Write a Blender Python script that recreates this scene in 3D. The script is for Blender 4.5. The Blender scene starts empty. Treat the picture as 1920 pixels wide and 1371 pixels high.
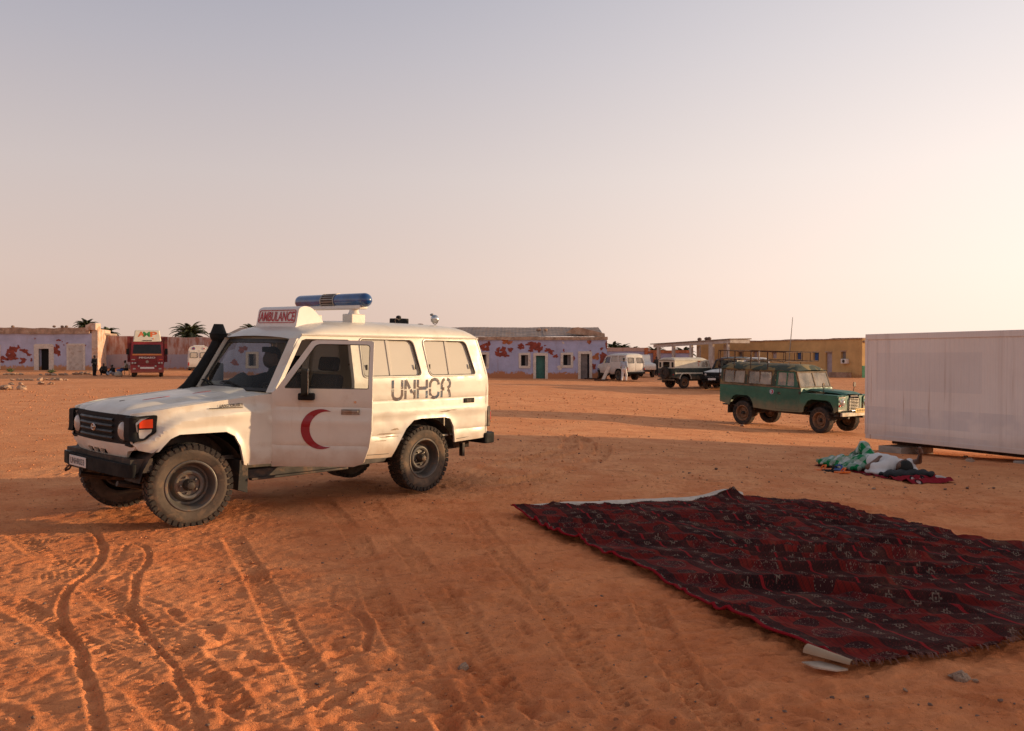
import bpy, math, random
import numpy as np
from mathutils import Vector, Matrix
from mathutils.geometry import delaunay_2d_cdt
random.seed(7); rng = np.random.default_rng(7)
R = math.radians
SC = bpy.context.scene
COL = SC.collection
# ------------------------------------------------------------------ camera
CAMH, FPX, HY = 1.6, 1624.0, 670.0          # eye height (m), focal length and horizon row in photo pixels
cam = bpy.data.cameras.new('camera'); cam.sensor_width = 36; cam.lens = FPX / 1920 * 36
cam.clip_start = .05; cam.clip_end = 3000
cam.dof.use_dof = True; cam.dof.focus_distance = 9.6; cam.dof.aperture_fstop = 7.0
camo = bpy.data.objects.new('camera', cam); COL.objects.link(camo)
camo.location = (0, 0, CAMH); camo.rotation_euler = (R(90) - math.atan((685.5 - HY) / FPX), 0, 0)
SC.camera = camo
# ------------------------------------------------------------------ light
SUN_AZ, SUN_EL = R(10), R(8.0)            # from +X towards +Y, above the horizon
SD = Vector((math.cos(SUN_EL) * math.cos(SUN_AZ), math.cos(SUN_EL) * math.sin(SUN_AZ), math.sin(SUN_EL)))
sun = bpy.data.lights.new('sun', 'SUN'); sun.energy = 5.0; sun.angle = R(.6); sun.color = (1, .70, .40)
suno = bpy.data.objects.new('sun', sun); COL.objects.link(suno)
suno.rotation_euler = SD.to_track_quat('Z', 'Y').to_euler(); suno.location = (30, 5, 20)
SC.view_settings.view_transform = 'Standard'; SC.view_settings.look = 'None'
SC.view_settings.gamma = 1; SC.view_settings.use_curve_mapping = False
SC.view_settings.exposure = 0.0
SC.cycles.max_bounces = 8; SC.cycles.transparent_max_bounces = 16
SC.cycles.use_denoising = True; SC.cycles.denoising_input_passes = 'RGB_ALBEDO_NORMAL'; SC.cycles.denoising_prefilter = 'NONE'

# ------------------------------------------------------------------ node expressions
class X:
    """scalar socket of a node tree with arithmetic"""
    def __init__(s, t, k): s.t = t; s.k = k
    def _m(s, op, *a):
        n = s.t.nodes.new('ShaderNodeMath'); n.operation = op
        for i, v in enumerate((s,) + a):
            if isinstance(v, X): s.t.links.new(v.k, n.inputs[i])
            else: n.inputs[i].default_value = v
        return X(s.t, n.outputs[0])
    def __add__(s, o): return s._m('ADD', o)
    __radd__ = __add__
    def __sub__(s, o): return s._m('SUBTRACT', o)
    def __rsub__(s, o): return (s * -1) + o
    def __mul__(s, o): return s._m('MULTIPLY', o)
    __rmul__ = __mul__
    def __truediv__(s, o): return s._m('DIVIDE', o)
    def lt(s, o): return s._m('LESS_THAN', o)
    def gt(s, o): return s._m('GREATER_THAN', o)
    def abs(s): return s._m('ABSOLUTE')
    def sin(s): return s._m('SINE')
    def fract(s): return s._m('FRACT')
    def floor(s): return s._m('FLOOR')
    def min(s, o): return s._m('MINIMUM', o)
    def max(s, o): return s._m('MAXIMUM', o)
    def pow(s, o): return s._m('POWER', o)
    def sqrt(s): return s._m('SQRT')
    def ramp(s, a, b, c=0., d=1.):
        n = s.t.nodes.new('ShaderNodeMapRange'); n.interpolation_type = 'SMOOTHSTEP'
        s.t.links.new(s.k, n.inputs[0])
        for i, v in enumerate((a, b, c, d)): n.inputs[i + 1].default_value = v
        return X(s.t, n.outputs[0])

class NT:
    def __init__(s, tree):
        s.t = tree; tree.nodes.clear()
        s.coord = None
    def node(s, ty, **kw):
        n = s.t.nodes.new(ty)
        for k, v in kw.items(): setattr(n, k, v)
        return n
    def link(s, a, b): s.t.links.new(a, b)
    def co(s, which='Object'):
        if not s.coord: s.coord = s.node('ShaderNodeTexCoord')
        return s.coord.outputs[which]
    def xyz(s, sock):
        n = s.node('ShaderNodeSeparateXYZ'); s.link(sock, n.inputs[0])
        return [X(s.t, o) for o in n.outputs]
    def mapv(s, sock, scale=(1, 1, 1), rot=(0, 0, 0), loc=(0, 0, 0)):
        n = s.node('ShaderNodeMapping'); s.link(sock, n.inputs[0])
        n.inputs['Scale'].default_value = scale; n.inputs['Rotation'].default_value = rot; n.inputs['Location'].default_value = loc
        return n.outputs[0]
    def noise(s, vec, scale, detail=3, rough=.55, dist=0.):
        n = s.node('ShaderNodeTexNoise'); s.link(vec, n.inputs['Vector'])
        n.inputs['Scale'].default_value = scale; n.inputs['Detail'].default_value = detail
        n.inputs['Roughness'].default_value = rough; n.inputs['Distortion'].default_value = dist
        return X(s.t, n.outputs[0])
    def voro(s, vec, scale, feature='F1', out=0, rnd=1.):
        n = s.node('ShaderNodeTexVoronoi', feature=feature); s.link(vec, n.inputs['Vector'])
        n.inputs['Scale'].default_value = scale; n.inputs['Randomness'].default_value = rnd
        return X(s.t, n.outputs[out])
    def mix(s, f, a, b, blend='MIX'):
        n = s.node('ShaderNodeMix', data_type='RGBA', blend_type=blend)
        if isinstance(f, X): s.link(f.k, n.inputs[0])
        else: n.inputs[0].default_value = f
        for i, v in ((6, a), (7, b)):
            if isinstance(v, tuple): n.inputs[i].default_value = v if len(v) == 4 else v + (1,)
            elif isinstance(v, X): s.link(v.k, n.inputs[i])
            else: s.link(v, n.inputs[i])
        return n.outputs[2]
    def bump(s, h, strength=.3, dist=.01, prev=None):
        n = s.node('ShaderNodeBump'); s.link(h.k, n.inputs['Height'])
        n.inputs['Strength'].default_value = strength; n.inputs['Distance'].default_value = dist
        if prev is not None: s.link(prev, n.inputs['Normal'])
        return n.outputs[0]
    def out(s, col, rough=.8, metal=0., normal=None, spec=.5, emit=None, coat=0.):
        b = s.node('ShaderNodeBsdfPrincipled'); o = s.node('ShaderNodeOutputMaterial')
        for key, v in (('Base Color', col), ('Roughness', rough), ('Metallic', metal), ('Specular IOR Level', spec), ('Coat Weight', coat)):
            if isinstance(v, tuple): b.inputs[key].default_value = v if len(v) == 4 else v + (1,)
            elif isinstance(v, X): s.link(v.k, b.inputs[key])
            elif isinstance(v, (int, float)): b.inputs[key].default_value = v
            else: s.link(v, b.inputs[key])
        if normal is not None: s.link(normal, b.inputs['Normal'])
        s.link(b.outputs[0], o.inputs[0])
        return b

# ------------------------------------------------------------------ sky
W = bpy.data.worlds.new('World'); SC.world = W; W.use_nodes = True
n = NT(W.node_tree)
gx, gy, gz = n.xyz(n.co('Generated'))
zc = gz.max(0.)
sky = n.node('ShaderNodeTexSky', sky_type='NISHITA')
sky.sun_disc = False; sky.sun_elevation = SUN_EL; sky.sun_rotation = R(90) - SUN_AZ
sky.dust_density = 5.0; sky.air_density = 1.2; sky.ozone_density = 1.0; sky.altitude = 400
rampn = n.node('ShaderNodeValToRGB'); n.link(zc.k, rampn.inputs[0])
cr = rampn.color_ramp
stops = [(0., (.83, .59, .475)), (.09, (.83, .64, .565)), (.20, (.735, .63, .61)), (.32, (.565, .53, .58)), (.42, (.43, .435, .525)), (.7, (.285, .295, .36)), (1., (.20, .215, .285))]
while len(cr.elements) < len(stops): cr.elements.new(.5)
for e, (p, c) in zip(cr.elements, stops): e.position = p; e.color = c + (1,)
dot = (gx * SD.x + gy * SD.y + gz * SD.z)
side = dot.ramp(-.55, 1.0)
glow = (side * side) * (1.25 - zc * .9)
g1 = n.mix(1.0, (.0, .0, .0), (.0, .0, .0), 'ADD')
gl = n.node('ShaderNodeVectorMath', operation='SCALE'); gl.inputs[0].default_value = (.60, .53, .455); n.link(glow.k, gl.inputs['Scale'])
add = n.node('ShaderNodeVectorMath', operation='ADD'); n.link(rampn.outputs[0], add.inputs[0]); n.link(gl.outputs[0], add.inputs[1])
ns = n.node('ShaderNodeVectorMath', operation='SCALE'); n.link(sky.outputs[0], ns.inputs[0]); ns.inputs['Scale'].default_value = .07
skc = n.mix(.18, add.outputs[0], ns.outputs[0])
bg = n.node('ShaderNodeBackground'); n.link(skc, bg.inputs[0]); bg.inputs[1].default_value = 1.0
wo = n.node('ShaderNodeOutputWorld'); n.link(bg.outputs[0], wo.inputs[0])

# ------------------------------------------------------------------ materials
MT = {}
def mat(name, col, rough=.6, metal=0., var=.12, vs=3., dirt=None, bump=None, dust=None, spec=.5, coat=0., streak=None):
    """dirt=(colour, threshold, scale, amount) blotches; dust=(colour, z_low, z_high, amount) settled low down; bump=(scale, strength, distance)"""
    m = bpy.data.materials.new(name); m.use_nodes = True; t = NT(m.node_tree)
    v = t.co('Object')
    c = col
    if var:
        a = t.noise(v, vs, 4, .6)
        c = t.mix(a.ramp(.3, .7), tuple(x * (1 - var) for x in col), tuple(min(1, x * (1 + var)) for x in col))
    if dirt:
        d = t.noise(v, dirt[2], 5, .65, .4).ramp(dirt[1], dirt[1] + .12) * dirt[3]
        c = t.mix(d, c, dirt[0])
    if streak:   # vertical run marks: (colour, scale, amount)
        s_ = t.noise(t.mapv(v, (1, 1, .06)), streak[1], 4, .7).ramp(.55, .72) * streak[2]
        c = t.mix(s_, c, streak[0])
    if dust:
        z = t.xyz(v)[2]
        nn = t.noise(v, 5., 4, .6)
        d = (z + (nn - .5) * .5).ramp(dust[2], dust[1]) * dust[3]
        c = t.mix(d, c, dust[0])
    nm = None
    if bump: nm = t.bump(t.noise(v, bump[0], 4, .6), bump[1], bump[2])
    rr = rough
    if var and rough < .75: rr = t.noise(v, vs * 3, 3).ramp(.3, .7, max(.05, rough - .08), min(1, rough + .12))
    t.out(c, rr, metal, nm, spec, coat=coat)
    MT[name] = m
    return m

SAND = (.50, .25, .13)
DUST = (.40, .23, .13)
mat('cream_paint', (.66, .60, .515), .36, var=.05, vs=2.5, dirt=((.52, .42, .32), .60, 3.5, .45), dust=(DUST, .36, .80, .62), coat=.25, bump=(2.6, .16, .02), streak=((.46, .33, .22), 7., .22))
mat('far_white_paint', (.70, .66, .60), .5, var=.08, dirt=((.42, .33, .25), .56, 3, .5), dust=(DUST, .4, 1.1, .6))
mat('black_plastic', (.010, .0095, .009), .72, var=.3, dirt=((.06, .04, .028), .60, 6, .3), bump=(60, .15, .004), spec=.25)
mat('black_rubber', (.022, .02, .018), .8, var=.3, dirt=((.16, .095, .055), .50, 9, .5))
mat('tyre_rubber', (.085, .062, .045), .9, var=.35, vs=6, dirt=((.20, .125, .075), .50, 7, .6), bump=(90, .3, .004))
mat('tread_rubber', (.035, .027, .022), .92, var=.3, dirt=((.17, .095, .055), .52, 12, .5))
mat('rim_steel', (.12, .105, .092), .5, .4, var=.3, dirt=((.25, .14, .08), .52, 9, .6))
mat('brown_rim', (.24, .13, .07), .6, .2, var=.3, dirt=((.12, .06, .03), .52, 9, .6))
mat('chrome', (.62, .60, .57), .22, 1., var=.1)
mat('dull_steel', (.32, .29, .26), .45, .9, var=.2, dirt=((.2, .12, .07), .5, 6, .6))
mat('dark_metal', (.045, .035, .03), .6, .4, var=.4, dirt=((.17, .09, .05), .5, 6, .5))
mat('dark_interior', (.02, .019, .018), .8, var=.2)
mat('grey_interior', (.10, .09, .08), .8, var=.2)
mat('beige_interior', (.42, .36, .28), .8, var=.1)
mat('gasket', (.03, .026, .022), .6, var=.2)
mat('sign_white', (.74, .69, .64), .4, var=.05, dirt=((.5, .4, .3), .6, 6, .4))
mat('sign_red', (.42, .015, .02), .45, var=.1)
mat('crescent_red', (.26, .004, .016), .35, var=.08, coat=.2)
mat('amber_lens', (.75, .06, .015), .2, var=.1, coat=.6)
mat('red_lens', (.45, .012, .012), .2, var=.1, coat=.6)
mat('lamp_lens', (.42, .375, .335), .12, var=.1, coat=.8)
mat('blue_lens', (.008, .06, .20), .16, var=.25, vs=9, coat=.9)
mat('grille_metal', (.32, .29, .26), .4, .6, var=.2)
mat('plate_white', (.70, .66, .62), .4, var=.06)
mat('plate_ink', (.03, .03, .05), .5, var=.1)
mat('plate_yellow', (.70, .42, .05), .45, var=.12, dirt=((.3, .2, .1), .55, 10, .6))
mat('concrete', (.34, .29, .24), .9, var=.2, bump=(40, .4, .01), dirt=((.2, .13, .09), .5, 5, .5))
mat('dark_skin', (.085, .045, .03), .55, var=.12)
mat('brown_skin', (.17, .085, .055), .55, var=.12)
mat('hair_black', (.008, .007, .006), .75, var=.2, bump=(120, .6, .01))
mat('cloth_black', (.012, .012, .014), .9, var=.3, bump=(30, .3, .01))
mat('cloth_dark', (.03, .028, .026), .9, var=.3, bump=(30, .3, .01))
mat('cloth_white', (.66, .64, .62), .9, var=.08, bump=(25, .3, .01))
mat('cloth_blue', (.05, .11, .30), .9, var=.2, bump=(25, .3, .01))
mat('cloth_lightblue', (.40, .46, .55), .9, var=.1, bump=(25, .3, .01))
mat('cloth_orange', (.75, .16, .02), .7, var=.15)
mat('cloth_olive', (.06, .05, .04), .9, var=.2)
mat('rusty_iron', (.06, .03, .02), .75, .3, var=.5, vs=8, dirt=((.16, .06, .025), .5, 8, .7))
mat('stone', (.42, .27, .18), .92, var=.3, vs=6, bump=(18, .6, .02))
mat('dark_stone', (.20, .12, .085), .92, var=.3, vs=6, bump=(18, .6, .02))

def glass(name, tint, refl=.12, rough=.02, haze=0.0, hazecol=(.5, .45, .4)):
    m = bpy.data.materials.new(name); m.use_nodes = True; t = NT(m.node_tree)
    tr = t.node('ShaderNodeBsdfTransparent'); tr.inputs[0].default_value = tint + (1,)
    gl = t.node('ShaderNodeBsdfGlossy'); gl.inputs['Roughness'].default_value = rough
    lw = t.node('ShaderNodeLayerWeight')
    mx = t.node('ShaderNodeMixShader'); t.link((X(t.t, lw.outputs['Facing']).pow(5.) * .85 + refl).min(.95).k, mx.inputs[0])
    last = tr.outputs[0]
    if haze:
        df = t.node('ShaderNodeBsdfDiffuse'); df.inputs[0].default_value = hazecol + (1,)
        m2 = t.node('ShaderNodeMixShader')
        hz = t.noise(t.co('Object'), 3., 4).ramp(.3, .75, haze * .5, haze * 1.3)
        t.link(hz.k, m2.inputs[0]); t.link(tr.outputs[0], m2.inputs[1]); t.link(df.outputs[0], m2.inputs[2]); last = m2.outputs[0]
    t.link(last, mx.inputs[1]); t.link(gl.outputs[0], mx.inputs[2])
    o = t.node('ShaderNodeOutputMaterial'); t.link(mx.outputs[0], o.inputs[0])
    MT[name] = m
def frosted(name, col, trans):
    m = bpy.data.materials.new(name); m.use_nodes = True; t = NT(m.node_tree)
    c = t.mix(t.noise(t.co('Object'), 1.4, 3).ramp(.3, .7), tuple(x * .93 for x in col), col)
    d = t.node('ShaderNodeBsdfDiffuse'); t.link(c, d.inputs[0]); tr = t.node('ShaderNodeBsdfTranslucent'); t.link(c, tr.inputs[0])
    a = t.node('ShaderNodeMixShader'); a.inputs[0].default_value = trans; t.link(d.outputs[0], a.inputs[1]); t.link(tr.outputs[0], a.inputs[2])
    g = t.node('ShaderNodeBsdfGlossy'); g.inputs['Roughness'].default_value = .05; lw = t.node('ShaderNodeLayerWeight')
    mx = t.node('ShaderNodeMixShader'); t.link((X(t.t, lw.outputs['Facing']).pow(5.) * .8 + .09).k, mx.inputs[0]); t.link(a.outputs[0], mx.inputs[1]); t.link(g.outputs[0], mx.inputs[2])
    o = t.node('ShaderNodeOutputMaterial'); t.link(mx.outputs[0], o.inputs[0]); MT[name] = m
frosted('rear_pane', (.68, .61, .50), .16)
glass('windscreen_glass', (.60, .66, .64), .015, haze=.02)
glass('door_glass', (.80, .82, .80), .01, haze=.03)
glass('dusty_glass', (.55, .52, .48), .08, haze=.5, hazecol=(.55, .47, .38))
glass('dark_glass', (.10, .10, .10), .03, haze=.03)

# ------------------------------------------------------------------ ground height and placing by sight
def gbase(x, y):
    """smooth lie of the land (numpy friendly)"""
    x = np.asarray(x, float); y = np.asarray(y, float)
    sy = np.where(y < 25, 11.5, 36.)
    g = -.76 * np.exp(-(((x - 12) / 9.5) ** 2) - ((y - 25) / sy) ** 2)
    g = g - .022 * np.clip(x + .2, 0, 6.2) * np.exp(-((y - 8) / 7) ** 2)
    s = np.clip((y - 72) / 14, 0, 1) * np.clip((-20 - x) / 12, 0, 1)
    return g + .34 * s * s * (3 - 2 * s)
def gz_(x, y): return float(gbase(x, y))
def gp(px, py):
    """ground point seen at photo pixel (px, py)"""
    Y = CAMH * FPX / (py - HY)
    for _ in range(40):
        Xw = (px - 960) / FPX * Y
        Y = .5 * Y + .5 * (CAMH - gz_(Xw, Y)) * FPX / (py - HY)
    Xw = (px - 960) / FPX * Y
    return Vector((Xw, Y, gz_(Xw, Y)))
def at(px, py, Y): return Vector(((px - 960) / FPX * Y, Y, CAMH - (py - HY) / FPX * Y))

# ------------------------------------------------------------------ objects
def tag(o, label=None, cat=None, group=None, kind=None):
    if label: o['label'] = label
    if cat: o['category'] = cat
    if group: o['group'] = group
    if kind: o['kind'] = kind
    return o
def thing(name, label, cat, loc=(0, 0, 0), yaw=0., group=None, tilt=0.):
    o = bpy.data.objects.new(name, None); COL.objects.link(o)
    o.location = loc; o.rotation_euler = (tilt, 0, yaw); o.empty_display_size = .2
    return tag(o, label, cat, group)
def copy_tree(o, parent=None, kids=None):
    c = o.copy(); COL.objects.link(c); c.parent = parent
    for ch in kids[o]: copy_tree(ch, c, kids)
    return c
def kid_map():
    k = {}
    for o in COL.objects: k.setdefault(o, [])
    for o in COL.objects:
        if o.parent: k[o.parent].append(o)
    return k

def rot2(poly, a):
    c, s = math.cos(a), math.sin(a)
    return [(x * c - y * s, x * s + y * c) for x, y in poly]
def rpoly(pts, r, n=5):
    """round the corners of a polygon"""
    out = []; N = len(pts)
    for i in range(N):
        p = Vector(pts[i]).to_2d(); a = Vector(pts[i - 1]).to_2d() - p; b = Vector(pts[(i + 1) % N]).to_2d() - p
        rr = r[i] if isinstance(r, (list, tuple)) else r
        if rr <= 0: out.append(tuple(p)); continue
        la, lb = min(rr, a.length * .48), min(rr, b.length * .48)
        A = p + a.normalized() * la; B = p + b.normalized() * lb
        for k in range(n + 1):
            t = k / n
            q = A * (1 - t) ** 2 + p * 2 * t * (1 - t) + B * t * t
            out.append((q.x, q.y))
    return out
def rrect(x0, x1, z0, z1, r, n=4): return rpoly([(x0, z0), (x1, z0), (x1, z1), (x0, z1)], r, n)
def inpoly(P, poly):
    P = np.asarray(P); x, y = P[:, 0], P[:, 1]; res = np.zeros(len(P), bool)
    q = np.asarray(poly); q2 = np.roll(q, -1, 0)
    for (x0, y0), (x1, y1) in zip(q, q2):
        if y0 == y1: continue
        c = ((y0 > y) != (y1 > y)) & (x < (x1 - x0) * (y - y0) / (y1 - y0) + x0)
        res ^= c
    return res
def segdist(P, poly, closed=True):
    P = np.asarray(P, float); d = np.full(len(P), 1e9)
    q = [np.array(p, float) for p in poly]; rg = range(len(q)) if closed else range(len(q) - 1)
    for i in rg:
        a, b = q[i], q[(i + 1) % len(q)]; ab = b - a; L = max(ab @ ab, 1e-12)
        t = np.clip(((P - a) @ ab) / L, 0, 1)
        d = np.minimum(d, np.hypot(*(P - a - t[:, None] * ab).T))
    return d
def cdt(outer, holes=(), step=.06, rows=()):
    pts = []; ed = []; allp = [outer] + list(holes)
    for poly in allp:
        dense = []
        for i in range(len(poly)):
            a = Vector(poly[i]).to_2d(); b = Vector(poly[(i + 1) % len(poly)]).to_2d(); k = max(1, int((b - a).length / step + .5))
            dense += [a.lerp(b, j / k) for j in range(k)]
        o = len(pts); pts += dense; ed += [(o + i, o + (i + 1) % len(dense)) for i in range(len(dense))]
    A = np.array([tuple(p) for p in outer]); lo, hi = A.min(0), A.max(0)
    gx, gy = np.meshgrid(np.arange(lo[0] + step * .5, hi[0], step), np.arange(lo[1] + step * .5, hi[1], step))
    P = np.stack([gx.ravel(), gy.ravel()], 1)
    for zr in rows:
        P = P[np.abs(P[:, 1] - zr) > .012]
    for zr in rows:
        xr = np.arange(lo[0] + .01, hi[0], step * .8); P = np.concatenate([P, np.stack([xr, xr * 0 + zr], 1)])
    if len(P):
        ok = inpoly(P, outer)
        for h in holes: ok &= ~inpoly(P, h)
        P = P[ok]
        for poly in allp:
            if len(P): P = P[segdist(P, poly) > (step * .45 if not len(rows) else .012)]
        pts += [Vector((float(a), float(b))) for a, b in P]
    r = delaunay_2d_cdt(pts, ed, [], 0, 1e-5)
    vs = [(v.x, v.y) for v in r[0]]; fs = [tuple(f) for f in r[2]]
    C = np.array([[sum(vs[i][0] for i in f) / 3, sum(vs[i][1] for i in f) / 3] for f in fs])
    ok = inpoly(C, outer)
    for h in holes: ok &= ~inpoly(C, h)
    return vs, [f for f, k in zip(fs, ok) if k]

class MB:
    def __init__(s): s.v = []; s.f = []
    def raw(s, v, f):
        o = len(s.v); s.v += [tuple(p) for p in v]; s.f += [tuple(i + o for i in q) for q in f]; return s
    def box(s, x0, x1, y0, y1, z0, z1, M=None):
        v = [Vector((x, y, z)) for z in (z0, z1) for y in (y0, y1) for x in (x0, x1)]
        if M is not None: v = [M @ p for p in v]
        return s.raw(v, [(0, 2, 3, 1), (4, 5, 7, 6), (0, 1, 5, 4), (2, 6, 7, 3), (0, 4, 6, 2), (1, 3, 7, 5)])
    def prism(s, poly, plane, a, b, M=None, inset=0.):
        N = len(poly)
        def put(p, w):
            q = {'xz': (p[0], w, p[1]), 'xy': (p[0], p[1], w), 'yz': (w, p[0], p[1])}[plane]
            return M @ Vector(q) if M is not None else Vector(q)
        cx = sum(p[0] for p in poly) / N; cy = sum(p[1] for p in poly) / N
        pb = poly if not inset else [(p[0] + (cx - p[0]) * inset, p[1] + (cy - p[1]) * inset) for p in poly]
        v = [put(p, a) for p in poly] + [put(p, b) for p in pb]
        f = [tuple(range(N))[::-1], tuple(range(N, 2 * N))] + [(i, (i + 1) % N, N + (i + 1) % N, N + i) for i in range(N)]
        return s.raw(v, f)
    def cyl(s, p0, p1, r0, r1=None, n=14, cap=True):
        p0 = Vector(p0); p1 = Vector(p1); r1 = r0 if r1 is None else r1
        d = (p1 - p0).normalized(); u = d.orthogonal().normalized(); w = d.cross(u)
        v = []
        for p, r in ((p0, r0), (p1, r1)):
            v += [p + (u * math.cos(2 * math.pi * i / n) + w * math.sin(2 * math.pi * i / n)) * r for i in range(n)]
        f = [(i, (i + 1) % n, n + (i + 1) % n, n + i) for i in range(n)]
        if cap: f += [tuple(range(n))[::-1], tuple(range(n, 2 * n))]
        return s.raw(v, f)
    def tube(s, pts, r, n=8, closed=False):
        P = [Vector(p) for p in pts]; N = len(P); v = []
        up = None
        for i, p in enumerate(P):
            a = P[i - 1] if (i > 0 or closed) else p; b = P[(i + 1) % N] if (i < N - 1 or closed) else p
            d = (b - a).normalized()
            if up is None: up = d.orthogonal().normalized()
            up = (up - d * up.dot(d)).normalized(); w = d.cross(up)
            rr = r[i] if isinstance(r, (list, tuple)) else r
            v += [p + (up * math.cos(2 * math.pi * k / n) + w * math.sin(2 * math.pi * k / n)) * rr for k in range(n)]
        f = []
        for i in range(N if closed else N - 1):
            j = (i + 1) % N
            f += [(i * n + k, i * n + (k + 1) % n, j * n + (k + 1) % n, j * n + k) for k in range(n)]
        if not closed: f += [tuple(range(n))[::-1], tuple(range((N - 1) * n, N * n))]
        return s.raw(v, f)
    def lathe(s, prof, o, ax, n=32):
        """prof = (radius, height along axis)"""
        o = Vector(o); d = Vector(ax).normalized(); u = d.orthogonal().normalized(); w = d.cross(u); m = len(prof); v = []
        for i in range(n):
            a = 2 * math.pi * i / n; e = u * math.cos(a) + w * math.sin(a)
            v += [o + e * r + d * h for r, h in prof]
        f = [(i * m + k, ((i + 1) % n) * m + k, ((i + 1) % n) * m + k + 1, i * m + k + 1) for i in range(n) for k in range(m - 1)]
        return s.raw(v, f)
    def ball(s, c, r, nu=16, nv=10, M=None):
        c = Vector(c); r = (r, r, r) if isinstance(r, (int, float)) else r; v = []
        for j in range(nv + 1):
            t = math.pi * j / nv
            for i in range(nu):
                a = 2 * math.pi * i / nu
                p = Vector((r[0] * math.sin(t) * math.cos(a), r[1] * math.sin(t) * math.sin(a), r[2] * math.cos(t)))
                v.append(c + (M @ p if M is not None else p))
        f = [(j * nu + i, (j + 1) * nu + i, (j + 1) * nu + (i + 1) % nu, j * nu + (i + 1) % nu) for j in range(nv) for i in range(nu)]
        return s.raw(v, f)
    def grid(s, fn, us, vs, flip=False):
        v = [fn(u, w) for u in us for w in vs]; n_ = len(vs)
        f = [(i * n_ + j, (i + 1) * n_ + j, (i + 1) * n_ + j + 1, i * n_ + j + 1) for i in range(len(us) - 1) for j in range(n_ - 1)]
        if flip: f = [q[::-1] for q in f]
        return s.raw(v, f)
    def sheet(s, outer, holes, step, fmap, back=None, rows=()):
        """flat outline with holes, cut into small triangles and laid on a curved surface; back(p)->inner side point gives thickness"""
        vs, fs = cdt(outer, holes, step, rows)
        A = [Vector(fmap(*p)) for p in vs]; N = len(A); f = list(fs)
        if back is None: return s.raw(A, f)
        B = [Vector(back(*p)) for p in vs]
        cnt = {}
        for t in fs:
            for a, b in ((t[0], t[1]), (t[1], t[2]), (t[2], t[0])):
                k = (min(a, b), max(a, b)); cnt[k] = None if k in cnt else (a, b)
        f += [tuple(i + N for i in t[::-1]) for t in fs]
        f += [(e[1], e[0], e[0] + N, e[1] + N) for e in cnt.values() if e]
        return s.raw(A + B, f)
    def xf(s, M): s.v = [tuple(M @ Vector(p)) for p in s.v]; return s
    def mesh(s, name, smooth=30):
        me = bpy.data.meshes.new(name); me.from_pydata(s.v, [], s.f); me.update()
        import bmesh
        bm = bmesh.new(); bm.from_mesh(me)
        bmesh.ops.remove_doubles(bm, verts=bm.verts, dist=1e-6)
        bmesh.ops.recalc_face_normals(bm, faces=bm.faces); bm.to_mesh(me); bm.free()
        if smooth:
            me.shade_smooth(); me.set_sharp_from_angle(angle=R(smooth))
        return me
    def build(s, name, m, parent=None, smooth=30, bevel=0., label=None):
        me = s.mesh(name, smooth)
        me.materials.append(MT[m] if isinstance(m, str) else m)
        o = bpy.data.objects.new(name, me); COL.objects.link(o); o.parent = parent
        if bevel:
            b = o.modifiers.new('bevel', 'BEVEL'); b.width = bevel; b.segments = 2; b.limit_method = 'ANGLE'; b.angle_limit = R(35); b.harden_normals = True
        if label: o['label'] = label
        return o
def np_obj(name, V, F, m, parent=None, smooth=True):
    me = bpy.data.meshes.new(name); V = np.asarray(V, np.float32); F = np.asarray(F, np.int32); k = F.shape[1]
    me.vertices.add(len(V)); me.vertices.foreach_set('co', V.ravel())
    me.loops.add(F.size); me.loops.foreach_set('vertex_index', F.ravel())
    me.polygons.add(len(F)); me.polygons.foreach_set('loop_start', np.arange(0, F.size, k, dtype=np.int32))
    me.update(calc_edges=True)
    if smooth: me.shade_smooth()
    me.materials.append(MT[m] if isinstance(m, str) else m)
    o = bpy.data.objects.new(name, me); COL.objects.link(o); o.parent = parent
    return o

# ------------------------------------------------------------------ lettering
def text_mesh(body, bold=0.0):
    cu = bpy.data.curves.new('t', 'FONT'); cu.body = body; cu.size = 1; cu.offset = bold; cu.resolution_u = 4
    o = bpy.data.objects.new('t', cu); COL.objects.link(o)
    me = bpy.data.meshes.new_from_object(o.evaluated_get(bpy.context.evaluated_depsgraph_get()))
    V = np.array([tuple(v.co)[:2] for v in me.vertices]); F = [tuple(p.vertices) for p in me.polygons]
    bpy.data.objects.remove(o); bpy.data.curves.remove(cu); bpy.data.meshes.remove(me)
    V = (V - V.min(0)) / (V.max(0) - V.min(0))
    return V, F
TX = {k: text_mesh(k, b) for k, b in (('AMBULANCE', .018), ('PEGASO', .03), ('A', .03), ('M', .03), ('P', .03), ('LAND CRUISER', .03), ('UNHR033', .01), ('LAND ROVER', .02))}
def lettering(name, body, m, O, U, V, parent, label=None):
    P, F = TX[body]; O, U, V = Vector(O), Vector(U), Vector(V)
    b = MB(); b.raw([O + U * float(p[0]) + V * float(p[1]) for p in P], F)
    me = bpy.data.meshes.new(name); me.from_pydata(b.v, [], b.f); me.update(); me.materials.append(MT[m])
    o = bpy.data.objects.new(name, me); COL.objects.link(o); o.parent = parent
    if label: o['label'] = label
    return o

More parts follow.
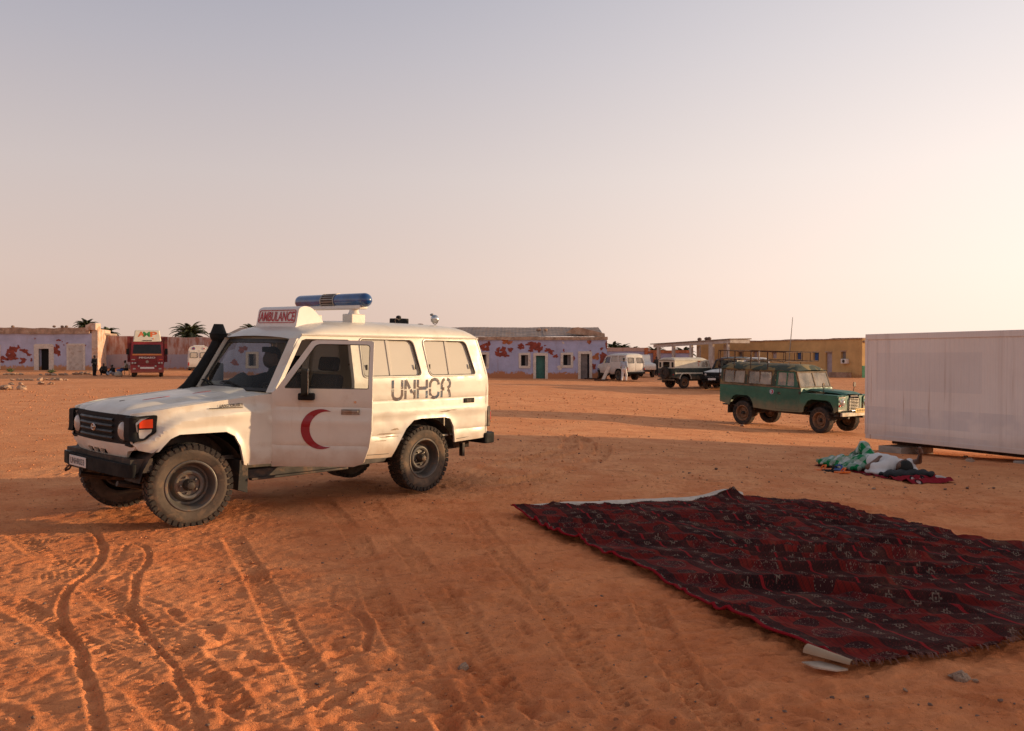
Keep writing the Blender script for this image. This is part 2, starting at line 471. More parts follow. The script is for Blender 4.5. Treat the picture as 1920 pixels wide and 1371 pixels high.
# ------------------------------------------------------------------ smooth bodies: blended limbs meshed as one surface
def _cap(P, a, b, r0, r1):
    a = np.array(a, float); b = np.array(b, float); ab = b - a
    t = np.clip(((P - a) @ ab) / max(ab @ ab, 1e-9), 0, 1)
    return np.linalg.norm(P - a - t[..., None] * ab, axis=-1) - (r0 + (r1 - r0) * t)
def _ell(P, c, r):
    q = (P - np.array(c)) / np.array(r)
    return (np.linalg.norm(q, axis=-1) - 1) * min(r)
def blend(prims, k, h, warp=None):
    lo = np.full(3, 1e9); hi = -lo
    for p in prims:
        if p[0] == 'cap':
            rr = max(p[3], p[4])
            for q in p[1:3]: lo = np.minimum(lo, np.array(q) - rr); hi = np.maximum(hi, np.array(q) + rr)
        else: lo = np.minimum(lo, np.array(p[1]) - p[2]); hi = np.maximum(hi, np.array(p[1]) + p[2])
    lo -= 3 * h + k * .5; hi += 3 * h + k * .5
    ax = [np.arange(lo[i], hi[i] + h, h) for i in range(3)]
    G = np.stack(np.meshgrid(*ax, indexing='ij'), -1)
    d = None
    for p in prims:
        e = _cap(G, *p[1:]) if p[0] == 'cap' else _ell(G, *p[1:])
        if d is None: d = e
        else:
            t = np.clip(.5 + .5 * (e - d) / k, 0, 1); d = e * (1 - t) + d * t - k * t * (1 - t)
    if warp is not None: d = d + warp(G)
    ins = d < 0
    S = ins.shape; c = np.zeros((S[0] - 1, S[1] - 1, S[2] - 1), int)
    sl = lambda i, j, k_: (slice(i, S[0] - 1 + i), slice(j, S[1] - 1 + j), slice(k_, S[2] - 1 + k_))
    for i in (0, 1):
        for j in (0, 1):
            for k_ in (0, 1): c += ins[sl(i, j, k_)]
    act = (c > 0) & (c < 8)
    idx = np.full(act.shape, -1); idx[act] = np.arange(act.sum())
    I = np.argwhere(act); pos = np.zeros((len(I), 3)); cnt = np.zeros(len(I))
    cor = [(i, j, k_) for i in (0, 1) for j in (0, 1) for k_ in (0, 1)]
    for a in cor:
        for b in cor:
            if sum(b) - sum(a) == 1 and all(y >= x for x, y in zip(a, b)):
                A = d[tuple((I + a).T)]; B = d[tuple((I + b).T)]; m = (A < 0) != (B < 0)
                t = A[m] / (A[m] - B[m]); pos[m] += np.array(a) + t[:, None] * (np.array(b) - np.array(a)); cnt[m] += 1
    V = lo + (I + pos / cnt[:, None]) * h
    F = []
    for axn in range(3):
        o1, o2 = [(1, 2), (2, 0), (0, 1)][axn]
        a = ins; sh = [slice(None)] * 3; sh2 = [slice(None)] * 3
        sh[axn] = slice(0, -1); sh2[axn] = slice(1, None)
        ch = a[tuple(sh)] != a[tuple(sh2)]
        E = np.argwhere(ch); E = E[(E[:, o1] > 0) & (E[:, o2] > 0) & (E[:, o1] < S[o1] - 1) & (E[:, o2] < S[o2] - 1)]
        u = np.zeros(3, int); u[o1] = 1; w = np.zeros(3, int); w[o2] = 1
        q = np.stack([idx[tuple((E - x).T)] for x in (0 * u, u, u + w, w)], 1)
        fl = a[tuple(E.T)]
        q[~fl] = q[~fl][:, ::-1]
        F.append(q)
    F = np.concatenate(F); F = F[(F >= 0).all(1)]
    return V, F[:, ::-1]
def blob_obj(name, prims, k, h, m, parent, warp=None, M=None):
    V, F = blend(prims, k, h, warp)
    if M is not None: V = np.array([tuple(M @ Vector(p)) for p in V])
    return np_obj(name, V, F, m, parent)

# ------------------------------------------------------------------ noise on arrays
def vnoise(x, y, seed=0):
    xi = np.floor(x).astype(np.int64); yi = np.floor(y).astype(np.int64); fx = x - xi; fy = y - yi
    fx = fx * fx * fx * (fx * (fx * 6 - 15) + 10); fy = fy * fy * fy * (fy * (fy * 6 - 15) + 10)
    def hsh(a, b):
        h_ = (a * 374761393 + b * 668265263 + seed * 974634777) & 0xffffffff
        h_ = ((h_ ^ (h_ >> 13)) * 1274126177) & 0xffffffff
        return ((h_ ^ (h_ >> 16)) & 0xffff) / 65535.0
    a, b, c, d = hsh(xi, yi), hsh(xi + 1, yi), hsh(xi, yi + 1), hsh(xi + 1, yi + 1)
    return (a * (1 - fx) + b * fx) * (1 - fy) + (c * (1 - fx) + d * fx) * fy - .5
# ================================================================== GROUND
def sand_material():
    m = bpy.data.materials.new('sand'); m.use_nodes = True; t = NT(m.node_tree); v = t.co('Object')
    big = t.noise(v, .16, 5, .6); mid = t.noise(v, 1.3, 5, .65, .3); fine = t.noise(v, 16., 5, .7); grain = t.noise(v, 140., 3, .7)
    c = t.mix(mid.ramp(.32, .68), (.70, .262, .106), (.87, .392, .176))
    c = t.mix(big.ramp(.42, .66) * .55, c, (.70, .27, .105))
    c = t.mix(fine.ramp(.50, .72) * .45, c, (.50, .175, .065))
    c = t.mix(grain.ramp(.60, .78) * .35, c, (.85, .50, .27))
    # damp or oily dark scuffs and trodden crust
    sc = t.noise(t.mapv(v, (1, 2.4, 1)), .9, 6, .72, .8).ramp(.59, .70)
    c = t.mix(sc * .45, c, (.38, .135, .06))
    # darker gravel chips in the yard, strengthened as painted shadows of clods
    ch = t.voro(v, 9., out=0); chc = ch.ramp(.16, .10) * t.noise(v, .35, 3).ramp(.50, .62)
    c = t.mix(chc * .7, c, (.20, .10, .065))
    dots = t.voro(v, 34., out=0).ramp(.14, .07) * t.noise(v, 2.2, 3).ramp(.42, .60)  # small dark chips, also painting in the shade of clods
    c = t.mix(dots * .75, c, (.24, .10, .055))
    st_ = t.noise(t.mapv(v, (.5, 2.2, 1)), 5.5, 5, .75, .4).ramp(.57, .66)  # elongated dark streaks: clod shadows painted into the sand colour
    c = t.mix(st_ * .5, c, (.44, .15, .06))
    yy = t.xyz(v)[1]; near_red = (yy + (big - .5) * 8 + (mid - .5) * 3).ramp(13., 8.)      # redder sand near, paler yard beyond
    c = t.mix(near_red * .8, c, t.mix(1., c, (1.0, .80, .69), 'MULTIPLY'))
    nb = t.bump(fine, .8, .03); nb = t.bump(grain, .6, .005, nb)
    nb = t.bump(t.noise(v, 48., 5, .75), .9, .012, nb)
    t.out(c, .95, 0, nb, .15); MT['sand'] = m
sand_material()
def axis(fine0, fine1, step, far, grow):
    a = list(np.arange(fine0, fine1, step)); s = step; x = fine0
    lo = []
    while x > -far: s *= grow; x -= s; lo.append(x)
    s = step; x = a[-1]; hi = []
    while x < far: s *= grow; x += s; hi.append(x)
    return np.array(lo[::-1] + a + hi)
gxs = axis(-6.2, 6.6, .0145, 1200, 1.085)
ys = [-60, -30, -15, -7, -3, -1, .3, 1.2, 2., 2.6, 3.0]; y = 3.25
while y < 2600:
    ys.append(y); y += max(.0145, min(y * y * .00052, y * .05))
gys = np.array(ys)
GX, GY = np.meshgrid(gxs, gys, indexing='ij')
GZ = gbase(GX, GY)
j1 = np.searchsorted(gys, 130.)
def addn(f, amp, seed, jmax, rid=False):
    x, y_ = GX[:, :jmax], GY[:, :jmax]
    q = vnoise(x * f, y_ * f, seed)
    GZ[:, :jmax] += amp * ((.5 - np.abs(q) * 2) if rid else q)
for f, a, s_, lim in ((.12, .05, 1, 300), (.45, .04, 2, 120), (1.7, .010, 3, 40), (4.1, .005, 4, 22), (9.5, .005, 5, 14), (19., .006, 6, 12), (33., .007, 8, 10)):
    addn(f, a, s_, np.searchsorted(gys, lim))
jm = np.searchsorted(gys, 18.)
for f, a, s_, sh in ((2.3, .003, 51, .10), (5.2, .003, 52, .09), (11., .0035, 53, .10), (3.6, .003, 54, .06), (17., .003, 55, .12)):      # trodden crust with crisp edges
    x, y_ = GX[:, :jm], GY[:, :jm]; wx = .35 * vnoise(x * 3, y_ * 3, s_ + 9)
    q = vnoise((x * .8 + y_ * .3) * f + wx, (y_ - x * .35) * f * 1.5 + wx, s_); GZ[:, :jm] += a * np.clip(q / sh, -1, 1) * np.clip(vnoise(x * .9, y_ * .9, s_ + 20) + .75, .2, 1) * (.85 + 1.1 * np.clip((x + 2.2) / 1.5, 0, 1))
def win(cx, cy, r):
    i0, i1 = np.searchsorted(gxs, (cx - r, cx + r)); j0_, j1_ = np.searchsorted(gys, (cy - r, cy + r))
    return slice(i0, i1), slice(j0_, j1_)
def rut(pts, wid, dep, berm=.5, wob=.25):
    wid *= .55; dep *= .36 if dep > .035 else (.25 if pts[-1][0] < 660 else .62)
    """trench pressed into the sand along a line given as seen in the photo"""
    P = [gp(*p).to_2d() for p in pts]
    Q = []
    for i in range(len(P) - 1):        # smooth the line
        a, b, c, d = P[max(i - 1, 0)], P[i], P[i + 1], P[min(i + 2, len(P) - 1)]
        for k in range(8):
            t = k / 8
            Q.append(.5 * ((2 * b) + (c - a) * t + (2 * a - 5 * b + 4 * c - d) * t * t + (3 * b - a - 3 * c + d) * t ** 3))
    Q.append(P[-1])
    for i in range(len(Q) - 1):
        pass
    A = np.array([tuple(q) for q in Q]); lo = A.min(0) - wid * 4; hi = A.max(0) + wid * 4
    i0, i1 = np.searchsorted(gxs, (lo[0], hi[0])); j0_, jj = np.searchsorted(gys, (lo[1], hi[1]))
    x, y_ = GX[i0:i1, j0_:jj], GY[i0:i1, j0_:jj]
    d = np.full(x.shape, 9.); tt = np.zeros(x.shape)
    for i in range(len(A) - 1):
        a, ab = A[i], A[i + 1] - A[i]; L = max(ab @ ab, 1e-9)
        t = np.clip(((x - a[0]) * ab[0] + (y_ - a[1]) * ab[1]) / L, 0, 1)
        e = np.hypot(x - a[0] - t * ab[0], y_ - a[1] - t * ab[1])
        m = e < d; d[m] = e[m]; tt[m] = (i + t[m]) / (len(A) - 1)
    w = wid * (1 + wob * 2 * vnoise(x * 5, y_ * 5, 31)); dd = d / w
    fade = np.clip(tt * 12, 0, 1) * np.clip((1 - tt) * 12, .15, 1)
    dn = dep * (1 + .5 * vnoise(x * 7, y_ * 7, 33))
    GZ[i0:i1, j0_:jj] += fade * (-dn * np.exp(-dd ** 4) + berm * dn * np.exp(-((dd - 1.55) / .45) ** 2) * (1 + 1.2 * vnoise(x * 14, y_ * 14, 35)))
rut([(165, 985), (184, 1010), (190, 1040), (165, 1075), (130, 1100), (112, 1140), (120, 1180), (145, 1215), (150, 1250), (168, 1300), (180, 1371), (186, 1440)], .05, .05)
rut([(222, 1045), (240, 1020), (270, 1025), (276, 1050), (255, 1078), (248, 1120), (245, 1146), (262, 1170), (270, 1190), (300, 1225), (325, 1255), (340, 1300), (370, 1350), (390, 1420)], .042, .04)
rut([(258, 1117), (310, 1135), (340, 1165), (375, 1180), (430, 1186), (490, 1182)], .045, .03)
rut([(410, 1150), (450, 1160), (500, 1166), (556, 1163)], .035, .02)
rut([(660, 1140), (690, 1170), (682, 1225)], .045, .03)
rut([(630, 1090), (618, 1115), (628, 1135), (655, 1138), (668, 1118), (655, 1100), (632, 1092)], .03, .022)
rut([(880, 890), (950, 850), (1000, 826)], .11, .02, .3)
rut([(0, 900), (60, 893), (130, 890)], .09, .015)
def track(pts, wid=.10, dep=.010, amp=.006, pitch=.06):
    dep *= 1.6; amp *= 1.5
    """shallow tyre track with cross bars, along a line given as seen in the photo"""
    P = [np.array(gp(*p).to_2d()) for p in pts]; Q = []
    for i in range(len(P) - 1):
        a, b, c, d = P[max(i - 1, 0)], P[i], P[i + 1], P[min(i + 2, len(P) - 1)]
        for k in range(10):
            t = k / 10; Q.append(.5 * ((2 * b) + (c - a) * t + (2 * a - 5 * b + 4 * c - d) * t * t + (3 * b - a - 3 * c + d) * t ** 3))
    A = np.array(Q + [P[-1]]); lo = A.min(0) - wid * 2; hi = A.max(0) + wid * 2; L = np.concatenate([[0], np.cumsum(np.hypot(*np.diff(A, axis=0).T))])
    i0, i1 = np.searchsorted(gxs, (lo[0], hi[0])); j0_, jj = np.searchsorted(gys, (lo[1], hi[1]))
    x, y_ = GX[i0:i1, j0_:jj], GY[i0:i1, j0_:jj]; d = np.full(x.shape, 9.); s = np.zeros(x.shape); sg = np.zeros(x.shape)
    for i in range(len(A) - 1):
        a, ab = A[i], A[i + 1] - A[i]; l2 = max(ab @ ab, 1e-9); t = np.clip(((x - a[0]) * ab[0] + (y_ - a[1]) * ab[1]) / l2, 0, 1)
        ex, ey = x - a[0] - t * ab[0], y_ - a[1] - t * ab[1]; e = np.hypot(ex, ey); m = e < d; d[m] = e[m]; s[m] = L[i] + t[m] * (L[i + 1] - L[i]); sg[m] = np.sign(ab[0] * ey - ab[1] * ex)[m]
    w = d / wid; ins = np.clip((1 - w) * 8, 0, 1); patchy = np.clip(vnoise(x * 1.6, y_ * 1.6, 61) * 2.2 + .95, 0, 1) * np.clip(s * 3, 0, 1) * np.clip((L[-1] - s) * 3, 0, 1)
    bar = np.clip(np.sin(2 * math.pi * (s / pitch + sg * .25 + w * .55)) * 2.5, -1, 1) * np.clip((w - .12) * 8, 0, 1)
    GZ[i0:i1, j0_:jj] += patchy * (ins * (-dep + amp * bar) + .5 * dep * np.exp(-((w - 1.15) / .14) ** 2))
track([(600, 935), (655, 990), (684, 1040), (704, 1110), (745, 1180), (785, 1260), (835, 1330), (880, 1400)], .10)
track([(690, 935), (748, 1010), (802, 1080), (852, 1150), (907, 1240), (985, 1371)], .10, .008)
track([(880, 960), (950, 1050), (1030, 1140), (1130, 1270), (1220, 1371)], .10, .008)
track([(1205, 1110), (1238, 1180), (1262, 1230), (1305, 1290), (1378, 1371), (1430, 1430)], .10, .014)
track([(20, 1000), (90, 1050), (200, 1120), (330, 1220), (480, 1371)], .09, .007)
track([(0, 1120), (120, 1190), (260, 1290), (360, 1400)], .09, .007)
track([(430, 1000), (480, 1080), (530, 1180), (600, 1300), (650, 1400)], .09, .007)
track([(905, 885), (985, 872), (1062, 858), (1104, 840), (1095, 825), (1060, 815)], .16, .03, .012, .09)
track([(905, 878), (985, 862), (1040, 848), (1070, 832), (1060, 818)], .16, .03, .012, .09)
track([(930, 905), (1010, 893), (1090, 875), (1128, 852), (1130, 834)], .16, .025, .012, .09)
def tread(px, py, lx, ly, ang, pitch=.05, amp=.012):
    c = gp(px, py); si, sj = win(c.x, c.y, max(lx, ly))
    x, y_ = GX[si, sj] - c.x, GY[si, sj] - c.y; ca, sa = math.cos(ang), math.sin(ang)
    u, v = x * ca + y_ * sa, -x * sa + y_ * ca
    m = np.clip(1.6 - 1.6 * ((u / lx) ** 2 + (v / ly) ** 2), 0, 1)
    GZ[si, sj] += m * (amp * np.sign(np.sin(2 * math.pi * (u / pitch + .5 * np.sign(np.sin(v * 2 * math.pi / .09))))) * .5 - .008)
for a in ((130, 1075, .30, .16, .5), (150, 1050, .25, .14, .3), (242, 1062, .16, .22, 1.3), (80, 1015, .22, .12, .4), (250, 1200, .3, .10, 1.1), (325, 1220, .22, .10, 1.2),
          (760, 1140, .20, .12, .2), (700, 1110, .14, .10, .9), (205, 1150, .2, .1, .9), (560, 1000, .3, .12, .7), (480, 1080, .2, .1, .2)): tread(*a)
for k in range(300):          # footprints and scuffs
    y_ = 3.6 + 8.5 * random.random() ** 1.5; x_ = random.uniform(-.64, .62) * y_
    if -.1 < x_ and y_ > 4.4 and x_ > (8.9 - y_) * .33 - .15 and y_ < 9.8: continue
    si, sj = win(x_, y_, .3); a = random.uniform(0, 3.14); lx, ly = random.uniform(.07, .15), random.uniform(.03, .055)
    x, yy = GX[si, sj] - x_, GY[si, sj] - y_
    if not x.size: continue
    u, v = x * math.cos(a) + yy * math.sin(a), -x * math.sin(a) + yy * math.cos(a)
    q = np.sqrt((u / lx) ** 2 + (v / ly) ** 2); dep = random.uniform(.004, .012) * (1.0 if x_ < -1.2 else 2.0)
    GZ[si, sj] += -dep * np.exp(-q ** 4) + .45 * dep * np.exp(-((q - 1.5) / .35) ** 2)
nx, ny = GX.shape
idx = np.arange(nx * ny).reshape(nx, ny)
F = np.stack([idx[:-1, :-1], idx[1:, :-1], idx[1:, 1:], idx[:-1, 1:]], -1).reshape(-1, 4)
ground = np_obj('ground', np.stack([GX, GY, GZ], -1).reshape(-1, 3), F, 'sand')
tag(ground, 'orange desert sand yard with ruts and footprints', 'ground', kind='structure')
def gtop(x, y):
    i = min(max(int(np.searchsorted(gxs, x)), 0), nx - 1); j = min(max(int(np.searchsorted(gys, y)), 0), ny - 1)
    return float(GZ[i, j])

# ---- loose grit lying on the sand
def stone_mesh(seed, flat=.6):
    r_ = random.Random(seed); b = MB()
    v = []
    for j in range(5):
        t = math.pi * j / 4
        for i in range(7):
            a = 2 * math.pi * i / 7 + j * .4; q = 1 + r_.uniform(-.28, .28)
            v.append((q * math.sin(t) * math.cos(a), q * math.sin(t) * math.sin(a) * .8, q * math.cos(t) * flat))
    f = [(j * 7 + i, (j + 1) * 7 + i, (j + 1) * 7 + (i + 1) % 7, j * 7 + (i + 1) % 7) for j in range(4) for i in range(7)]
    b.raw(v, f); return b.mesh('stone', 40)
STONES = [stone_mesh(k) for k in range(6)]
for me in STONES: me.materials.append(MT['stone'])
def stone(parent, x, y, z, s, name='stone', rz=None):
    o = bpy.data.objects.new(name, random.choice(STONES)); COL.objects.link(o); o.parent = parent
    o.location = (x, y, z); o.scale = (s * random.uniform(.8, 1.25), s, s * random.uniform(.7, 1)); o.rotation_euler = (random.uniform(-.4, .4), random.uniform(-.4, .4), random.uniform(0, 6.28))
    return o
def grit(name, label, n_, region, smin, smax, m):
    b = MB(); T = [[tuple(v.co) for v in me.vertices] for me in STONES]; Fs = [[tuple(p.vertices) for p in me.polygons] for me in STONES]
    for k in range(n_):
        x, y = region(); s = smin * (smax / smin) ** (random.random() ** 2.2); q = random.randrange(6); a = random.uniform(0, 6.28); ca, sa = math.cos(a), math.sin(a)
        z = gtop(x, y) + s * .2
        b.raw([(x + s * (p[0] * ca - p[1] * sa), y + s * (p[0] * sa + p[1] * ca), z + s * p[2]) for p in T[q]], Fs[q])
    me = bpy.data.meshes.new(name); me.from_pydata(b.v, [], b.f); me.update(); me.shade_smooth(); me.materials.append(MT[m])
    o = bpy.data.objects.new(name, me); COL.objects.link(o)
    return tag(o, label, 'gravel', kind='stuff')
def near_region():
    while True:
        y = 3.7 + 9 * random.random() ** 1.6; x = random.uniform(-.62, .62) * y
        if not (y < 9.9 and y > 4.2 and x > (8.96 - y) * .335 - .25): return x, y
grit('pebbles', 'small pebbles and grit scattered over the near sand', 800, near_region, .003, .013, 'dark_stone')
def mid_region():
    y = 12 + 40 * random.random() ** 1.5
    return random.uniform(-.55, .6) * y, y
grit('gravel_chips', 'dark gravel chips strewn over the open yard', 800, mid_region, .008, .028, 'dark_stone')

def clods(n_):
    b = np.array([(1, 0, 0), (0, 1, 0), (-1, 0, 0), (0, -1, 0), (0, 0, .75), (0, 0, -.4)], float); f = np.array([(0, 1, 4), (1, 2, 4), (2, 3, 4), (3, 0, 4), (1, 0, 5), (2, 1, 5), (3, 2, 5), (0, 3, 5)])
    y = 3.6 + 40 * rng.random(n_) ** 1.35; x = rng.uniform(-.62, .62, n_) * y
    k = ~((y < 9.9) & (y > 4.2) & (x > (8.96 - y) * .335 - .3)); x, y = x[k], y[k]; m = len(x)
    s = (.003 + .012 * rng.random(m) ** 3) * (y / 7) ** .8; gi = np.clip(np.searchsorted(gxs, x), 0, nx - 1); gj = np.clip(np.searchsorted(gys, y), 0, ny - 1)
    a = rng.uniform(0, 6.28, m); P = b[None] * s[:, None, None] * rng.uniform(.6, 1.4, (m, 6, 1)); c_, s_ = np.cos(a)[:, None], np.sin(a)[:, None]
    V = np.stack([x[:, None] + P[..., 0] * c_ - P[..., 1] * s_, y[:, None] + P[..., 0] * s_ + P[..., 1] * c_, GZ[gi, gj][:, None] + P[..., 2]], -1).reshape(-1, 3)
    F_ = (f[None] + 6 * np.arange(m)[:, None, None]).reshape(-1, 3)
    return np_obj('sand_clods', V, F_, 'clod')
mat('clod', (.55, .215, .09), .95, var=.3, vs=8)
tag(clods(15000), 'small crumbs of trodden sand lying all over the yard', 'sand', kind='stuff')
# ================================================================== BUILDINGS
def plaster(name, col, stain, base, base_z, amt=.5, lower=None):
    """rough lime wash with stains; the foot of the wall has lost its paint"""
    m = bpy.data.materials.new(name); m.use_nodes = True; t = NT(m.node_tree); v = t.co('Object'); z = t.xyz(v)[2]
    a = t.noise(v, .7, 5, .65); b = t.noise(t.mapv(v, (1, 1, .25)), 2.4, 5, .7); e = t.noise(v, 3.2, 5, .7, .5)
    c = t.mix(a.ramp(.3, .7), tuple(x * .86 for x in col), tuple(min(1, x * 1.12) for x in col))
    if lower: c = t.mix((z + (a - .5) * .3).ramp(lower[1], lower[1] - .12), t.mix(b.ramp(.40, .62) * lower[2], c, stain), lower[0])
    c = t.mix(b.ramp(.54, .70) * amt, c, stain)
    c = t.mix((z + (e - .5) * 1.1 + (a - .5) * .6).ramp(base_z + .12, base_z - .08), c, base)
    t.out(c, .92, 0, t.bump(e, .5, .05), .2); MT[name] = m
plaster('mauve_plaster', (.42, .425, .59), (.30, .21, .22), (.46, .20, .10), .45, .35)
plaster('mauve_plaster_far', (.46, .45, .58), (.34, .25, .25), (.50, .24, .12), .40, .30)
plaster('compound_wall', (.50, .36, .32), (.36, .13, .075), (.46, .20, .10), .25, .5, ((.36, .315, .36), 1.75, .9))
plaster('ochre_plaster', (.62, .385, .165), (.42, .24, .10), (.46, .25, .11), .2, .35)
plaster('ruin_plaster', (.50, .33, .27), (.40, .16, .09), (.42, .16, .08), .3, .6)
plaster('ruin_blue', (.36, .36, .50), (.42, .22, .16), (.42, .16, .08), .4, .5)
mat('whitewash', (.66, .57, .49), .92, var=.15, vs=4, dirt=((.42, .25, .16), .54, 4, .6), bump=(14, .5, .02))
mat('pillar_wash', (.60, .43, .33), .92, var=.2, vs=2, dirt=((.48, .21, .10), .50, 1.6, .75), bump=(8, .6, .05))
mat('red_clay', (.26, .055, .035), .95, var=.3, vs=3, bump=(9, .6, .03))
mat('orange_clay', (.42, .14, .06), .95, var=.3, vs=3, bump=(9, .6, .03))
mat('mud_eave', (.40, .25, .17), .95, var=.3, vs=2, dirt=((.58, .42, .30), .5, 2.5, .6), bump=(6, .8, .06))
mat('mud_roof', (.30, .22, .17), .95, var=.25, vs=1.5, dirt=((.45, .32, .22), .52, 2, .6), bump=(5, .6, .05))
mat('roof_sheet', (.27, .20, .165), .7, var=.3, vs=1.1, dirt=((.34, .20, .13), .5, 1.6, .7), bump=(6, .2, .02))
mat('teal_door', (.045, .15, .12), .7, var=.2)
mat('grey_door', (.20, .17, .16), .7, var=.25)
mat('lilac_door', (.40, .33, .36), .7, var=.15)
mat('opening_dark', (.012, .010, .010), .9, var=0)
mat('green_paint_wall', (.05, .20, .11), .9, var=.2)
mat('white_render', (.55, .47, .41), .9, var=.12, dirt=((.38, .26, .19), .52, 2, .6), bump=(8, .4, .02))

def blob_poly(cx, cz, rx, rz, seed, n_=26):
    r_ = random.Random(seed); ph = [r_.uniform(0, 6.28) for _ in range(5)]; out = []
    for i in range(n_):
        a = 2 * math.pi * i / n_
        k = 1 + .22 * math.sin(2 * a + ph[0]) + .20 * math.sin(3 * a + ph[1]) + .16 * math.sin(5 * a + ph[2]) + .10 * math.sin(8 * a + ph[3]) + r_.uniform(-.1, .1)
        out.append((cx + rx * k * math.cos(a), cz + rz * k * math.sin(a)))
    return out
PATCH_N = [0]
def patch(root, cx, cz, rx, rz, m='red_clay', y=0.):
    PATCH_N[0] += 1; k = PATCH_N[0]
    MB().prism(blob_poly(cx, cz, rx, rz, k), 'xz', y - .012 - .0015 * (k % 7), y + .03).build('bare_clay_patch', m, root, smooth=None)
def ragged_prism(b, x0, x1, y0, y1, z0, z1, amp, seed, step=.6):
    """long lumpy band: a mud coping or parapet"""
    xs = np.arange(x0, x1 + step * .5, step); n_ = len(xs)
    v = []
    for i, x in enumerate(xs):
        r1, r2 = vnoise(np.array([x * .9]), np.array([seed * 3.1]), seed)[0], vnoise(np.array([x * 2.3]), np.array([seed * 1.7]), seed + 1)[0]
        e = amp * (r1 + r2 * .6)
        v += [(x, y0 + e * .4, z0 + e * .5), (x, y1, z0), (x, y1, z1 + e), (x, y0 + e * .3 + .02, z1 + e)]
    f = [(i * 4 + k, i * 4 + (k + 1) % 4, (i + 1) * 4 + (k + 1) % 4, (i + 1) * 4 + k) for i in range(n_ - 1) for k in range(4)] + [(0, 1, 2, 3), tuple((n_ - 1) * 4 + k for k in (3, 2, 1, 0))]
    b.raw(v, f)
def frame_opening(root, x0, x1, z0, z1, wd, m='whitewash', y0=-.05, sill=True, name='surround'):
    """lumpy whitewashed surround with a real hole"""
    seed = int(abs(x0) * 100) + 3; r_ = random.Random(seed)
    out = rpoly([(x0 - wd + r_.uniform(-.03, .03), z0 - (wd if sill else 0)), (x1 + wd, z0 - (wd if sill else 0)), (x1 + wd + r_.uniform(-.04, .04), z1 + wd), (x0 - wd, z1 + wd + r_.uniform(-.04, .04))], .10, 3)
    b = MB(); b.sheet(out, [rpoly([(x0, z0), (x1, z0), (x1, z1), (x0, z1)], .03, 2)] if sill else [], .3, lambda x, z: (x, y0 + .01 * math.sin(x * 9 + z * 7), z), lambda x, z: (x, .10, z))
    if not sill:
        b = MB()
        ring = [(x0 - wd, z0), (x0 - wd, z1 + wd * .8), (x0 - wd * .6, z1 + wd), (x1 + wd * .7, z1 + wd), (x1 + wd, z1 + wd * .7), (x1 + wd, z0), (x1, z0), (x1, z1), (x0, z1), (x0, z0)]
        b.sheet(ring, [], .3, lambda x, z: (x, y0 + .01 * math.sin(x * 9 + z * 7), z), lambda x, z: (x, .10, z))
    return b.build(name, m, root)

# ---- long mauve building behind the ambulance (wall face at y = 0 of its own frame)
BY = 68.0; SB = BY / FPX
bx = lambda px: (px - 960) * SB
gB = -.08
bz = lambda py: CAMH - (py - HY) * SB - gB
bl = thing('long_building', 'long mauve building with peeling paint and tin roof behind the ambulance', 'building', (0, BY, gB))
wx0, wx1 = bx(412), bx(1138)
ops = [('window', 903.5, 912, 665, 687), ('window', 977, 990, 666, 686), ('door', 1005, 1022, 667, 709), ('window', 1056, 1070, 665.5, 685), ('door', 1089, 1105, 664, 708), ('window', 466, 480, 664, 686), ('door', 560, 577, 667, 709), ('window', 640, 653, 665, 686)]
holes = []
for kind, a, b_, t_, u_ in ops: holes.append([(bx(a), bz(u_) if kind == 'window' else -.6 + .02), (bx(b_), bz(u_) if kind == 'window' else -.6 + .02), (bx(b_), bz(t_)), (bx(a), bz(t_))])
b = MB(); eave_z = bz(636)
b.sheet([(wx0, -.62), (wx1, -.62), (wx1, eave_z), (wx0, eave_z)], holes, 1.2, lambda x, z: (x, 0, z), lambda x, z: (x, .35, z))
b.build('front_wall', 'mauve_plaster', bl)
MB().box(wx0, wx0 + .35, .36, 6.5, -.6, eave_z).build('end_wall', 'mauve_plaster', bl)
MB().prism([(.36, -.6), (6.6, -.6), (6.6, eave_z), (5.0, eave_z + .9), (.36, eave_z)], 'yz', wx1 - .38, wx1 - .02).build('end_wall', 'mauve_plaster', bl)
MB().box(wx0, wx1, 6.5, 6.8, -.6, eave_z).build('back_wall', 'mauve_plaster', bl)
b = MB(); ragged_prism(b, wx0 - .15, wx1 + .12, -.14, .5, eave_z - .06, eave_z + .17, .05, 5); b.build('eave', 'mud_eave', bl)
# corrugated sheets, each its own
nsh = 26; sw = (wx1 - wx0 - .3) / nsh
for k in range(nsh):
    b = MB(); x0 = wx0 + k * sw; n_ = 16; lift = random.uniform(0, .03); top = random.uniform(-.04, .05)
    us = [x0 + (sw + .12) * i / n_ for i in range(n_ + 1)]
    def fn(u, w, lift=lift, top=top):
        return (u, .22 + w * (4.9 + top), eave_z + .17 + lift + w * .92 + .004 * math.sin(u * 2 * math.pi / .30) + .04 * vnoise(np.array([u * .8]), np.array([w * 2.]), 17)[0])
    b.grid(fn, us, [0, .3, .6, 1.]); b.build('roof_sheet', 'roof_sheet', bl, smooth=60)
b = MB(); b.prism([(wx1 - 3.1, .9), (wx1 - 2.7, 1.32), (wx1 - .05, .72), (wx1 + .05, .15), (wx1 - .2, .05)], 'xz', 0, .01)
MB().prism([(wx1 - 3.2, eave_z + .50), (wx1 - 2.6, eave_z + .92), (wx1 - 2.2, eave_z + .96), (wx1 - .12, eave_z + .46), (wx1 - .08, eave_z + .12)], 'xz', .6, 1.1).build('gable_coping', 'mud_eave', bl)
for k, (px, py) in enumerate(((1009, 620), (1023, 621), (1011.5, 619))):
    MB().ball((bx(px) * 1.04, 2.9, eave_z + .82), (.17, .14, .11), 8, 6).build('roof_stone', 'mud_eave', bl)
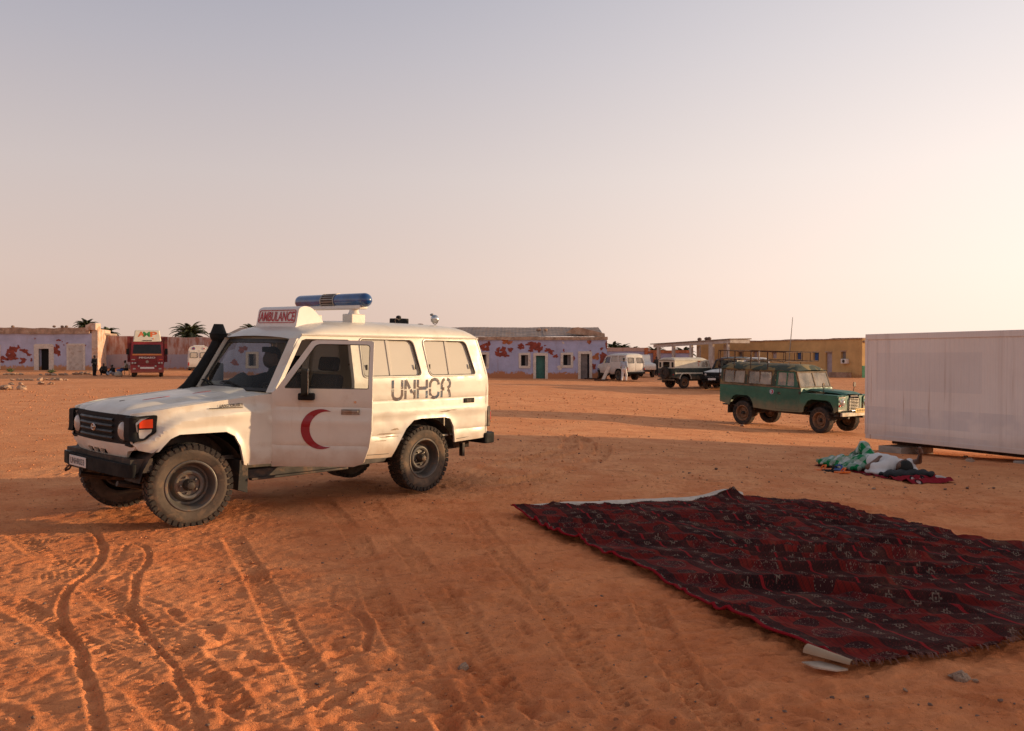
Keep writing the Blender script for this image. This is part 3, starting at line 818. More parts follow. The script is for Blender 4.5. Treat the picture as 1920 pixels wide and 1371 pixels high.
for kind, a, b_, t_, u_ in ops:
    x0, x1, z1 = bx(a), bx(b_), bz(t_)
    if kind == 'window':
        frame_opening(bl, x0, x1, bz(u_), z1, .20, name='window_surround')
        w_ = MB().box(x0 - .02, x1 + .02, .26, .30, bz(u_) - .02, z1 + .02).build('window', 'opening_dark', bl, smooth=None)
        MB().box((x0 + x1) / 2 + .05, x1 - .02, .15, .20, bz(u_) + .02, z1 - .03).build('shutter', 'grey_door', w_, smooth=None)
    else:
        frame_opening(bl, x0, x1, -.6, z1, .22, name='door_surround', sill=False)
        teal = a < 1050
        d_ = MB().box(x0 - .02, x1 - (.14 if not teal else .02), .2, .26, -.5, z1 + .02).build('door', 'teal_door' if teal else 'grey_door', bl, smooth=None)
        for q in range(5): MB().box(x0 + .02, x1 - .16, .185, .198, .05 + q * .36, .05 + q * .36 + .05).build('door_rail', 'teal_door' if teal else 'grey_door', d_, smooth=None)
        MB().box(x0 - .05, x1 + .05, .30, .34, -.6, z1 + .05).build('doorway', 'opening_dark', bl, smooth=None)
for px, py, rx, ry, m_ in ((905, 650, 5, 6, 'red_clay'), (915, 648, 4, 8, 'red_clay'), (911, 655, 5, 4, 'red_clay'), (938, 664, 9, 5, 'red_clay'), (944, 657, 6, 6, 'red_clay'), (934, 656, 4, 4, 'red_clay'), (948, 667, 6, 3, 'red_clay'),
                           (957, 656, 4, 5, 'red_clay'), (950, 641, 9, 5, 'orange_clay'), (976, 651, 6, 4, 'red_clay'), (978, 647, 4, 3, 'red_clay'), (998, 646, 10, 5, 'red_clay'), (1006, 650, 9, 9, 'red_clay'), (996, 657, 4, 4, 'red_clay'),
                           (1012, 655, 5, 5, 'red_clay'), (1029, 657, 7, 4, 'red_clay'), (1033, 662, 4, 3, 'red_clay'), (1042, 668, 4, 3.5, 'red_clay'), (1104, 641.5, 4, 3, 'orange_clay'), (1107, 641, 2, 2, 'red_clay'),
                           (1118, 669, 5, 8, 'orange_clay'), (1130, 670, 6, 9, 'red_clay'), (1128, 654, 3, 2.5, 'red_clay'), (1137, 647, 2, 6, 'red_clay'), (1113, 687, 4, 6, 'red_clay'), (1076, 672, 2.5, 3.5, 'red_clay'),
                           (1057, 657, 1.6, 2.4, 'red_clay'), (1022, 648, 2, 1.2, 'red_clay'), (1056, 643, 2, 2, 'whitewash'), (1049, 690, 4, 4, 'whitewash'), (455, 655, 8, 6, 'red_clay'), (520, 648, 6, 5, 'red_clay'), (440, 680, 7, 5, 'red_clay'), (1107, 659, 2, 2, 'red_clay')):
    patch(bl, bx(px), bz(py), rx * SB, ry * SB, m_)

# ---- mauve building at the left edge, square to its own lit end wall
LY = 86.0; SL = LY / FPX; gL = .30
lx = lambda px: (px - 960) * SL
lz = lambda py: CAMH - (py - HY) * SL - gL
lb = thing('low_building', 'mauve building with open black doorway at the left edge', 'building', (0, LY, gL))
x0w, x1w = lx(-160), lx(172)
hole = [(lx(73), -.3), (lx(92), -.3), (lx(92), lz(654)), (lx(73), lz(654))]
ez = lz(625)
b = MB(); b.sheet([(x0w, -.5), (x1w, -.5), (x1w, ez), (x0w, ez)], [hole], 1.2, lambda x, z: (x, 0, z), lambda x, z: (x, .5, z)); b.build('front_wall', 'mauve_plaster_far', lb)
MB().prism([(x1w, 0), (x1w + .55, .1), (x1w - .9, 6), (x1w - 1.5, 6)], 'xy', -.5, ez + .45).build('end_wall', 'pillar_wash', lb)
MB().box(x0w, x1w - 1.5, 5.7, 6, -.5, ez).build('back_wall', 'mauve_plaster_far', lb)
MB().box(x0w, x1w - .2, .5, 6, ez - .1, ez + .1).build('roof', 'mud_roof', lb)
b = MB(); ragged_prism(b, x0w, x1w - .05, -.15, 1.6, ez - .05, ez + .55, .14, 9); b.build('parapet', 'mud_eave', lb)
b = MB(); ragged_prism(b, x1w - .5, x1w + .5, -.2, .9, ez + .3, ez + .95, .5, 12, .14); b.build('corner_finial', 'pillar_wash', lb)
for q in (lx(20), lx(98), lx(113), lx(121)): MB().ball((q, .4, ez + .68), (.16, .2, .12), 7, 5).build('parapet_stone', 'dark_stone', lb)
MB().box(lx(71), lx(94), .5, .55, -.4, lz(652)).build('doorway', 'opening_dark', lb, smooth=None)
frame_opening(lb, lx(73), lx(92), -.4, lz(654), .48, name='door_surround', sill=False)
frame_opening(lb, lx(129), lx(156), -.4, lz(648), .20, name='blocked_door_surround', sill=False)
MB().box(lx(129) - .01, lx(156) + .01, -.02, .05, -.3, lz(648) + .01).build('blocked_door', 'white_render', lb)
MB().box(lx(-30), lx(1), -.06, .05, .1, lz(646)).build('blocked_door', 'whitewash', lb)
for px, py, rx, ry in ((22, 660, 8, 9), (28, 655, 5, 6), (17, 668, 7, 5), (35, 651, 3, 3), (26, 672, 6, 4), (46, 658, 7, 4), (54, 665, 4, 3), (44, 675, 6, 4), (40, 680, 4, 2.5), (6, 672, 8, 4), (2, 678, 5, 3), (59, 675, 2, 3), (105, 658, 6, 8), (108, 650, 4, 4), (101, 660, 4, 4), (110, 664, 3, 4),
                       (110, 638, 4, 2), (126, 644, 2, 2), (120, 647, 1.2, 1.2), (66, 635, 1.2, 1.2), (98, 669, 1.5, 2), (160.5, 648, 1.3, 1.3), (117, 641, 1, 1)): patch(lb, lx(px), lz(py), rx * SL, ry * SL)

# ---- compound wall behind the truck
cw = thing('compound_wall', 'stained reddish compound wall behind the red truck', 'wall', (0, 90, .2))
SW = 90 / FPX; cxx = lambda px: (px - 960) * SW
b = MB(); xs = np.arange(cxx(176), cxx(470), .5); n_ = len(xs); v = []
for i, x in enumerate(xs):
    zt = 3.75 - .5 * (i / n_) + .10 * vnoise(np.array([x * 1.2]), np.array([3.]), 21)[0] + .12 * vnoise(np.array([x * .4]), np.array([8.]), 22)[0]
    v += [(x, 0, -.6), (x, .45, -.6), (x, .45, zt), (x, 0, zt - .03)]
b.raw(v, [(i * 4 + k, i * 4 + (k + 1) % 4, i * 4 + 4 + (k + 1) % 4, i * 4 + 4 + k) for i in range(n_ - 1) for k in range(4)] + [(0, 1, 2, 3), tuple((n_ - 1) * 4 + k for k in (3, 2, 1, 0))])
b.build('wall_face', 'compound_wall', cw)

# ---- ruined brick walls at the back between the mauve building and the white shelter
rw = thing('ruined_wall', 'crumbling brick wall with blue panel behind the white vehicles', 'wall', (0, 96, 0))
SR = 96 / FPX; rx_ = lambda px: (px - 960) * SR
rz_ = lambda py: CAMH - (py - HY) * SR
MB().box(rx_(1132), rx_(1212), 0, .4, -.5, rz_(659)).build('plaster_face', 'ruin_blue', rw)
b = MB(); ragged_prism(b, rx_(1130), rx_(1216), -.08, .45, rz_(659), rz_(652.5), .12, 31, .35); b.build('brick_coping', 'ruin_plaster', rw)
for k, (a, c_, t_) in enumerate(((1208, 1215, 652), (1225, 1233, 658))):
    b = MB(); ragged_prism(b, rx_(a), rx_(c_), -.12, .5, -.5, rz_(t_), .08, 40 + k, .2); b.build('brick_pier', 'orange_clay', rw)
MB().box(rx_(1215), rx_(1300), .2, .5, -.5, rz_(662)).build('plaster_face', 'ruin_blue', rw)
b = MB(); ragged_prism(b, rx_(1214), rx_(1300), .05, .55, rz_(662), rz_(657), .15, 35, .3); b.build('brick_coping', 'orange_clay', rw)
MB().box(rx_(1236), rx_(1300), 8, 8.4, -.5, rz_(656)).build('far_wall', 'ochre_plaster', rw)

# ---- ochre building on the right
OC = Vector((27.2, 68.0)); OD = Vector((-.425, .905)).normalized()
gO = gz_(24, 74)
def os_(px):
    k = (px - 960) / FPX
    return (OC.x - OC.y * k) / (-OD.x + OD.y * k)
def oz(py, s): return CAMH - (py - HY) / FPX * (OC.y + OD.y * s) - gO
ob = thing('ochre_building', 'long flat roofed ochre building behind the green four by four', 'building', (OC.x, OC.y, gO), math.atan2(OD.y, OD.x))
# local x runs away along the facade, local y = +: facade side is +y (towards the camera's left)
Ls = os_(1306); oh = oz(636, 0)
fac = [(1548, 1560, 661, 699, 'door', 'lilac_door'), (1577, 1586, 659.5, 674, 'window', 'grey_door'), (1525, 1535, 661, 676, 'window', 'cloth_blue'), (1493, 1503, 661, 674, 'window', 'cloth_blue'), (1447, 1456, 661, 672, 'window', 'lilac_door'), (1412, 1420, 660, 690, 'door', 'lilac_door'), (1384, 1392, 660, 672, 'window', 'grey_door')]
hol = []
for a, b_, t_, u_, kd, m_ in fac:
    s0, s1 = os_(b_), os_(a); hol.append((s0, s1, oz(u_, s0) if kd == 'window' else .02, oz(t_, s0), kd, m_))
b = MB(); b.sheet([(0, -.6), (Ls, -.6), (Ls, oh), (0, oh)], [[(s0, z0), (s1, z0), (s1, z1), (s0, z1)] for s0, s1, z0, z1, *_ in hol], 1.3, lambda x, z: (x, 0, z), lambda x, z: (x, -.35, z)); b.build('front_wall', 'ochre_plaster', ob)
MB().box(-.36, -.01, -7, 0, -.6, oh).build('end_wall', 'ochre_plaster', ob)
MB().box(-.40, -.37, -2.2, .02, -.6, .95).build('green_dado', 'green_paint_wall', ob, smooth=None)
MB().box(-.1, Ls, -7.2, -6.9, -.6, oh).build('back_wall', 'ochre_plaster', ob)
MB().box(-.5, Ls, -7.2, -.1, oh - .25, oh - .1).build('roof', 'mud_roof', ob)
b = MB(); ragged_prism(b, -.45, Ls, -.36, .09, oh, oh + .10, .05, 51, .5); b.build('parapet', 'mud_eave', ob)
for s0, s1, z0, z1, kd, m_ in hol:
    w_ = MB().box(s0 - .02, s1 + .02, -.22, -.18, z0 - .02, z1 + .02).build(kd, m_, ob, smooth=None)
    MB().box(s0 - .06, s1 + .06, -.15, .025, z1, z1 + .09).build('lintel', 'mud_eave', w_)
s_ac = os_(1583)
ac = MB().box(s_ac - .5, s_ac + .1, .02, .3, oz(682, s_ac), oz(673, s_ac)).build('air_conditioner', 'sign_white', ob, bevel=.03)
MB().lathe([(.0, .012), (.13, .012), (.14, 0), (.14, -.01)], (s_ac - .2, .302, oz(677.5, s_ac)), (0, 1, 0), 18).build('fan_grille', 'dark_metal', ac)
MB().box(os_(1597), os_(1562), .02, .5, -.4, .42).build('bench', 'mud_eave', ob)
tag(MB().box(28.3, 28.5, 67.2, 67.4, gO - .2, gO + 1.9).build('post', 'rusty_iron'), 'short dark post at the corner of the ochre building', 'post')
pm = at(1483.5, 690, 74); tag(MB().tube([(pm.x - .2, 74, 1.0), (pm.x - .1, 74, 2.4), (pm.x + .12, 74, 5.02)], [.05, .045, .025], 7).build('mast', 'dull_steel'), 'thin bare metal mast rising above the ochre building roof', 'mast')

# ---- white shelter with posts
CD = Vector((-.433, .9)).normalized(); C0 = Vector((19.1, 76.0))
sh = thing('shelter', 'open white shelter on square posts left of the ochre building', 'shelter', (C0.x, C0.y, gz_(18, 78)), math.atan2(CD.y, CD.x))
g_s = gz_(18, 78); hz = CAMH + 33 * 76 / FPX - g_s
def cs(px):
    k = (px - 960) / FPX
    return (C0.x - C0.y * k) / (-CD.x + CD.y * k)
sc_ = cs(1294); se = cs(1227)
b = MB(); b.raw([(-.3, .25, hz), (se + .4, .25, hz - .28), (se + .4, -2.2, hz - .2), (-.3, -2.2, hz + .05), (-.3, .25, hz + .09), (se + .4, .25, hz - .19), (se + .4, -2.2, hz - .11), (-.3, -2.2, hz + .14)], [(0, 1, 2, 3), (7, 6, 5, 4), (0, 4, 5, 1), (1, 5, 6, 2), (2, 6, 7, 3), (3, 7, 4, 0)]); b.build('roof_slab', 'mud_roof', sh)
sl = lambda s: hz - .28 * s / se
for s0, s1, m_ in ((-.2, sc_, 'white_render'), (sc_ + .02, se, 'white_render')):
    MB().raw([(s0, .12, sl(s0) - .30), (s1, .12, sl(s1) - .30), (s1, -.12, sl(s1) - .30), (s0, -.12, sl(s0) - .30), (s0, .12, sl(s0) - .01), (s1, .12, sl(s1) - .01), (s1, -.12, sl(s1) - .01), (s0, -.12, sl(s0) - .01)], [(0, 1, 2, 3), (7, 6, 5, 4), (0, 4, 5, 1), (1, 5, 6, 2), (2, 6, 7, 3), (3, 7, 4, 0)]).build('beam', m_, sh)
MB().box(-.2, .05, -2.1, -.13, hz - .30, hz + .02).build('beam', 'white_render', sh)
for s, y_, w in ((cs(1365), 0, .09), (cs(1334), -.0, .28), (cs(1296), 0, .16), (cs(1263), 0, .16), (cs(1235), 0, .18), (cs(1330), -1.9, .2), (cs(1280), -1.9, .16)):
    MB().box(s - w, s + w, y_ - min(w, .11), y_ + min(w, .11), -.4, sl(s) - .30).build('post', 'white_render', sh)
for px in (1305, 1318, 1323):
    MB().ball((cs(px), -.4, sl(cs(px)) + .24), (.22, .2, .16), 8, 6).build('roof_stone', 'dark_stone', sh)

# ================================================================== WHITE CONTAINER
KA = Vector((8.18, 20.0)); KD = Vector((.432, -.902)).normalized()
kz0, kz1, KL, KW = -.27, 2.13, 17.0, 2.44  # KL runs on out of view so the container's shadow covers the foreground
def container_material():
    m = bpy.data.materials.new('container_paint'); m.use_nodes = True; t = NT(m.node_tree); v = t.co('Object'); x, y, z = t.xyz(v)
    a = t.noise(v, .6, 4, .6)
    c = t.mix(a.ramp(.3, .7), (.80, .71, .655), (.87, .785, .73))
    s1 = t.noise(t.mapv(v, (1, 1, .03)), 2.6, 4, .75).ramp(.53, .68)
    s2 = t.noise(t.mapv(v, (1, 1, .02)), 11., 3, .8).ramp(.60, .70)
    c = t.mix(s1 * .28, c, (.46, .35, .30))
    c = t.mix(s2 * (z.ramp(2.1, .2) * .75 + .15), c, (.40, .22, .13))
    low_ = (z + (a - .5) * .5).ramp(.42, .05); c = t.mix(low_ * .35, c, (.50, .30, .19))
    rib_ = ((x - .03) / .115).fract(); c = t.mix((rib_.lt(.10) + (rib_ - .50).abs().lt(.05)).min(1.) * t.noise(v, 2.2, 3).ramp(.25, .6) * .12, c, (.52, .42, .37))  # groove shading painted into the colour as darker rib lines
    # ghost of a painted-out band
    band = (z - .55).abs().lt(.20) + (z - .12).abs().lt(.09)
    c = t.mix(band.min(1.) * t.noise(v, 1.4, 3).ramp(.35, .6) * .35, c, (.50, .48, .51))
    sq = ((x - 1.6).abs().lt(1.3)) * ((z - 1.55).abs().lt(.42))
    c = t.mix(sq * .22, c, (.52, .50, .52))
    t.out(c, .55, 0, t.bump(t.noise(v, 1.2, 2), .25, .05), .4); MT['container_paint'] = m
container_material()
ct = thing('white_container', 'long white ribbed container raised on concrete blocks at the right edge', 'container', (KA.x, KA.y, kz0), math.atan2(KD.y, KD.x))
# local x along the side, local y: side facing the camera is -y
b = MB(); H = kz1 - kz0
pitch = .115; xs = [0.]; ysd = [0.]
k = 0.03
while k < KL - .1:
    for dx, dy in ((0, 0), (.012, .004), (.05, .004), (.062, 0)): xs.append(k + dx); ysd.append(-dy)
    k += pitch
xs.append(KL); ysd.append(0.)
v = []
for x, d in zip(xs, ysd): v += [(x, d, .10), (x, d, H - .13)]
b.raw(v, [(i * 2, i * 2 + 2, i * 2 + 3, i * 2 + 1) for i in range(len(xs) - 1)])
b.build('ribbed_side', 'container_paint', ct, smooth=20)
MB().box(0.002, KL - .002, .012, KW, .04, H - .02).build('box_body', 'container_paint', ct, bevel=.01)
MB().box(-.012, KL, -.022, KW + .02, H - .13, H).build('top_rail', 'container_paint', ct, bevel=.012)
MB().box(-.008, KL, -.018, KW + .018, -.0, .10).build('bottom_rail', 'container_paint', ct, bevel=.01)
MB().box(-.016, .05, -.026, .03, .101, H - .131).build('corner_post', 'container_paint', ct, bevel=.008)
MB().box(.3, KL - .3, .5, .7, -.12, -.002).build('underframe_beam', 'rusty_iron', ct)
MB().box(.3, KL - .3, 1.8, 2.0, -.12, -.002).build('underframe_beam', 'rusty_iron', ct)
Mk = Matrix.Translation((KA.x, KA.y, 0)) @ Matrix.Rotation(math.atan2(KD.y, KD.x), 4, 'Z')
for k, (s, nm) in enumerate(((.42, 'grey concrete block under the far end of the white container'), (3.62, 'grey concrete block under the white container at the right edge'), (9.2, None))):
    if nm is None: continue
    p = Mk @ Vector((s + .3, .3, 0)); gz0 = gz_(p.x, p.y)
    o = MB().box(s, s + .62, -.08, .95, gz0 - .08, kz0 - .125, ).xf(Mk).build('concrete_block', 'concrete', None, bevel=.012)
    tag(o, nm, 'block', 'blocks under the container')
mat('grille_plastic', (.035, .034, .033), .45, var=.2, spec=.4)
# ================================================================== TROOP CARRIER (x runs rearwards from the front axle, -y is the left side, z up)
def sm(t): t = max(0., min(1., t)); return t * t * (3 - 2 * t)
def lerp_tab(x, tab):
    if x <= tab[0][0]: return tab[0][1]
    for (a, b), (c, d) in zip(tab, tab[1:]):
        if x <= c: return b + (d - b) * (x - a) / (c - a)
    return tab[-1][1]
LEDGE = ((-.62, .83), (-.45, .86), (-.32, .95), (-.12, 1.04), (.2, 1.075), (.85, 1.10))
ARCH_F = [(.53, .55), (.485, .74), (.42, .845), (.33, .892), (-.15, .896), (-.25, .86), (-.33, .79), (-.375, .745)]
ARCH_R = [(2.46, .46), (2.54, .60), (2.66, .78), (2.78, .872), (2.90, .885), (3.28, .882), (3.38, .86), (3.44, .76), (3.47, .56)]
def wy(x, z):
    w = .82
    if z < .66: w -= .035 * ((.66 - z) / .22) ** 2
    if z > 1.36: w -= (z - 1.36) * .19
    w += .007 * sm((1.005 - abs(z - .965) * 1 - .955) / .03) if .9 < z < 1.03 and x > .8 else 0
    w -= .007 * math.exp(-((z - 1.118) / .012) ** 2)
    w -= .006 * math.exp(-((z - .72) / .012) ** 2) if x > .6 else 0
    if x < .86:
        zl = lerp_tab(x, LEDGE); w -= .042 * sm((z - zl + .02) / .08) * sm((.9 - x) / .25)
        w += .02 * math.exp(-((z - zl + .03) / .05) ** 2) * sm((.7 - x) / .3)
    for cx, cz, tab in ((0, .5, ARCH_F), (2.98, .5, ARCH_R)):      # rolled lips round the arches
        if abs(x - cx) < .62 and z < 1.0:
            d = segdist(np.array([(x, z)]), tab, False)[0]
            w += .016 * math.exp(-(d / .035) ** 2)
    if 2.1 < x < 2.7 and z < 1.0:      # knocks ahead of the rear arch
        for dx0, dz0, rx, rz, am in ((2.33, .90, .11, .05, .013), (2.48, .84, .07, .06, -.008), (2.28, .74, .09, .05, .010), (2.50, .70, .06, .05, .010)): w -= am * math.exp(-((x - dx0) / rx) ** 2 - ((z - dz0) / rz) ** 2)
    if x < -.22: w -= .13 * ((-.22 - x) / .4) ** 2
    if x > 3.9: w -= .05 * ((x - 3.9) / .24) ** 2
    return w
def roof_z(x):
    return lerp_tab(x, ((1.15, 1.815), (1.25, 1.875), (1.38, 1.925), (1.55, 1.965), (1.8, 2.0), (2.1, 2.015), (3.2, 2.012), (3.6, 2.003), (3.78, 1.985), (3.87, 1.955), (3.925, 1.915), (3.95, 1.87)))
def make_wheel(root, x, y, steer=0., lugs=True, rim='rim_steel', rad=.397, name='wheel', wid=.225, tyre='tyre_rubber', spin=0.):
    """wheel part with tyre, rim and hub under it; outer face away from the centre line"""
    s = -1 if y < 0 else 1
    M = Matrix.Translation((x, y, rad)) @ Matrix.Rotation(steer, 4, 'Z')
    ax = (0, s, 0); h = wid / 2; r = rad
    prof = [(.225, -h * .75), (.25, -h * .95), (.30, -h * 1.02), (r - .045, -h * .98), (r - .02, -h * .86), (r - .016, 0), (r - .02, h * .86), (r - .045, h * .98), (r - .07, h * 1.03), (.315, h * 1.04), (.308, h * 1.02), (.262, h * .98), (.24, h * .86), (.225, h * .70)]
    k = rad / .397
    prof = [(p if p > .32 else p * k, q) for p, q in prof]
    t = MB().lathe(prof, (0, 0, 0), ax, 56).xf(M).build(name, tyre, root, smooth=40)
    if lugs:
        b = MB(); n_ = 40
        for i in range(n_):
            for side in (-1, 1):
                a = 2 * math.pi * (i + (.5 if side > 0 else 0)) / n_ + spin
                Q = Matrix.Rotation(a, 4, 'Y') @ Matrix.Translation((0, side * h * .62, r - .010))
                b.box(-.0225, .0225, -h * .40, h * .40, -.012, .009, Q @ Matrix.Rotation(side * .18, 4, 'Z'))
                b.box(-.020, .020, -.006, .005, -.040, .0, Q @ Matrix.Translation((0, side * h * .38, 0)))
            b.box(-.02, .02, -h * .18, h * .18, -.012, .008, Matrix.Rotation(a + .1, 4, 'Y') @ Matrix.Translation((0, 0, r - .010)) @ Matrix.Rotation(.5, 4, 'Z'))
        b.xf(M).build('tread', 'tread_rubber', t, smooth=None)
    rm = [(.236, h * .86), (.245, h * .93), (.238, h * .97), (.226, h * .96), (.214, h * .80), (.205, h * .60), (.198, h * .05), (.190, -h * .10), (.172, -h * .12), (.155, h * .05), (.140, h * .30), (.125, h * .36), (.105, h * .30), (.098, h * .12), (.0, h * .12)]
    MB().lathe([(p * k, q) for p, q in rm], (0, 0, 0), ax, 40).xf(M).build('rim', rim, t, smooth=35)
    b = MB(); b.lathe([(.058, h * .12), (.056, h * .42), (.05, h * .5), (.046, h * .62), (.036, h * .74), (.034, h * .86), (.02, h * .9), (0, h * .9)], (0, 0, 0), ax, 18)
    for i in range(6): a = math.pi * i / 3; b.cyl((.043 * math.cos(a), s * h * .6, .043 * math.sin(a)), (.043 * math.cos(a), s * h * .76, .043 * math.sin(a)), .007, n=6)
    b.xf(M).build('hub', 'dark_metal', t, smooth=35)
    b = MB()
    for i in range(5):
        a = 2 * math.pi * i / 5 + .6 + spin
        b.cyl((.08 * math.cos(a), s * h * .12, .08 * math.sin(a)), (.08 * math.cos(a), s * h * .40, .08 * math.sin(a)), .0115, .008, n=6)
    b.xf(M).build('wheel_nuts', 'dull_steel', t, smooth=None)
    return t
def clipx(poly, x0, x1):
    for lim, sg in ((x0, 1), (x1, -1)):
        out = []
        for i in range(len(poly)):
            a, b = poly[i - 1], poly[i]; da, db = (a[0] - lim) * sg, (b[0] - lim) * sg
            if (da < 0) != (db < 0): t = da / (da - db); out.append((lim, a[1] + (b[1] - a[1]) * t))
            if db >= 0: out.append(b)
        poly = out
    return poly
def rear_arch_liner(x, y, s, root, r=.47, z0=.42):
    b = MB(); pts = [(x + r * 1.08 * math.cos(a), z0 + r * math.sin(a)) for a in np.linspace(.14, math.pi - .14, 13)]
    b.grid(lambda i, w: (pts[int(i)][0], s * w, pts[int(i)][1]), range(13), [.50, .80])
    b.prism([(p[0], p[1]) for p in pts], 'xz', s * .49, s * .50)
    return b.build('wheel_arch_liner', 'dark_metal', root)

def door_parts(root, s, paint, theta, hero):
    """front door hung at x=.855; theta opens it outwards"""
    HX, HYd = .855, s * .80
    Mo = Matrix.Translation((HX, HYd, 0)) @ Matrix.Rotation(-theta if s < 0 else theta, 4, 'Z') @ Matrix.Translation((-HX, -HYd, 0))
    up = [(.90, 1.287), (1.245, 1.79), (1.30, 1.805), (1.86, 1.805), (1.885, 1.79), (1.885, 1.287)]
    gl = rpoly([(.985, 1.31), (1.285, 1.745), (1.325, 1.762), (1.825, 1.762), (1.845, 1.745), (1.845, 1.31)], .02, 3)
    out = [(.86, .50), (1.70, .505), (1.80, .545), (1.855, .70), (1.882, .88), (1.885, 1.287)] + up[::-1][1:-1] + [(.90, 1.287), (.86, 1.262)]
    b = MB(); b.sheet(out, [gl], .06, lambda x, z: (x, s * wy(max(x, .90), z), z), lambda x, z: (x, s * (wy(max(x, .9), z) - (.075 if z < 1.27 else .035)), z), (1.106, 1.118, 1.130, .935, .965, .995, .708, .72, .732) if hero else ())
    d = b.xf(Mo).build('door', paint, root, smooth=32)
    b = MB(); b.sheet(gl, [], .2, lambda x, z: (x, s * (wy(x, z) - .02), z)); b.xf(Mo).build('door_window', 'door_glass', d, smooth=40)
    b = MB(); b.tube([(x, s * (wy(x, z) - .004), z) for x, z in gl], .006, 5, True); b.xf(Mo).build('window_gasket', 'gasket', d)
    b = MB(); b.box(1.57, 1.76, s * .823, s * .832, 1.045, 1.10); b.box(1.585, 1.745, s * .832, s * .85, 1.068, 1.092); b.xf(Mo).build('door_handle', 'dull_steel' if hero else 'black_plastic', d, bevel=.006)
    if hero:
        b = MB(); b.lathe([(.0, .008), (.014, .008), (.018, 0)], (1.71, s * .815, 1.175), (0, s, 0), 14); b.xf(Mo).build('key_lock', 'chrome', d)
        # mirror: foot on the door skin, arm and tall black housing
        b = MB(); b.box(1.14, 1.30, s * .80, s * .90, 1.19, 1.262); b.xf(Mo).build('mirror_foot', 'black_plastic', d, bevel=.012)
        b = MB(); b.box(1.19, 1.25, s * .86, s * .93, 1.24, 1.34); b.xf(Mo).build('mirror_arm', 'black_plastic', d, bevel=.01)
        Mm = Mo @ Matrix.Translation((1.22, s * .93, 1.375)) @ Matrix.Rotation(.15, 4, 'Z')
        b = MB(); b.prism(rrect(-.095, .095, -.13, .15, .03), 'yz', -.035, .03, Mm, .12); b.build('mirror', 'black_plastic', d, smooth=40)
        b = MB(); b.prism(rrect(-.083, .083, -.118, .138, .02), 'yz', .031, .0335, Mm); b.build('mirror_glass', 'chrome', d, smooth=None)
        # red crescent: outer disc minus a smaller disc shifted towards the rear
        R0, r0, off = .206, .183, .067; cx, cz = 1.365, .892
        pts = []; xi = (R0 * R0 - r0 * r0 + off * off) / (2 * off); a0 = math.acos(xi / R0); a1 = math.acos((xi - off) / r0)
        for i in range(33): a = a0 + (2 * math.pi - 2 * a0) * i / 32; pts.append((cx + R0 * math.cos(a), cz + R0 * math.sin(a)))
        for i in range(1, 32): a = (2 * math.pi - a1) - (2 * math.pi - 2 * a1) * i / 32; pts.append((cx + off + r0 * math.cos(a), cz + r0 * math.sin(a)))
        b = MB(); b.sheet(pts, [], .03, lambda x, z: (x, s * (wy(x, z) + .005), z), lambda x, z: (x, s * (wy(x, z) - .01), z)); b.xf(Mo).build('red_crescent', 'crescent_red', d, smooth=None, label='dark red crescent emblem')
        # inner trim
    b = MB(); b.box(.93, 1.80, s * .735, s * .744, .58, 1.24); b.xf(Mo).build('door_trim', 'grey_interior', d, bevel=.01)
    return d

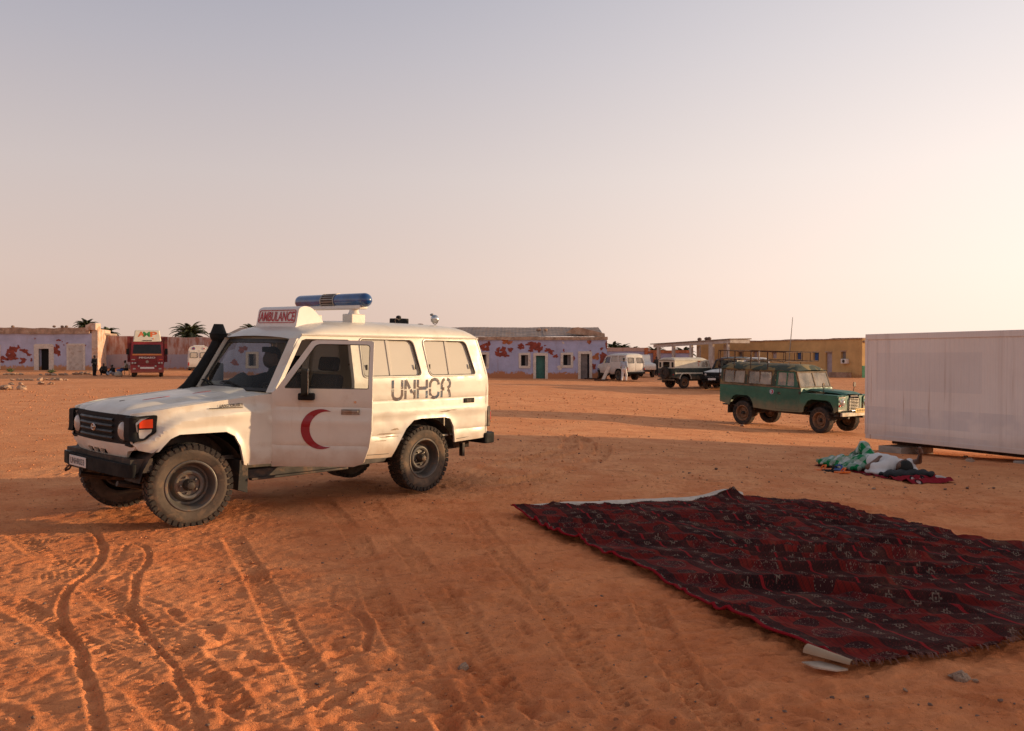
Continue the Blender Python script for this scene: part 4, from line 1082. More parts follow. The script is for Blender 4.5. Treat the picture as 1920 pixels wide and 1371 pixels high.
def troop_carrier(name, label, cat, loc, yaw, hero=False, paint='cream_paint', group=None, tilt=0., front='cream_paint'):
    r = thing(name, label, cat, loc, yaw, group, tilt)
    st = .055 if hero else .11
    for s in (-1, 1):
        out = ([(1.90, .47), (2.40, .455)] + ARCH_R + [(4.02, .58), (4.10, .66), (4.125, .9), (4.125, 1.25), (4.09, 1.42), (3.945, 1.862), (1.28, 1.862), (1.20, 1.79), (.86, 1.262), (.905, 1.262), (1.255, 1.80), (1.31, 1.815), (1.865, 1.815), (1.895, 1.79), (1.90, 1.25)])
        w1 = rpoly([(2.03, 1.392), (2.925, 1.392), (2.83, 1.832), (2.02, 1.832)], [.05, .07, .08, .06], 5)
        w2 = rpoly([(3.05, 1.392), (3.855, 1.392), (3.725, 1.832), (2.98, 1.832)], [.07, .06, .08, .06], 5)
        b = MB(); b.sheet(out, [w1, w2], st, lambda x, z: (x, s * wy(x, z), z), lambda x, z: (x, s * (wy(x, z) - (.05 if z > .9 and x < 2. else .028)), z), (1.106, 1.118, 1.130, .935, .965, .995, .708, .72, .732, 1.36) if hero else ())
        b.build('body_side', paint, r, smooth=32)
        for k, w in enumerate((w1, w2)):
            fr = MB(); fr.tube([(x, s * (wy(x, z) + .001), z) for x, z in w], .011, 6, True); f_ = fr.build('window_frame', paint, r)
            b = MB(); b.tube([(x, s * (wy(x, z) - .004), z) for x, z in [((p[0] - sum(q[0] for q in w) / len(w)) * .972 + sum(q[0] for q in w) / len(w), (p[1] - 1.612) * .945 + 1.612) for p in w]], .0075, 5, True); b.build('window_gasket', 'gasket', f_)
            xm = (w[0][0] + w[6][0]) * .5; xs_ = [p[0] for p in w]; xm = (min(xs_) + max(xs_)) / 2 - .03
            x0, x1 = min(xs_) + .01, max(xs_) - .01
            for q, (pa, pb, dy) in enumerate(((x0, xm + .03, .012), (xm - .02, x1 - .012, .026))):
                cc = clipx(w, pa, pb)
                P = MB(); P.sheet(cc, [], .15, lambda x, z: (x, s * (wy(x, z) - dy), z)); P.build('window_pane', 'rear_pane', f_, smooth=50)
            if hero:
                b = MB(); b.box(xm - .012, xm + .018, -.004, .010, 1.40, 1.82); b.v = [(x - (z - 1.4) * .05, s * (wy(x, z) - .012 + y), z) for x, y, z in b.v]; b.build('window_divider', 'rear_pane', f_, smooth=None)
                for xx in (x0 + .055, x1 - .075):
                    MB().box(xx, xx + .018, s * (wy(3, 1.5) - .012), s * (wy(3, 1.5) + .002), 1.475, 1.535).build('window_latch', 'gasket', f_, bevel=.004)
        # front wing
        fo = [(.853, .53), (.56, .54)] + ARCH_F + [(-.44, .735), (-.56, .76), (-.62, .82), (-.625, 1.02), (-.60, 1.095), (-.2, 1.145), (.3, 1.195), (.853, 1.247)]
        b = MB(); b.sheet(fo, [], .028 if hero else .09, lambda x, z: (x, s * wy(x, z), z), lambda x, z: (x, s * (wy(x, z) - .03), z)); b.build('front_wing', paint, r, smooth=32)
        rear_arch_liner(2.98, 0, s, r); rear_arch_liner(.02, 0, s, r, .50, .40)
        # corner lamp
        if True:
            L = rpoly([(-.66, .845), (-.52, .85), (-.39, .93), (-.375, 1.085), (-.655, 1.065)], [.01, .04, .02, .02, .01], 3)
            b = MB(); b.sheet(L, [], .025, lambda x, z: (x, s * (wy(x, z) + .028 + .035 * sm((-.50 - x) / .13) + .016 * sm((-.565 - x) / .05)), z), lambda x, z: (x, s * (wy(x, z) - .03), z)); lamp = b.build('corner_lamp', 'black_plastic', r, smooth=40)
            A_ = rpoly([(-.555, .965), (-.425, .965), (-.425, 1.048), (-.555, 1.04)], .006, 2)
            b = MB(); b.sheet(A_, [], .025, lambda x, z: (x, s * (wy(x, z) + .035 + .035 * sm((-.50 - x) / .13)), z), lambda x, z: (x, s * (wy(x, z) + .0), z)); b.build('indicator_lens', 'amber_lens', lamp, smooth=40)
            A_ = rpoly([(-.56, .872), (-.52, .872), (-.44, .925), (-.43, .953), (-.56, .95)], .008, 2)
            b = MB(); b.sheet(A_, [], .025, lambda x, z: (x, s * (wy(x, z) + .034 + .035 * sm((-.50 - x) / .13)), z), lambda x, z: (x, s * (wy(x, z) + .0), z)); b.build('marker_lens', 'lamp_lens', lamp, smooth=40)
        if hero:
            for sm_pts in ([(3.925, 1.85), (3.97, 1.70), (4.045, 1.42), (4.06, 1.2), (4.055, .62)], [(1.93, .515), (2.42, .50)], [(3.50, .60), (4.04, .625)], [(.853, .54), (.853, 1.24)]):
                MB().tube([(x, s * (wy(x, z) + .0005), z) for x, z in sm_pts], .0035, 5).build('panel_seam', 'gasket', r)
            MB().tube([(x, s * .757, 1.098 + (x + .62) * .1037 - .049) for x in (-.6, -.3, 0, .3, .6, .8)], .0045, 5).build('bonnet_gap', 'gasket', r)
        # gutter, sill, pillar of the screen
        b = MB(); b.tube([(x, s * (wy(x, 1.862) + .014), 1.86) for x in np.linspace(1.25, 3.95, 14)], .011, 6); b.build('rain_gutter', paint, r)
        b = MB(); b.prism(rpoly([(.54, .40), (1.93, .40), (2.36, .415), (2.40, .455), (1.92, .465), (.54, .49)], .01, 2), 'xz', s * .66, s * .80); b.build('sill', 'dark_metal', r, bevel=.008)
        b = MB(); b.prism([(.60, .385), (1.80, .385), (1.80, .41), (.60, .41)], 'xz', s * .79, s * .855); b.build('side_step', 'dark_metal', r, bevel=.006)
        b = MB(); b.prism([(.47, .30), (.58, .26), (.585, .56), (.49, .60)], 'xz', s * .55, s * .815); b.build('mud_flap', 'black_rubber', r, bevel=.004)
        b = MB(); b.sheet([(0, 0), (1, 0), (1, 1), (0, 1)], [], .5, lambda u, v_: (.845 + .32 * v_ + .035 * u, s * ((.705 + .085 * u) * (1 - v_) + (.645 + .085 * u) * v_), 1.255 + .565 * v_), lambda u, v_: (.895 + .32 * v_ + .035 * u, s * ((.705 + .085 * u) * (1 - v_) + (.645 + .085 * u) * v_), 1.245 + .565 * v_)); b.build('screen_pillar', paint, r, smooth=40)
        door_parts(r, s, paint, R(47) if (hero and s < 0) else 0., hero)
        make_wheel(r, 0, s * .715, R(-13) if hero else 0, spin=.1)
        make_wheel(r, 2.98, s * .705, spin=.3)
    # bonnet
    def hood(x, y):
        z = 1.098 + (x + .62) * .1037 + .02 * (1 - (y / .74) ** 2)
        z += .022 * sm((.40 - abs(y)) / .05) * sm((x + .60) / .2) - .012 * math.exp(-((abs(y) - .44) / .03) ** 2)
        z -= .05 * sm((abs(y) - .66) / .09) ** 2
        if x < -.52: z -= .045 * ((-.52 - x) / .12) ** 2
        xf_ = x + .05 * (y / .75) ** 2 * sm((.0 - x) / .6)
        return Vector((xf_, y, z))
    xs_ = [-.645, -.64, -.62, -.58, -.52, -.4, -.2, 0, .2, .4, .6, .8]; ys_ = sorted(set([-.755, -.74, -.72, -.69, -.66, -.6, -.52, -.48, -.46, -.44, -.42, -.4, -.37, -.34, -.2, 0.] + [.755, .74, .72, .69, .66, .6, .52, .48, .46, .44, .42, .4, .37, .34, .2]))
    b = MB(); b.grid(hood, xs_, ys_)
    b.grid(lambda w, y: hood(-.645, y) + Vector((.012 * w, 0, -.068 * w)), [0, .3, 1], ys_)
    hd = b.build('bonnet', front, r, smooth=40)
    MB().box(.78, .93, -.74, .74, 1.18, 1.245).build('cowl', paint, r, bevel=.01)
    # front panel: grille box, apron
    def face(y, dx=0.): return -.650 + .085 * (y / .75) ** 2 - .012 + dx
    b = MB(); b.sheet(rpoly([(-.715, .795), (.715, .795), (.735, 1.045), (.70, 1.075), (-.70, 1.075), (-.735, 1.045)], .03, 3), [], .07, lambda y, z: (face(y, -.002), y, z), lambda y, z: (face(y, .07), y, z)); gb = b.build('grille', 'opening_dark', r, smooth=40)
    b = MB(); b.tube([(face(y, -.012), y, z) for y, z in rpoly([(-.70, .80), (.70, .80), (.722, 1.04), (.69, 1.064), (-.69, 1.064), (-.722, 1.04)], .04, 4)], .014, 6, True); b.build('grille_surround', 'black_plastic', gb)
    for k in range(4):
        z = .838 + k * .056
        b = MB(); b.grid(lambda y, w: (face(y, -.024 - .018 * math.sin(math.pi * w)), y, z + .030 * w), np.linspace(-.37, .37, 9), [0, .25, .5, .75, 1]); b.build('grille_bar', 'grille_plastic', gb, smooth=50)
    for s in (-1, 1):
        c = (face(s * .525, -.006), s * .525, .93)
        b = MB(); b.lathe([(.0, .042), (.04, .038), (.07, .026), (.088, .006), (.09, 0)], c, (-1, s * .10, 0), 26); lh = b.build('headlamp', 'lamp_lens', r, smooth=60)
        b = MB(); b.lathe([(.086, .0), (.09, .014), (.099, .012), (.10, -.02)], c, (-1, s * .10, 0), 26); b.build('headlamp_ring', 'dark_metal', lh)
    if hero:
        b = MB()
        for rx, rz, dz in ((.047, .032, 0), ): b.tube([(face(0, -.045), rx * math.cos(a), .935 + rz * math.sin(a)) for a in np.linspace(0, 6.283, 25)[:-1]], .0045, 6, True)
        b.tube([(face(0, -.046), .014 * math.cos(a), .933 + .03 * math.sin(a)) for a in np.linspace(0, 6.283, 17)[:-1]], .0035, 5, True)
        b.tube([(face(0, -.046), .036 * math.cos(a), .949 + .013 * math.sin(a)) for a in np.linspace(0, 6.283, 17)[:-1]], .0035, 5, True)
        b.build('grille_badge', 'chrome', gb)
        lettering('wing_badge', 'LAND CRUISER', 'dark_metal', (.28, -.793, 1.128), (.25, -.006, .006), (0, 0, .03), r)
        MB().box(.17, .53, -.8035, -.79, 1.1205, 1.127).build('wing_badge_bar', 'dark_metal', r, smooth=None)
        for k, (x, y, l_) in enumerate(((-.05, -.15, .22), (.42, -.20, .16), (-.33, .05, .07))):
            b = MB(); b.sheet(blob_poly(0, 0, l_ * .5, .012, 60 + k, 16), [], .05, lambda u, w: hood(x + u, y + w) + Vector((0, 0, .003)), lambda u, w: hood(x + u, y + w)); b.build('paint_scrape', 'sign_red' if k < 2 else 'dark_metal', hd, smooth=None)
    vents = [rrect(c - .06, c + .06, .685, .735, .008, 2) for c in (-.15, 0, .15)] if True else []
    ap = rpoly([(-.60, .745), (-.70, .76), (-.71, .805), (.71, .805), (.70, .76), (.60, .745), (.50, .64), (-.50, .64)], .02, 2)
    b = MB(); b.sheet(ap, vents, .06, lambda y, z: (face(y, -.004 + .05 * sm((.74 - z) / .1)), y, z), lambda y, z: (face(y, .05), y, z)); b.build('front_apron', front, r, smooth=40)
    MB().box(-.56, -.52, -.5, .5, .6, .80).build('radiator', 'opening_dark', r, smooth=None)
    # bumper
    bp = rpoly([(-.68, -.785), (-.72, -.6), (-.735, 0), (-.72, .6), (-.68, .785), (-.63, .80), (-.61, .78), (-.61, -.78), (-.63, -.80)], .03, 3)
    MB().prism(bp, 'xy', .515, .64).build('front_bumper', 'black_plastic', r, bevel=.02)
    MB().box(-.66, -.40, -.74, .74, .55, .68).build('bumper_valance', 'dark_metal', r)
    if hero:
        pl = MB().box(-.748, -.738, .10, .50, .525, .625).build('number_plate', 'plate_white', r, bevel=.004)
        lettering('plate_number', 'UNHR033', 'plate_ink', (-.7505, .47, .545), (0, -.34, 0), (0, 0, .06), pl)
        MB().tube([(-.71, .56, .52), (-.75, .60, .465), (-.735, .63, .45), (-.70, .60, .465), (-.69, .56, .51)], .012, 6).build('tow_hook', 'dark_metal', r)
        MB().raw([(-.71, .58, .643), (-.62, .58, .643), (-.62, .76, .643), (-.68, .76, .643)], [(0, 1, 2, 3)]).build('bumper_tread', 'dull_steel', r, smooth=None)
    # windscreen
    def ws(u, v_, o=0.):          # u across -1..1, v up 0..1
        hw = .70 * (1 - v_) + .635 * v_
        return Vector((.872 + .318 * v_ + .05 * u * u - .035 + o, u * hw, 1.262 + .545 * v_))
    wo_ = rpoly([(-.985, .0), (.985, .0), (.985, 1), (-.985, 1)], [.05, .05, .09, .09], 4)
    b = MB(); b.sheet(wo_, [], .12, lambda u, v_: ws(u, v_)); wsn = b.build('windscreen', 'windscreen_glass', r, smooth=60)
    b = MB(); b.sheet(wo_, [rpoly([(-.955, .05), (.955, .05), (.955, .93), (-.955, .93)], [.05, .05, .08, .08], 4)], .12, lambda u, v_: ws(u, v_, -.006), lambda u, v_: ws(u, v_, .02)); b.build('windscreen_gasket', 'gasket', wsn, smooth=60)
    for yy, L in ((-.18, .42), (.38, .40)):
        b = MB(); b.tube([(.80, yy, 1.25), (.825, yy + .02, 1.285), tuple(ws((yy + .17) / .7, .12, -.03))], .009, 6)
        b.tube([tuple(ws((yy + .17 - L * .5) / .7, .055, -.022)), tuple(ws((yy + .17) / .7, .135, -.03)), tuple(ws((yy + .17 + L * .45) / .7, .13, -.022))], [.006, .012, .006], 5); b.build('wiper', 'black_plastic', r)
    # roof
    def roof(x, w):
        hw = wy(x, 1.862) + .004; hw *= 1 - .10 * sm((1.42 - x) / .3); ze = 1.862 - .05 * sm((1.40 - x) / .22); zt = roof_z(x)
        a = abs(w); e = (1 - a ** 5) ** .42 if a < 1 else 0
        return Vector((x - .05 * (1 - a * a) * sm((1.3 - x) / .15) * 0, w * hw, ze + (zt - ze) * e + .025 * (1 - a * a)))
    wv = [-1, -.995, -.98, -.95, -.91, -.86, -.8, -.7, -.55, -.35, 0, .35, .55, .7, .8, .86, .91, .95, .98, .995, 1]
    b = MB(); b.grid(roof, [1.155, 1.18, 1.22, 1.28, 1.36, 1.45, 1.55, 1.7, 1.9, 2.2, 2.6, 3., 3.3, 3.5, 3.65, 3.75, 3.83, 3.89, 3.93, 3.955], wv)
    b.grid(lambda w, z: Vector((3.955, roof(3.955, w).y, z if z < 1.8 else roof(3.955, w).z)), wv, [1.78, 1.9])
    rf = b.build('roof', paint, r, smooth=50)
    MB().box(1.25, 3.92, -.66, .66, 1.80, 1.835).build('roof_lining', 'beige_interior', r, smooth=None)
    # rear: two doors with windows
    def rear(z): return 4.10 if z < 1.25 else 4.10 - (z - 1.25) * .24
    for s in (-1, 1):
        dr = rpoly([(s * .012, .62), (s * .79, .64), (s * .80, 1.2), (s * .73, 1.80), (s * .012, 1.82)], [.0, .06, .1, .06, .0], 4)
        wn = rpoly([(s * .12, 1.30), (s * .66, 1.30), (s * .62, 1.70), (s * .12, 1.70)], .05, 4)
        b = MB(); b.sheet(dr, [wn], .12, lambda y, z: (rear(z) + .022 - .06 * (abs(y) / .8) ** 4, y, z), lambda y, z: (rear(z) - .02 - .06 * (abs(y) / .8) ** 4, y, z)); rd = b.build('rear_door', paint, r, smooth=40)
        b = MB(); b.sheet(wn, [], .3, lambda y, z: (rear(z) + .006, y, z)); b.build('rear_window', 'rear_pane' if hero else 'dusty_glass', rd)
        b = MB(); b.tube([(rear(z) + .022, y, z) for y, z in wn], .012, 6, True); b.build('window_gasket', 'gasket', rd)
        b = MB(); b.box(4.09, 4.15, s * .765 - .035, s * .765 + .04, .72, .98); tl = b.build('tail_lamp', 'dark_metal', r, bevel=.01)
        b = MB(); b.box(4.095, 4.16, s * .768 - .03, s * .768 + .05, .80, .92); b.build('tail_lens', 'red_lens', tl, bevel=.008)
    MB().box(3.96, 4.08, -.78, .78, .58, .66).build('rear_sill', paint, r)
    MB().prism(rpoly([(4.02, -.84), (4.22, -.82), (4.27, -.72), (4.27, .72), (4.22, .82), (4.02, .84)], .05, 3), 'xy', .50, .635).build('rear_bumper', 'black_plastic', r, bevel=.03)
    # side vent and fuel flap
    for s in (-1, 1):
        v_ = MB().box(3.63, 3.81, s * .818, s * .834, 1.045, 1.105).build('side_vent', 'black_plastic', r, bevel=.006)
        for k in range(5): MB().box(3.67 + k * .026, 3.683 + k * .026, s * .834, s * .838, 1.055, 1.095).build('vent_slat', 'dark_metal', v_, smooth=None)
    # chassis, floor, axles
    MB().box(-.5, 3.98, -.70, .70, .60, .64).build('floor_pan', 'dark_metal', r)
    for s in (-1, 1): MB().box(-.40, 4.1, s * .42 - .04, s * .42 + .04, .42, .55).build('chassis_rail', 'dark_metal', r)
    for x in (0, 2.98):
        b = MB(); b.cyl((x, -.64, .40), (x, .64, .40), .045); b.ball((x, .18, .40), (.15, .13, .14), 12, 8); b.build('axle', 'dark_metal', r)
        for s in (-1, 1): b = MB(); b.tube([(x - .55, s * .42, .43), (x - .25, s * .42, .36), (x, s * .42, .34), (x + .28, s * .42, .36), (x + .58, s * .42, .44)], .028, 6); b.build('leaf_spring', 'dark_metal', r)
    MB().cyl((.4, .1, .44), (2.9, .15, .42), .035).build('drive_shaft', 'dark_metal', r)
    MB().box(1.9, 2.35, .12, .5, .30, .44).build('fuel_tank', 'dark_metal', r, bevel=.03)
    # cab interior
    MB().box(.70, .74, -.72, .72, .62, 1.2).build('firewall', 'dark_interior', r)
    MB().prism(rpoly([(.82, .95), (1.08, .98), (1.10, 1.14), (1.0, 1.21), (.84, 1.235)], .03, 3), 'xz', -.70, .70).build('dashboard', 'grey_interior', r)
    for yy in (-.36, .36):
        st_ = MB().prism(rpoly([(1.28, .80), (1.78, .78), (1.80, .93), (1.28, .95)], .05, 3), 'xz', yy - .25, yy + .25).build('seat', 'cloth_black', r, bevel=.03)
        MB().prism(rpoly([(1.70, .88), (1.82, .86), (1.93, 1.40), (1.83, 1.43)], .05, 3), 'xz', yy - .24, yy + .24).build('seat_back', 'cloth_black', st_, bevel=.03)
        MB().prism(rpoly([(1.83, 1.46), (1.93, 1.45), (1.95, 1.61), (1.86, 1.62)], .04, 3), 'xz', yy - .14, yy + .14).build('headrest', 'cloth_black', st_, bevel=.03)
    b = MB(); c = Vector((1.17, -.36, 1.16)); u = Vector((0, 1, 0)); w = Vector((-.42, 0, .9)).normalized()
    b.tube([tuple(c + (u * math.cos(a) + w * math.sin(a)) * .195) for a in np.linspace(0, 6.283, 29)[:-1]], .014, 7, True)
    for a in (0, 2.2, 4.1): b.tube([tuple(c), tuple(c + (u * math.cos(a) + w * math.sin(a)) * .19)], .012, 5)
    b.cyl(c, c + Vector((-.3, 0, -.14)), .03); b.build('steering_wheel', 'black_plastic', r)
    MB().box(1.98, 2.01, -.70, .70, .64, 1.05).build('cab_partition', 'beige_interior', r)
    MB().box(2.02, 4.05, -.76, .76, .64, .66).build('load_floor', 'beige_interior', r)
    MB().box(1.30, 1.33, -.10, .10, 1.66, 1.72).build('rear_view_mirror', 'black_plastic', r, bevel=.01)
    return r, hood, roof

def squeeze_nose(root):
    """shorten everything ahead of the front axle"""
    skip = ('wheel', 'tread', 'rim', 'hub', 'axle', 'leaf_spring'); done = set()
    def rec(o):
        for c in [q for q in COL.objects if q.parent == o]:
            if not c.name.startswith(skip) and c.type == 'MESH' and c.data.name not in done:
                done.add(c.data.name); A = np.zeros(len(c.data.vertices) * 3, np.float32); c.data.vertices.foreach_get('co', A); A = A.reshape(-1, 3)
                m = A[:, 0] < -.2; t = np.clip((-.2 - A[m, 0]) / .45, 0, 1)
                A[m, 1] *= 1 - .045 * t; A[m, 0] = -.2 + (A[m, 0] + .2) * .78
                c.data.vertices.foreach_set('co', A.ravel()); c.data.update()
            if not c.name.startswith(('wheel', 'tread')): rec(c)
    rec(root)
D_ = Vector((.664, .748)).normalized(); N_ = Vector((D_.y, -D_.x))
P0 = Vector((-3.036, 8.24)) - N_ * .82
amb, hoodf, rooff = troop_carrier('ambulance', 'cream white ambulance with open front door and blue roof light bar', 'ambulance', (P0.x, P0.y, gz_(P0.x, P0.y) + .005), math.atan2(D_.y, D_.x), True, tilt=R(1.3))
# dents and scuffs in front of the rear arch
mat('scuff', (.30, .22, .15), .8, var=.3)
for k, (x, z, rx, rz) in enumerate(((2.42, .70, .10, .008), (2.36, .735, .13, .006), (2.50, .78, .05, .012), (2.30, .66, .08, .005), (3.30, .955, .10, .006), (3.42, .965, .07, .005))):
    b = MB(); b.sheet(blob_poly(x, z, rx, rz, 80 + k, 18), [], .05, lambda u, w: (u, -wy(u, w) - .0015, w), lambda u, w: (u, -wy(u, w) + .01, w)); b.build('paint_scuff', 'scuff', amb, smooth=None)
# stencilled letters on the side
def stencil_material():
    m = bpy.data.materials.new('stencil_paint'); m.use_nodes = True; t = NT(m.node_tree); v = t.co('Object')
    a = t.noise(v, 14., 4, .7); b_ = t.noise(t.mapv(v, (1, 1, .5)), 6., 4, .6)
    c = t.mix(b_.ramp(.38, .62), (.055, .085, .14), (.13, .085, .07)); c = t.mix(a.ramp(.56, .70) * .8, c, (.20, .34, .38)); c = t.mix(t.noise(v, 30., 3, .7).ramp(.60, .68) * .7, c, (.62, .55, .45))
    t.out(c, .6, 0, None, .3); MT['stencil_paint'] = m
stencil_material()
GLY = {'U': [[(0, 1), (0, .57)], [(0, .53), (.0, .22), (.08, .07), (.27, 0), (.45, 0), (.62, .07), (.70, .22), (.70, .50)], [(.70, .54), (.70, 1)]],
       'N': [[(0, 1), (0, .50)], [(0, .45), (0, 0)], [(.02, 1), (.34, .54)], [(.38, .48), (.70, .02)], [(.70, 1), (.70, .52)], [(.70, .47), (.70, 0)]],
       'H': [[(0, 1), (0, .60)], [(0, .55), (0, 0)], [(.02, .54), (.68, .54)], [(.70, 1), (.70, .52)], [(.70, .40), (.70, 0)]],
       'C': [[(.70, .70), (.68, .86), (.55, .97), (.35, 1), (.15, .95), (.03, .80), (.0, .56)], [(.0, .50), (.02, .20), (.15, .05), (.35, 0), (.55, .03), (.68, .15), (.70, .32)]],
       'R': [[(.0, .0), (.0, .36)], [(.0, .44), (.02, .74), (.10, .93), (.24, 1)], [(.44, 1), (.62, .92), (.70, .76), (.66, .60), (.50, .50)], [(.0, .46), (.22, .46)], [(.50, .42), (.62, .34), (.68, .16), (.70, 0)]]}
def strokes(paths, w, fm):
    b = MB()
    for p in paths:
        P = [Vector(q) for q in p]; L, Rr = [], []
        for i, q in enumerate(P):
            d = (P[min(i + 1, len(P) - 1)] - P[max(i - 1, 0)]).normalized(); n_ = Vector((-d.y, d.x))
            L.append(q + n_ * w); Rr.append(q - n_ * w)
        v = [fm(*q) for pr in zip(L, Rr) for q in pr]
        b.raw(v, [(2 * i, 2 * i + 1, 2 * i + 3, 2 * i + 2) for i in range(len(P) - 1)])
    return b
for k, ch in enumerate('UNHCR'):
    x0 = 2.455 + k * .196; hgt = .225; wd = .205
    strokes(GLY[ch], .09, lambda u, v_: Vector((x0 + u * wd + (v_ - .5) * 0, -wy(x0 + u * wd, 1.13 + v_ * hgt) - .0022, 1.128 + v_ * hgt))).build('stencil_letter', 'stencil_paint', amb, smooth=None, label='letter %s stencilled in worn dark paint' % ch)
# snorkel
sn = MB(); 
path = [(.62, .80, 1.10), (.80, .80, 1.25), (.95, .775, 1.46), (1.08, .76, 1.68), (1.135, .755, 1.80)]
P_ = []
for i in range(len(path) - 1):
    for t in (0, .33, .66): P_.append(Vector(path[i]).lerp(Vector(path[i + 1]), t))
P_.append(Vector(path[-1])); sn.tube(P_, [.075 - .022 * i / len(P_) for i in range(len(P_))], 10)
snk = sn.build('snorkel', 'black_plastic', amb, smooth=60)
MB().lathe([(.0, .0), (.07, .0), (.085, .02), (.098, .05), (.098, .075), (.105, .078), (.105, .088), (.09, .095), (.055, .19), (.05, .198), (0, .198)], (1.14, .755, 1.775), (0, 0, 1), 24).build('snorkel_cap', 'black_plastic', snk, smooth=35)
MB().box(1.10, 1.18, .66, .74, 1.80, 1.83).build('snorkel_bracket', 'black_plastic', snk)
squeeze_nose(amb)
# roof sign
prof = rpoly([(1.41, 1.95), (1.45, 2.155), (1.52, 2.185), (1.62, 2.17), (1.74, 2.06), (1.80, 1.975)], [.01, .03, .05, .06, .08, .02], 4)
sgn = MB().prism(prof, 'xz', -.40, .40).build('roof_sign', 'sign_white', amb, smooth=40, bevel=.03)
dx = (1.45 - 1.41) / .205
fx = lambda z: 1.41 + (z - 1.95) * dx
fr = rrect(-.36, .36, 1.995, 2.135, .03)
MB().tube([(fx(z) - .004, y, z) for y, z in fr], .0045, 5, True).build('sign_border', 'sign_red', sgn)
lettering('sign_word', 'AMBULANCE', 'sign_red', (fx(2.005) - .006, .345, 2.010), (0, -.69, 0), (.11 * dx, 0, .11), sgn, 'red capital letters reading AMBULANCE')
MB().box(1.395, 1.82, -.415, .415, 1.935, 1.955).build('sign_base', 'sign_white', sgn)
# light bar across the roof
lbx, lbz = 2.19, 2.275
def capsule_prof(y0, y1, round0, round1, rr):
    p = []
    if round0: p += [(rr * math.sin(a), y0 + rr * 1.15 * (1 - math.cos(a))) for a in np.linspace(0, math.pi / 2, 7)]
    else: p += [(0, y0), (rr, y0)]
    if round1: p += [(rr * math.cos(a), y1 - rr * 1.15 * (1 - math.sin(a))) for a in np.linspace(0, math.pi / 2, 7)]
    else: p += [(rr, y1), (0, y1)]
    return p
bar = MB().box(lbx - .062, lbx + .062, -.60, .60, lbz - .105, lbz - .055).build('light_bar', 'sign_white', amb, bevel=.015)
MB().lathe(capsule_prof(-.71, -.125, True, False, .082), (lbx, 0, lbz), (0, 1, 0), 28).build('blue_dome', 'blue_lens', bar, smooth=50)
MB().lathe(capsule_prof(.125, .71, False, True, .082), (lbx, 0, lbz), (0, 1, 0), 28).build('blue_dome', 'blue_lens', bar, smooth=50)
MB().lathe([(.0, -.122), (.078, -.122), (.078, .122), (0, .122)], (lbx, 0, lbz), (0, 1, 0), 28).build('speaker_drum', 'dark_metal', bar)
for k in range(18):
    a = 2 * math.pi * k / 18
    MB().box(-.005, .005, -.118, .118, .076, .087, Matrix.Translation((lbx, 0, lbz)) @ Matrix.Rotation(a, 4, 'Y')).build('speaker_slat', 'grille_metal', bar, smooth=None)
for yy in (-.124, .124): MB().lathe([(.080, -.01), (.089, -.01), (.089, .01), (.080, .01)], (lbx, yy, lbz), (0, 1, 0), 28).build('drum_ring', 'grille_metal', bar)
MB().lathe([(.0, .004), (.02, .003), (.026, 0)], (lbx - .055, -.655, lbz - .028), (-.75, -.45, -.35), 14).build('dome_badge', 'sign_white', bar)
for yy in (-.42, .42):
    MB().box(lbx - .10, lbx + .10, yy - .09, yy + .09, 2.0, 2.115).build('light_bar_foot', 'cream_paint', bar, bevel=.012)
    MB().lathe([(.07, 0), (.055, .035), (.05, .06)], (lbx, yy, 2.113), (0, 0, 1), 16).build('light_bar_mount', 'sign_white', bar)
# roof clutter
hb = MB().box(3.22, 3.40, -.02, .16, 2.025, 2.105).build('roof_horn_box', 'black_plastic', amb, bevel=.01)
MB().ball((3.30, .07, 2.12), (.035, .035, .025), 10, 6).build('horn_knob', 'dark_metal', hb)
MB().tube([(3.17, -.03, 2.03), (3.15, -.03, 2.075), (3.18, -.03, 2.10), (3.22, -.03, 2.08)], .006, 5).build('horn_cable', 'dark_metal', hb)
lp = MB().lathe([(.0, .05), (.03, .045), (.05, .02), (.056, -.01), (.045, -.045), (.0, -.06)], (3.62, -.28, 2.105), (.75, -.55, -.2), 20).build('search_lamp', 'chrome', amb, smooth=60)
MB().tube([(3.62, -.28 + .06 * math.cos(a), 2.10 - .062 * math.sin(a)) for a in np.linspace(0, math.pi, 9)], .006, 5).build('lamp_bracket', 'dull_steel', lp)
MB().ball((3.60, -.24, 2.16), (.025, .03, .018), 10, 6).build('lamp_knob', 'dull_steel', lp)
MB().ball((3.42, -.22, 2.025), (.05, .035, .016), 12, 6).build('roof_vent', 'rusty_iron', amb)
MB().box(3.68, 3.72, -.76, -.70, .36, .53).build('rear_spring_hanger', 'dark_metal', amb)
MB().cyl((2.2, -.50, .40), (2.75, -.52, .36), .022).build('exhaust_pipe', 'rusty_iron', amb)

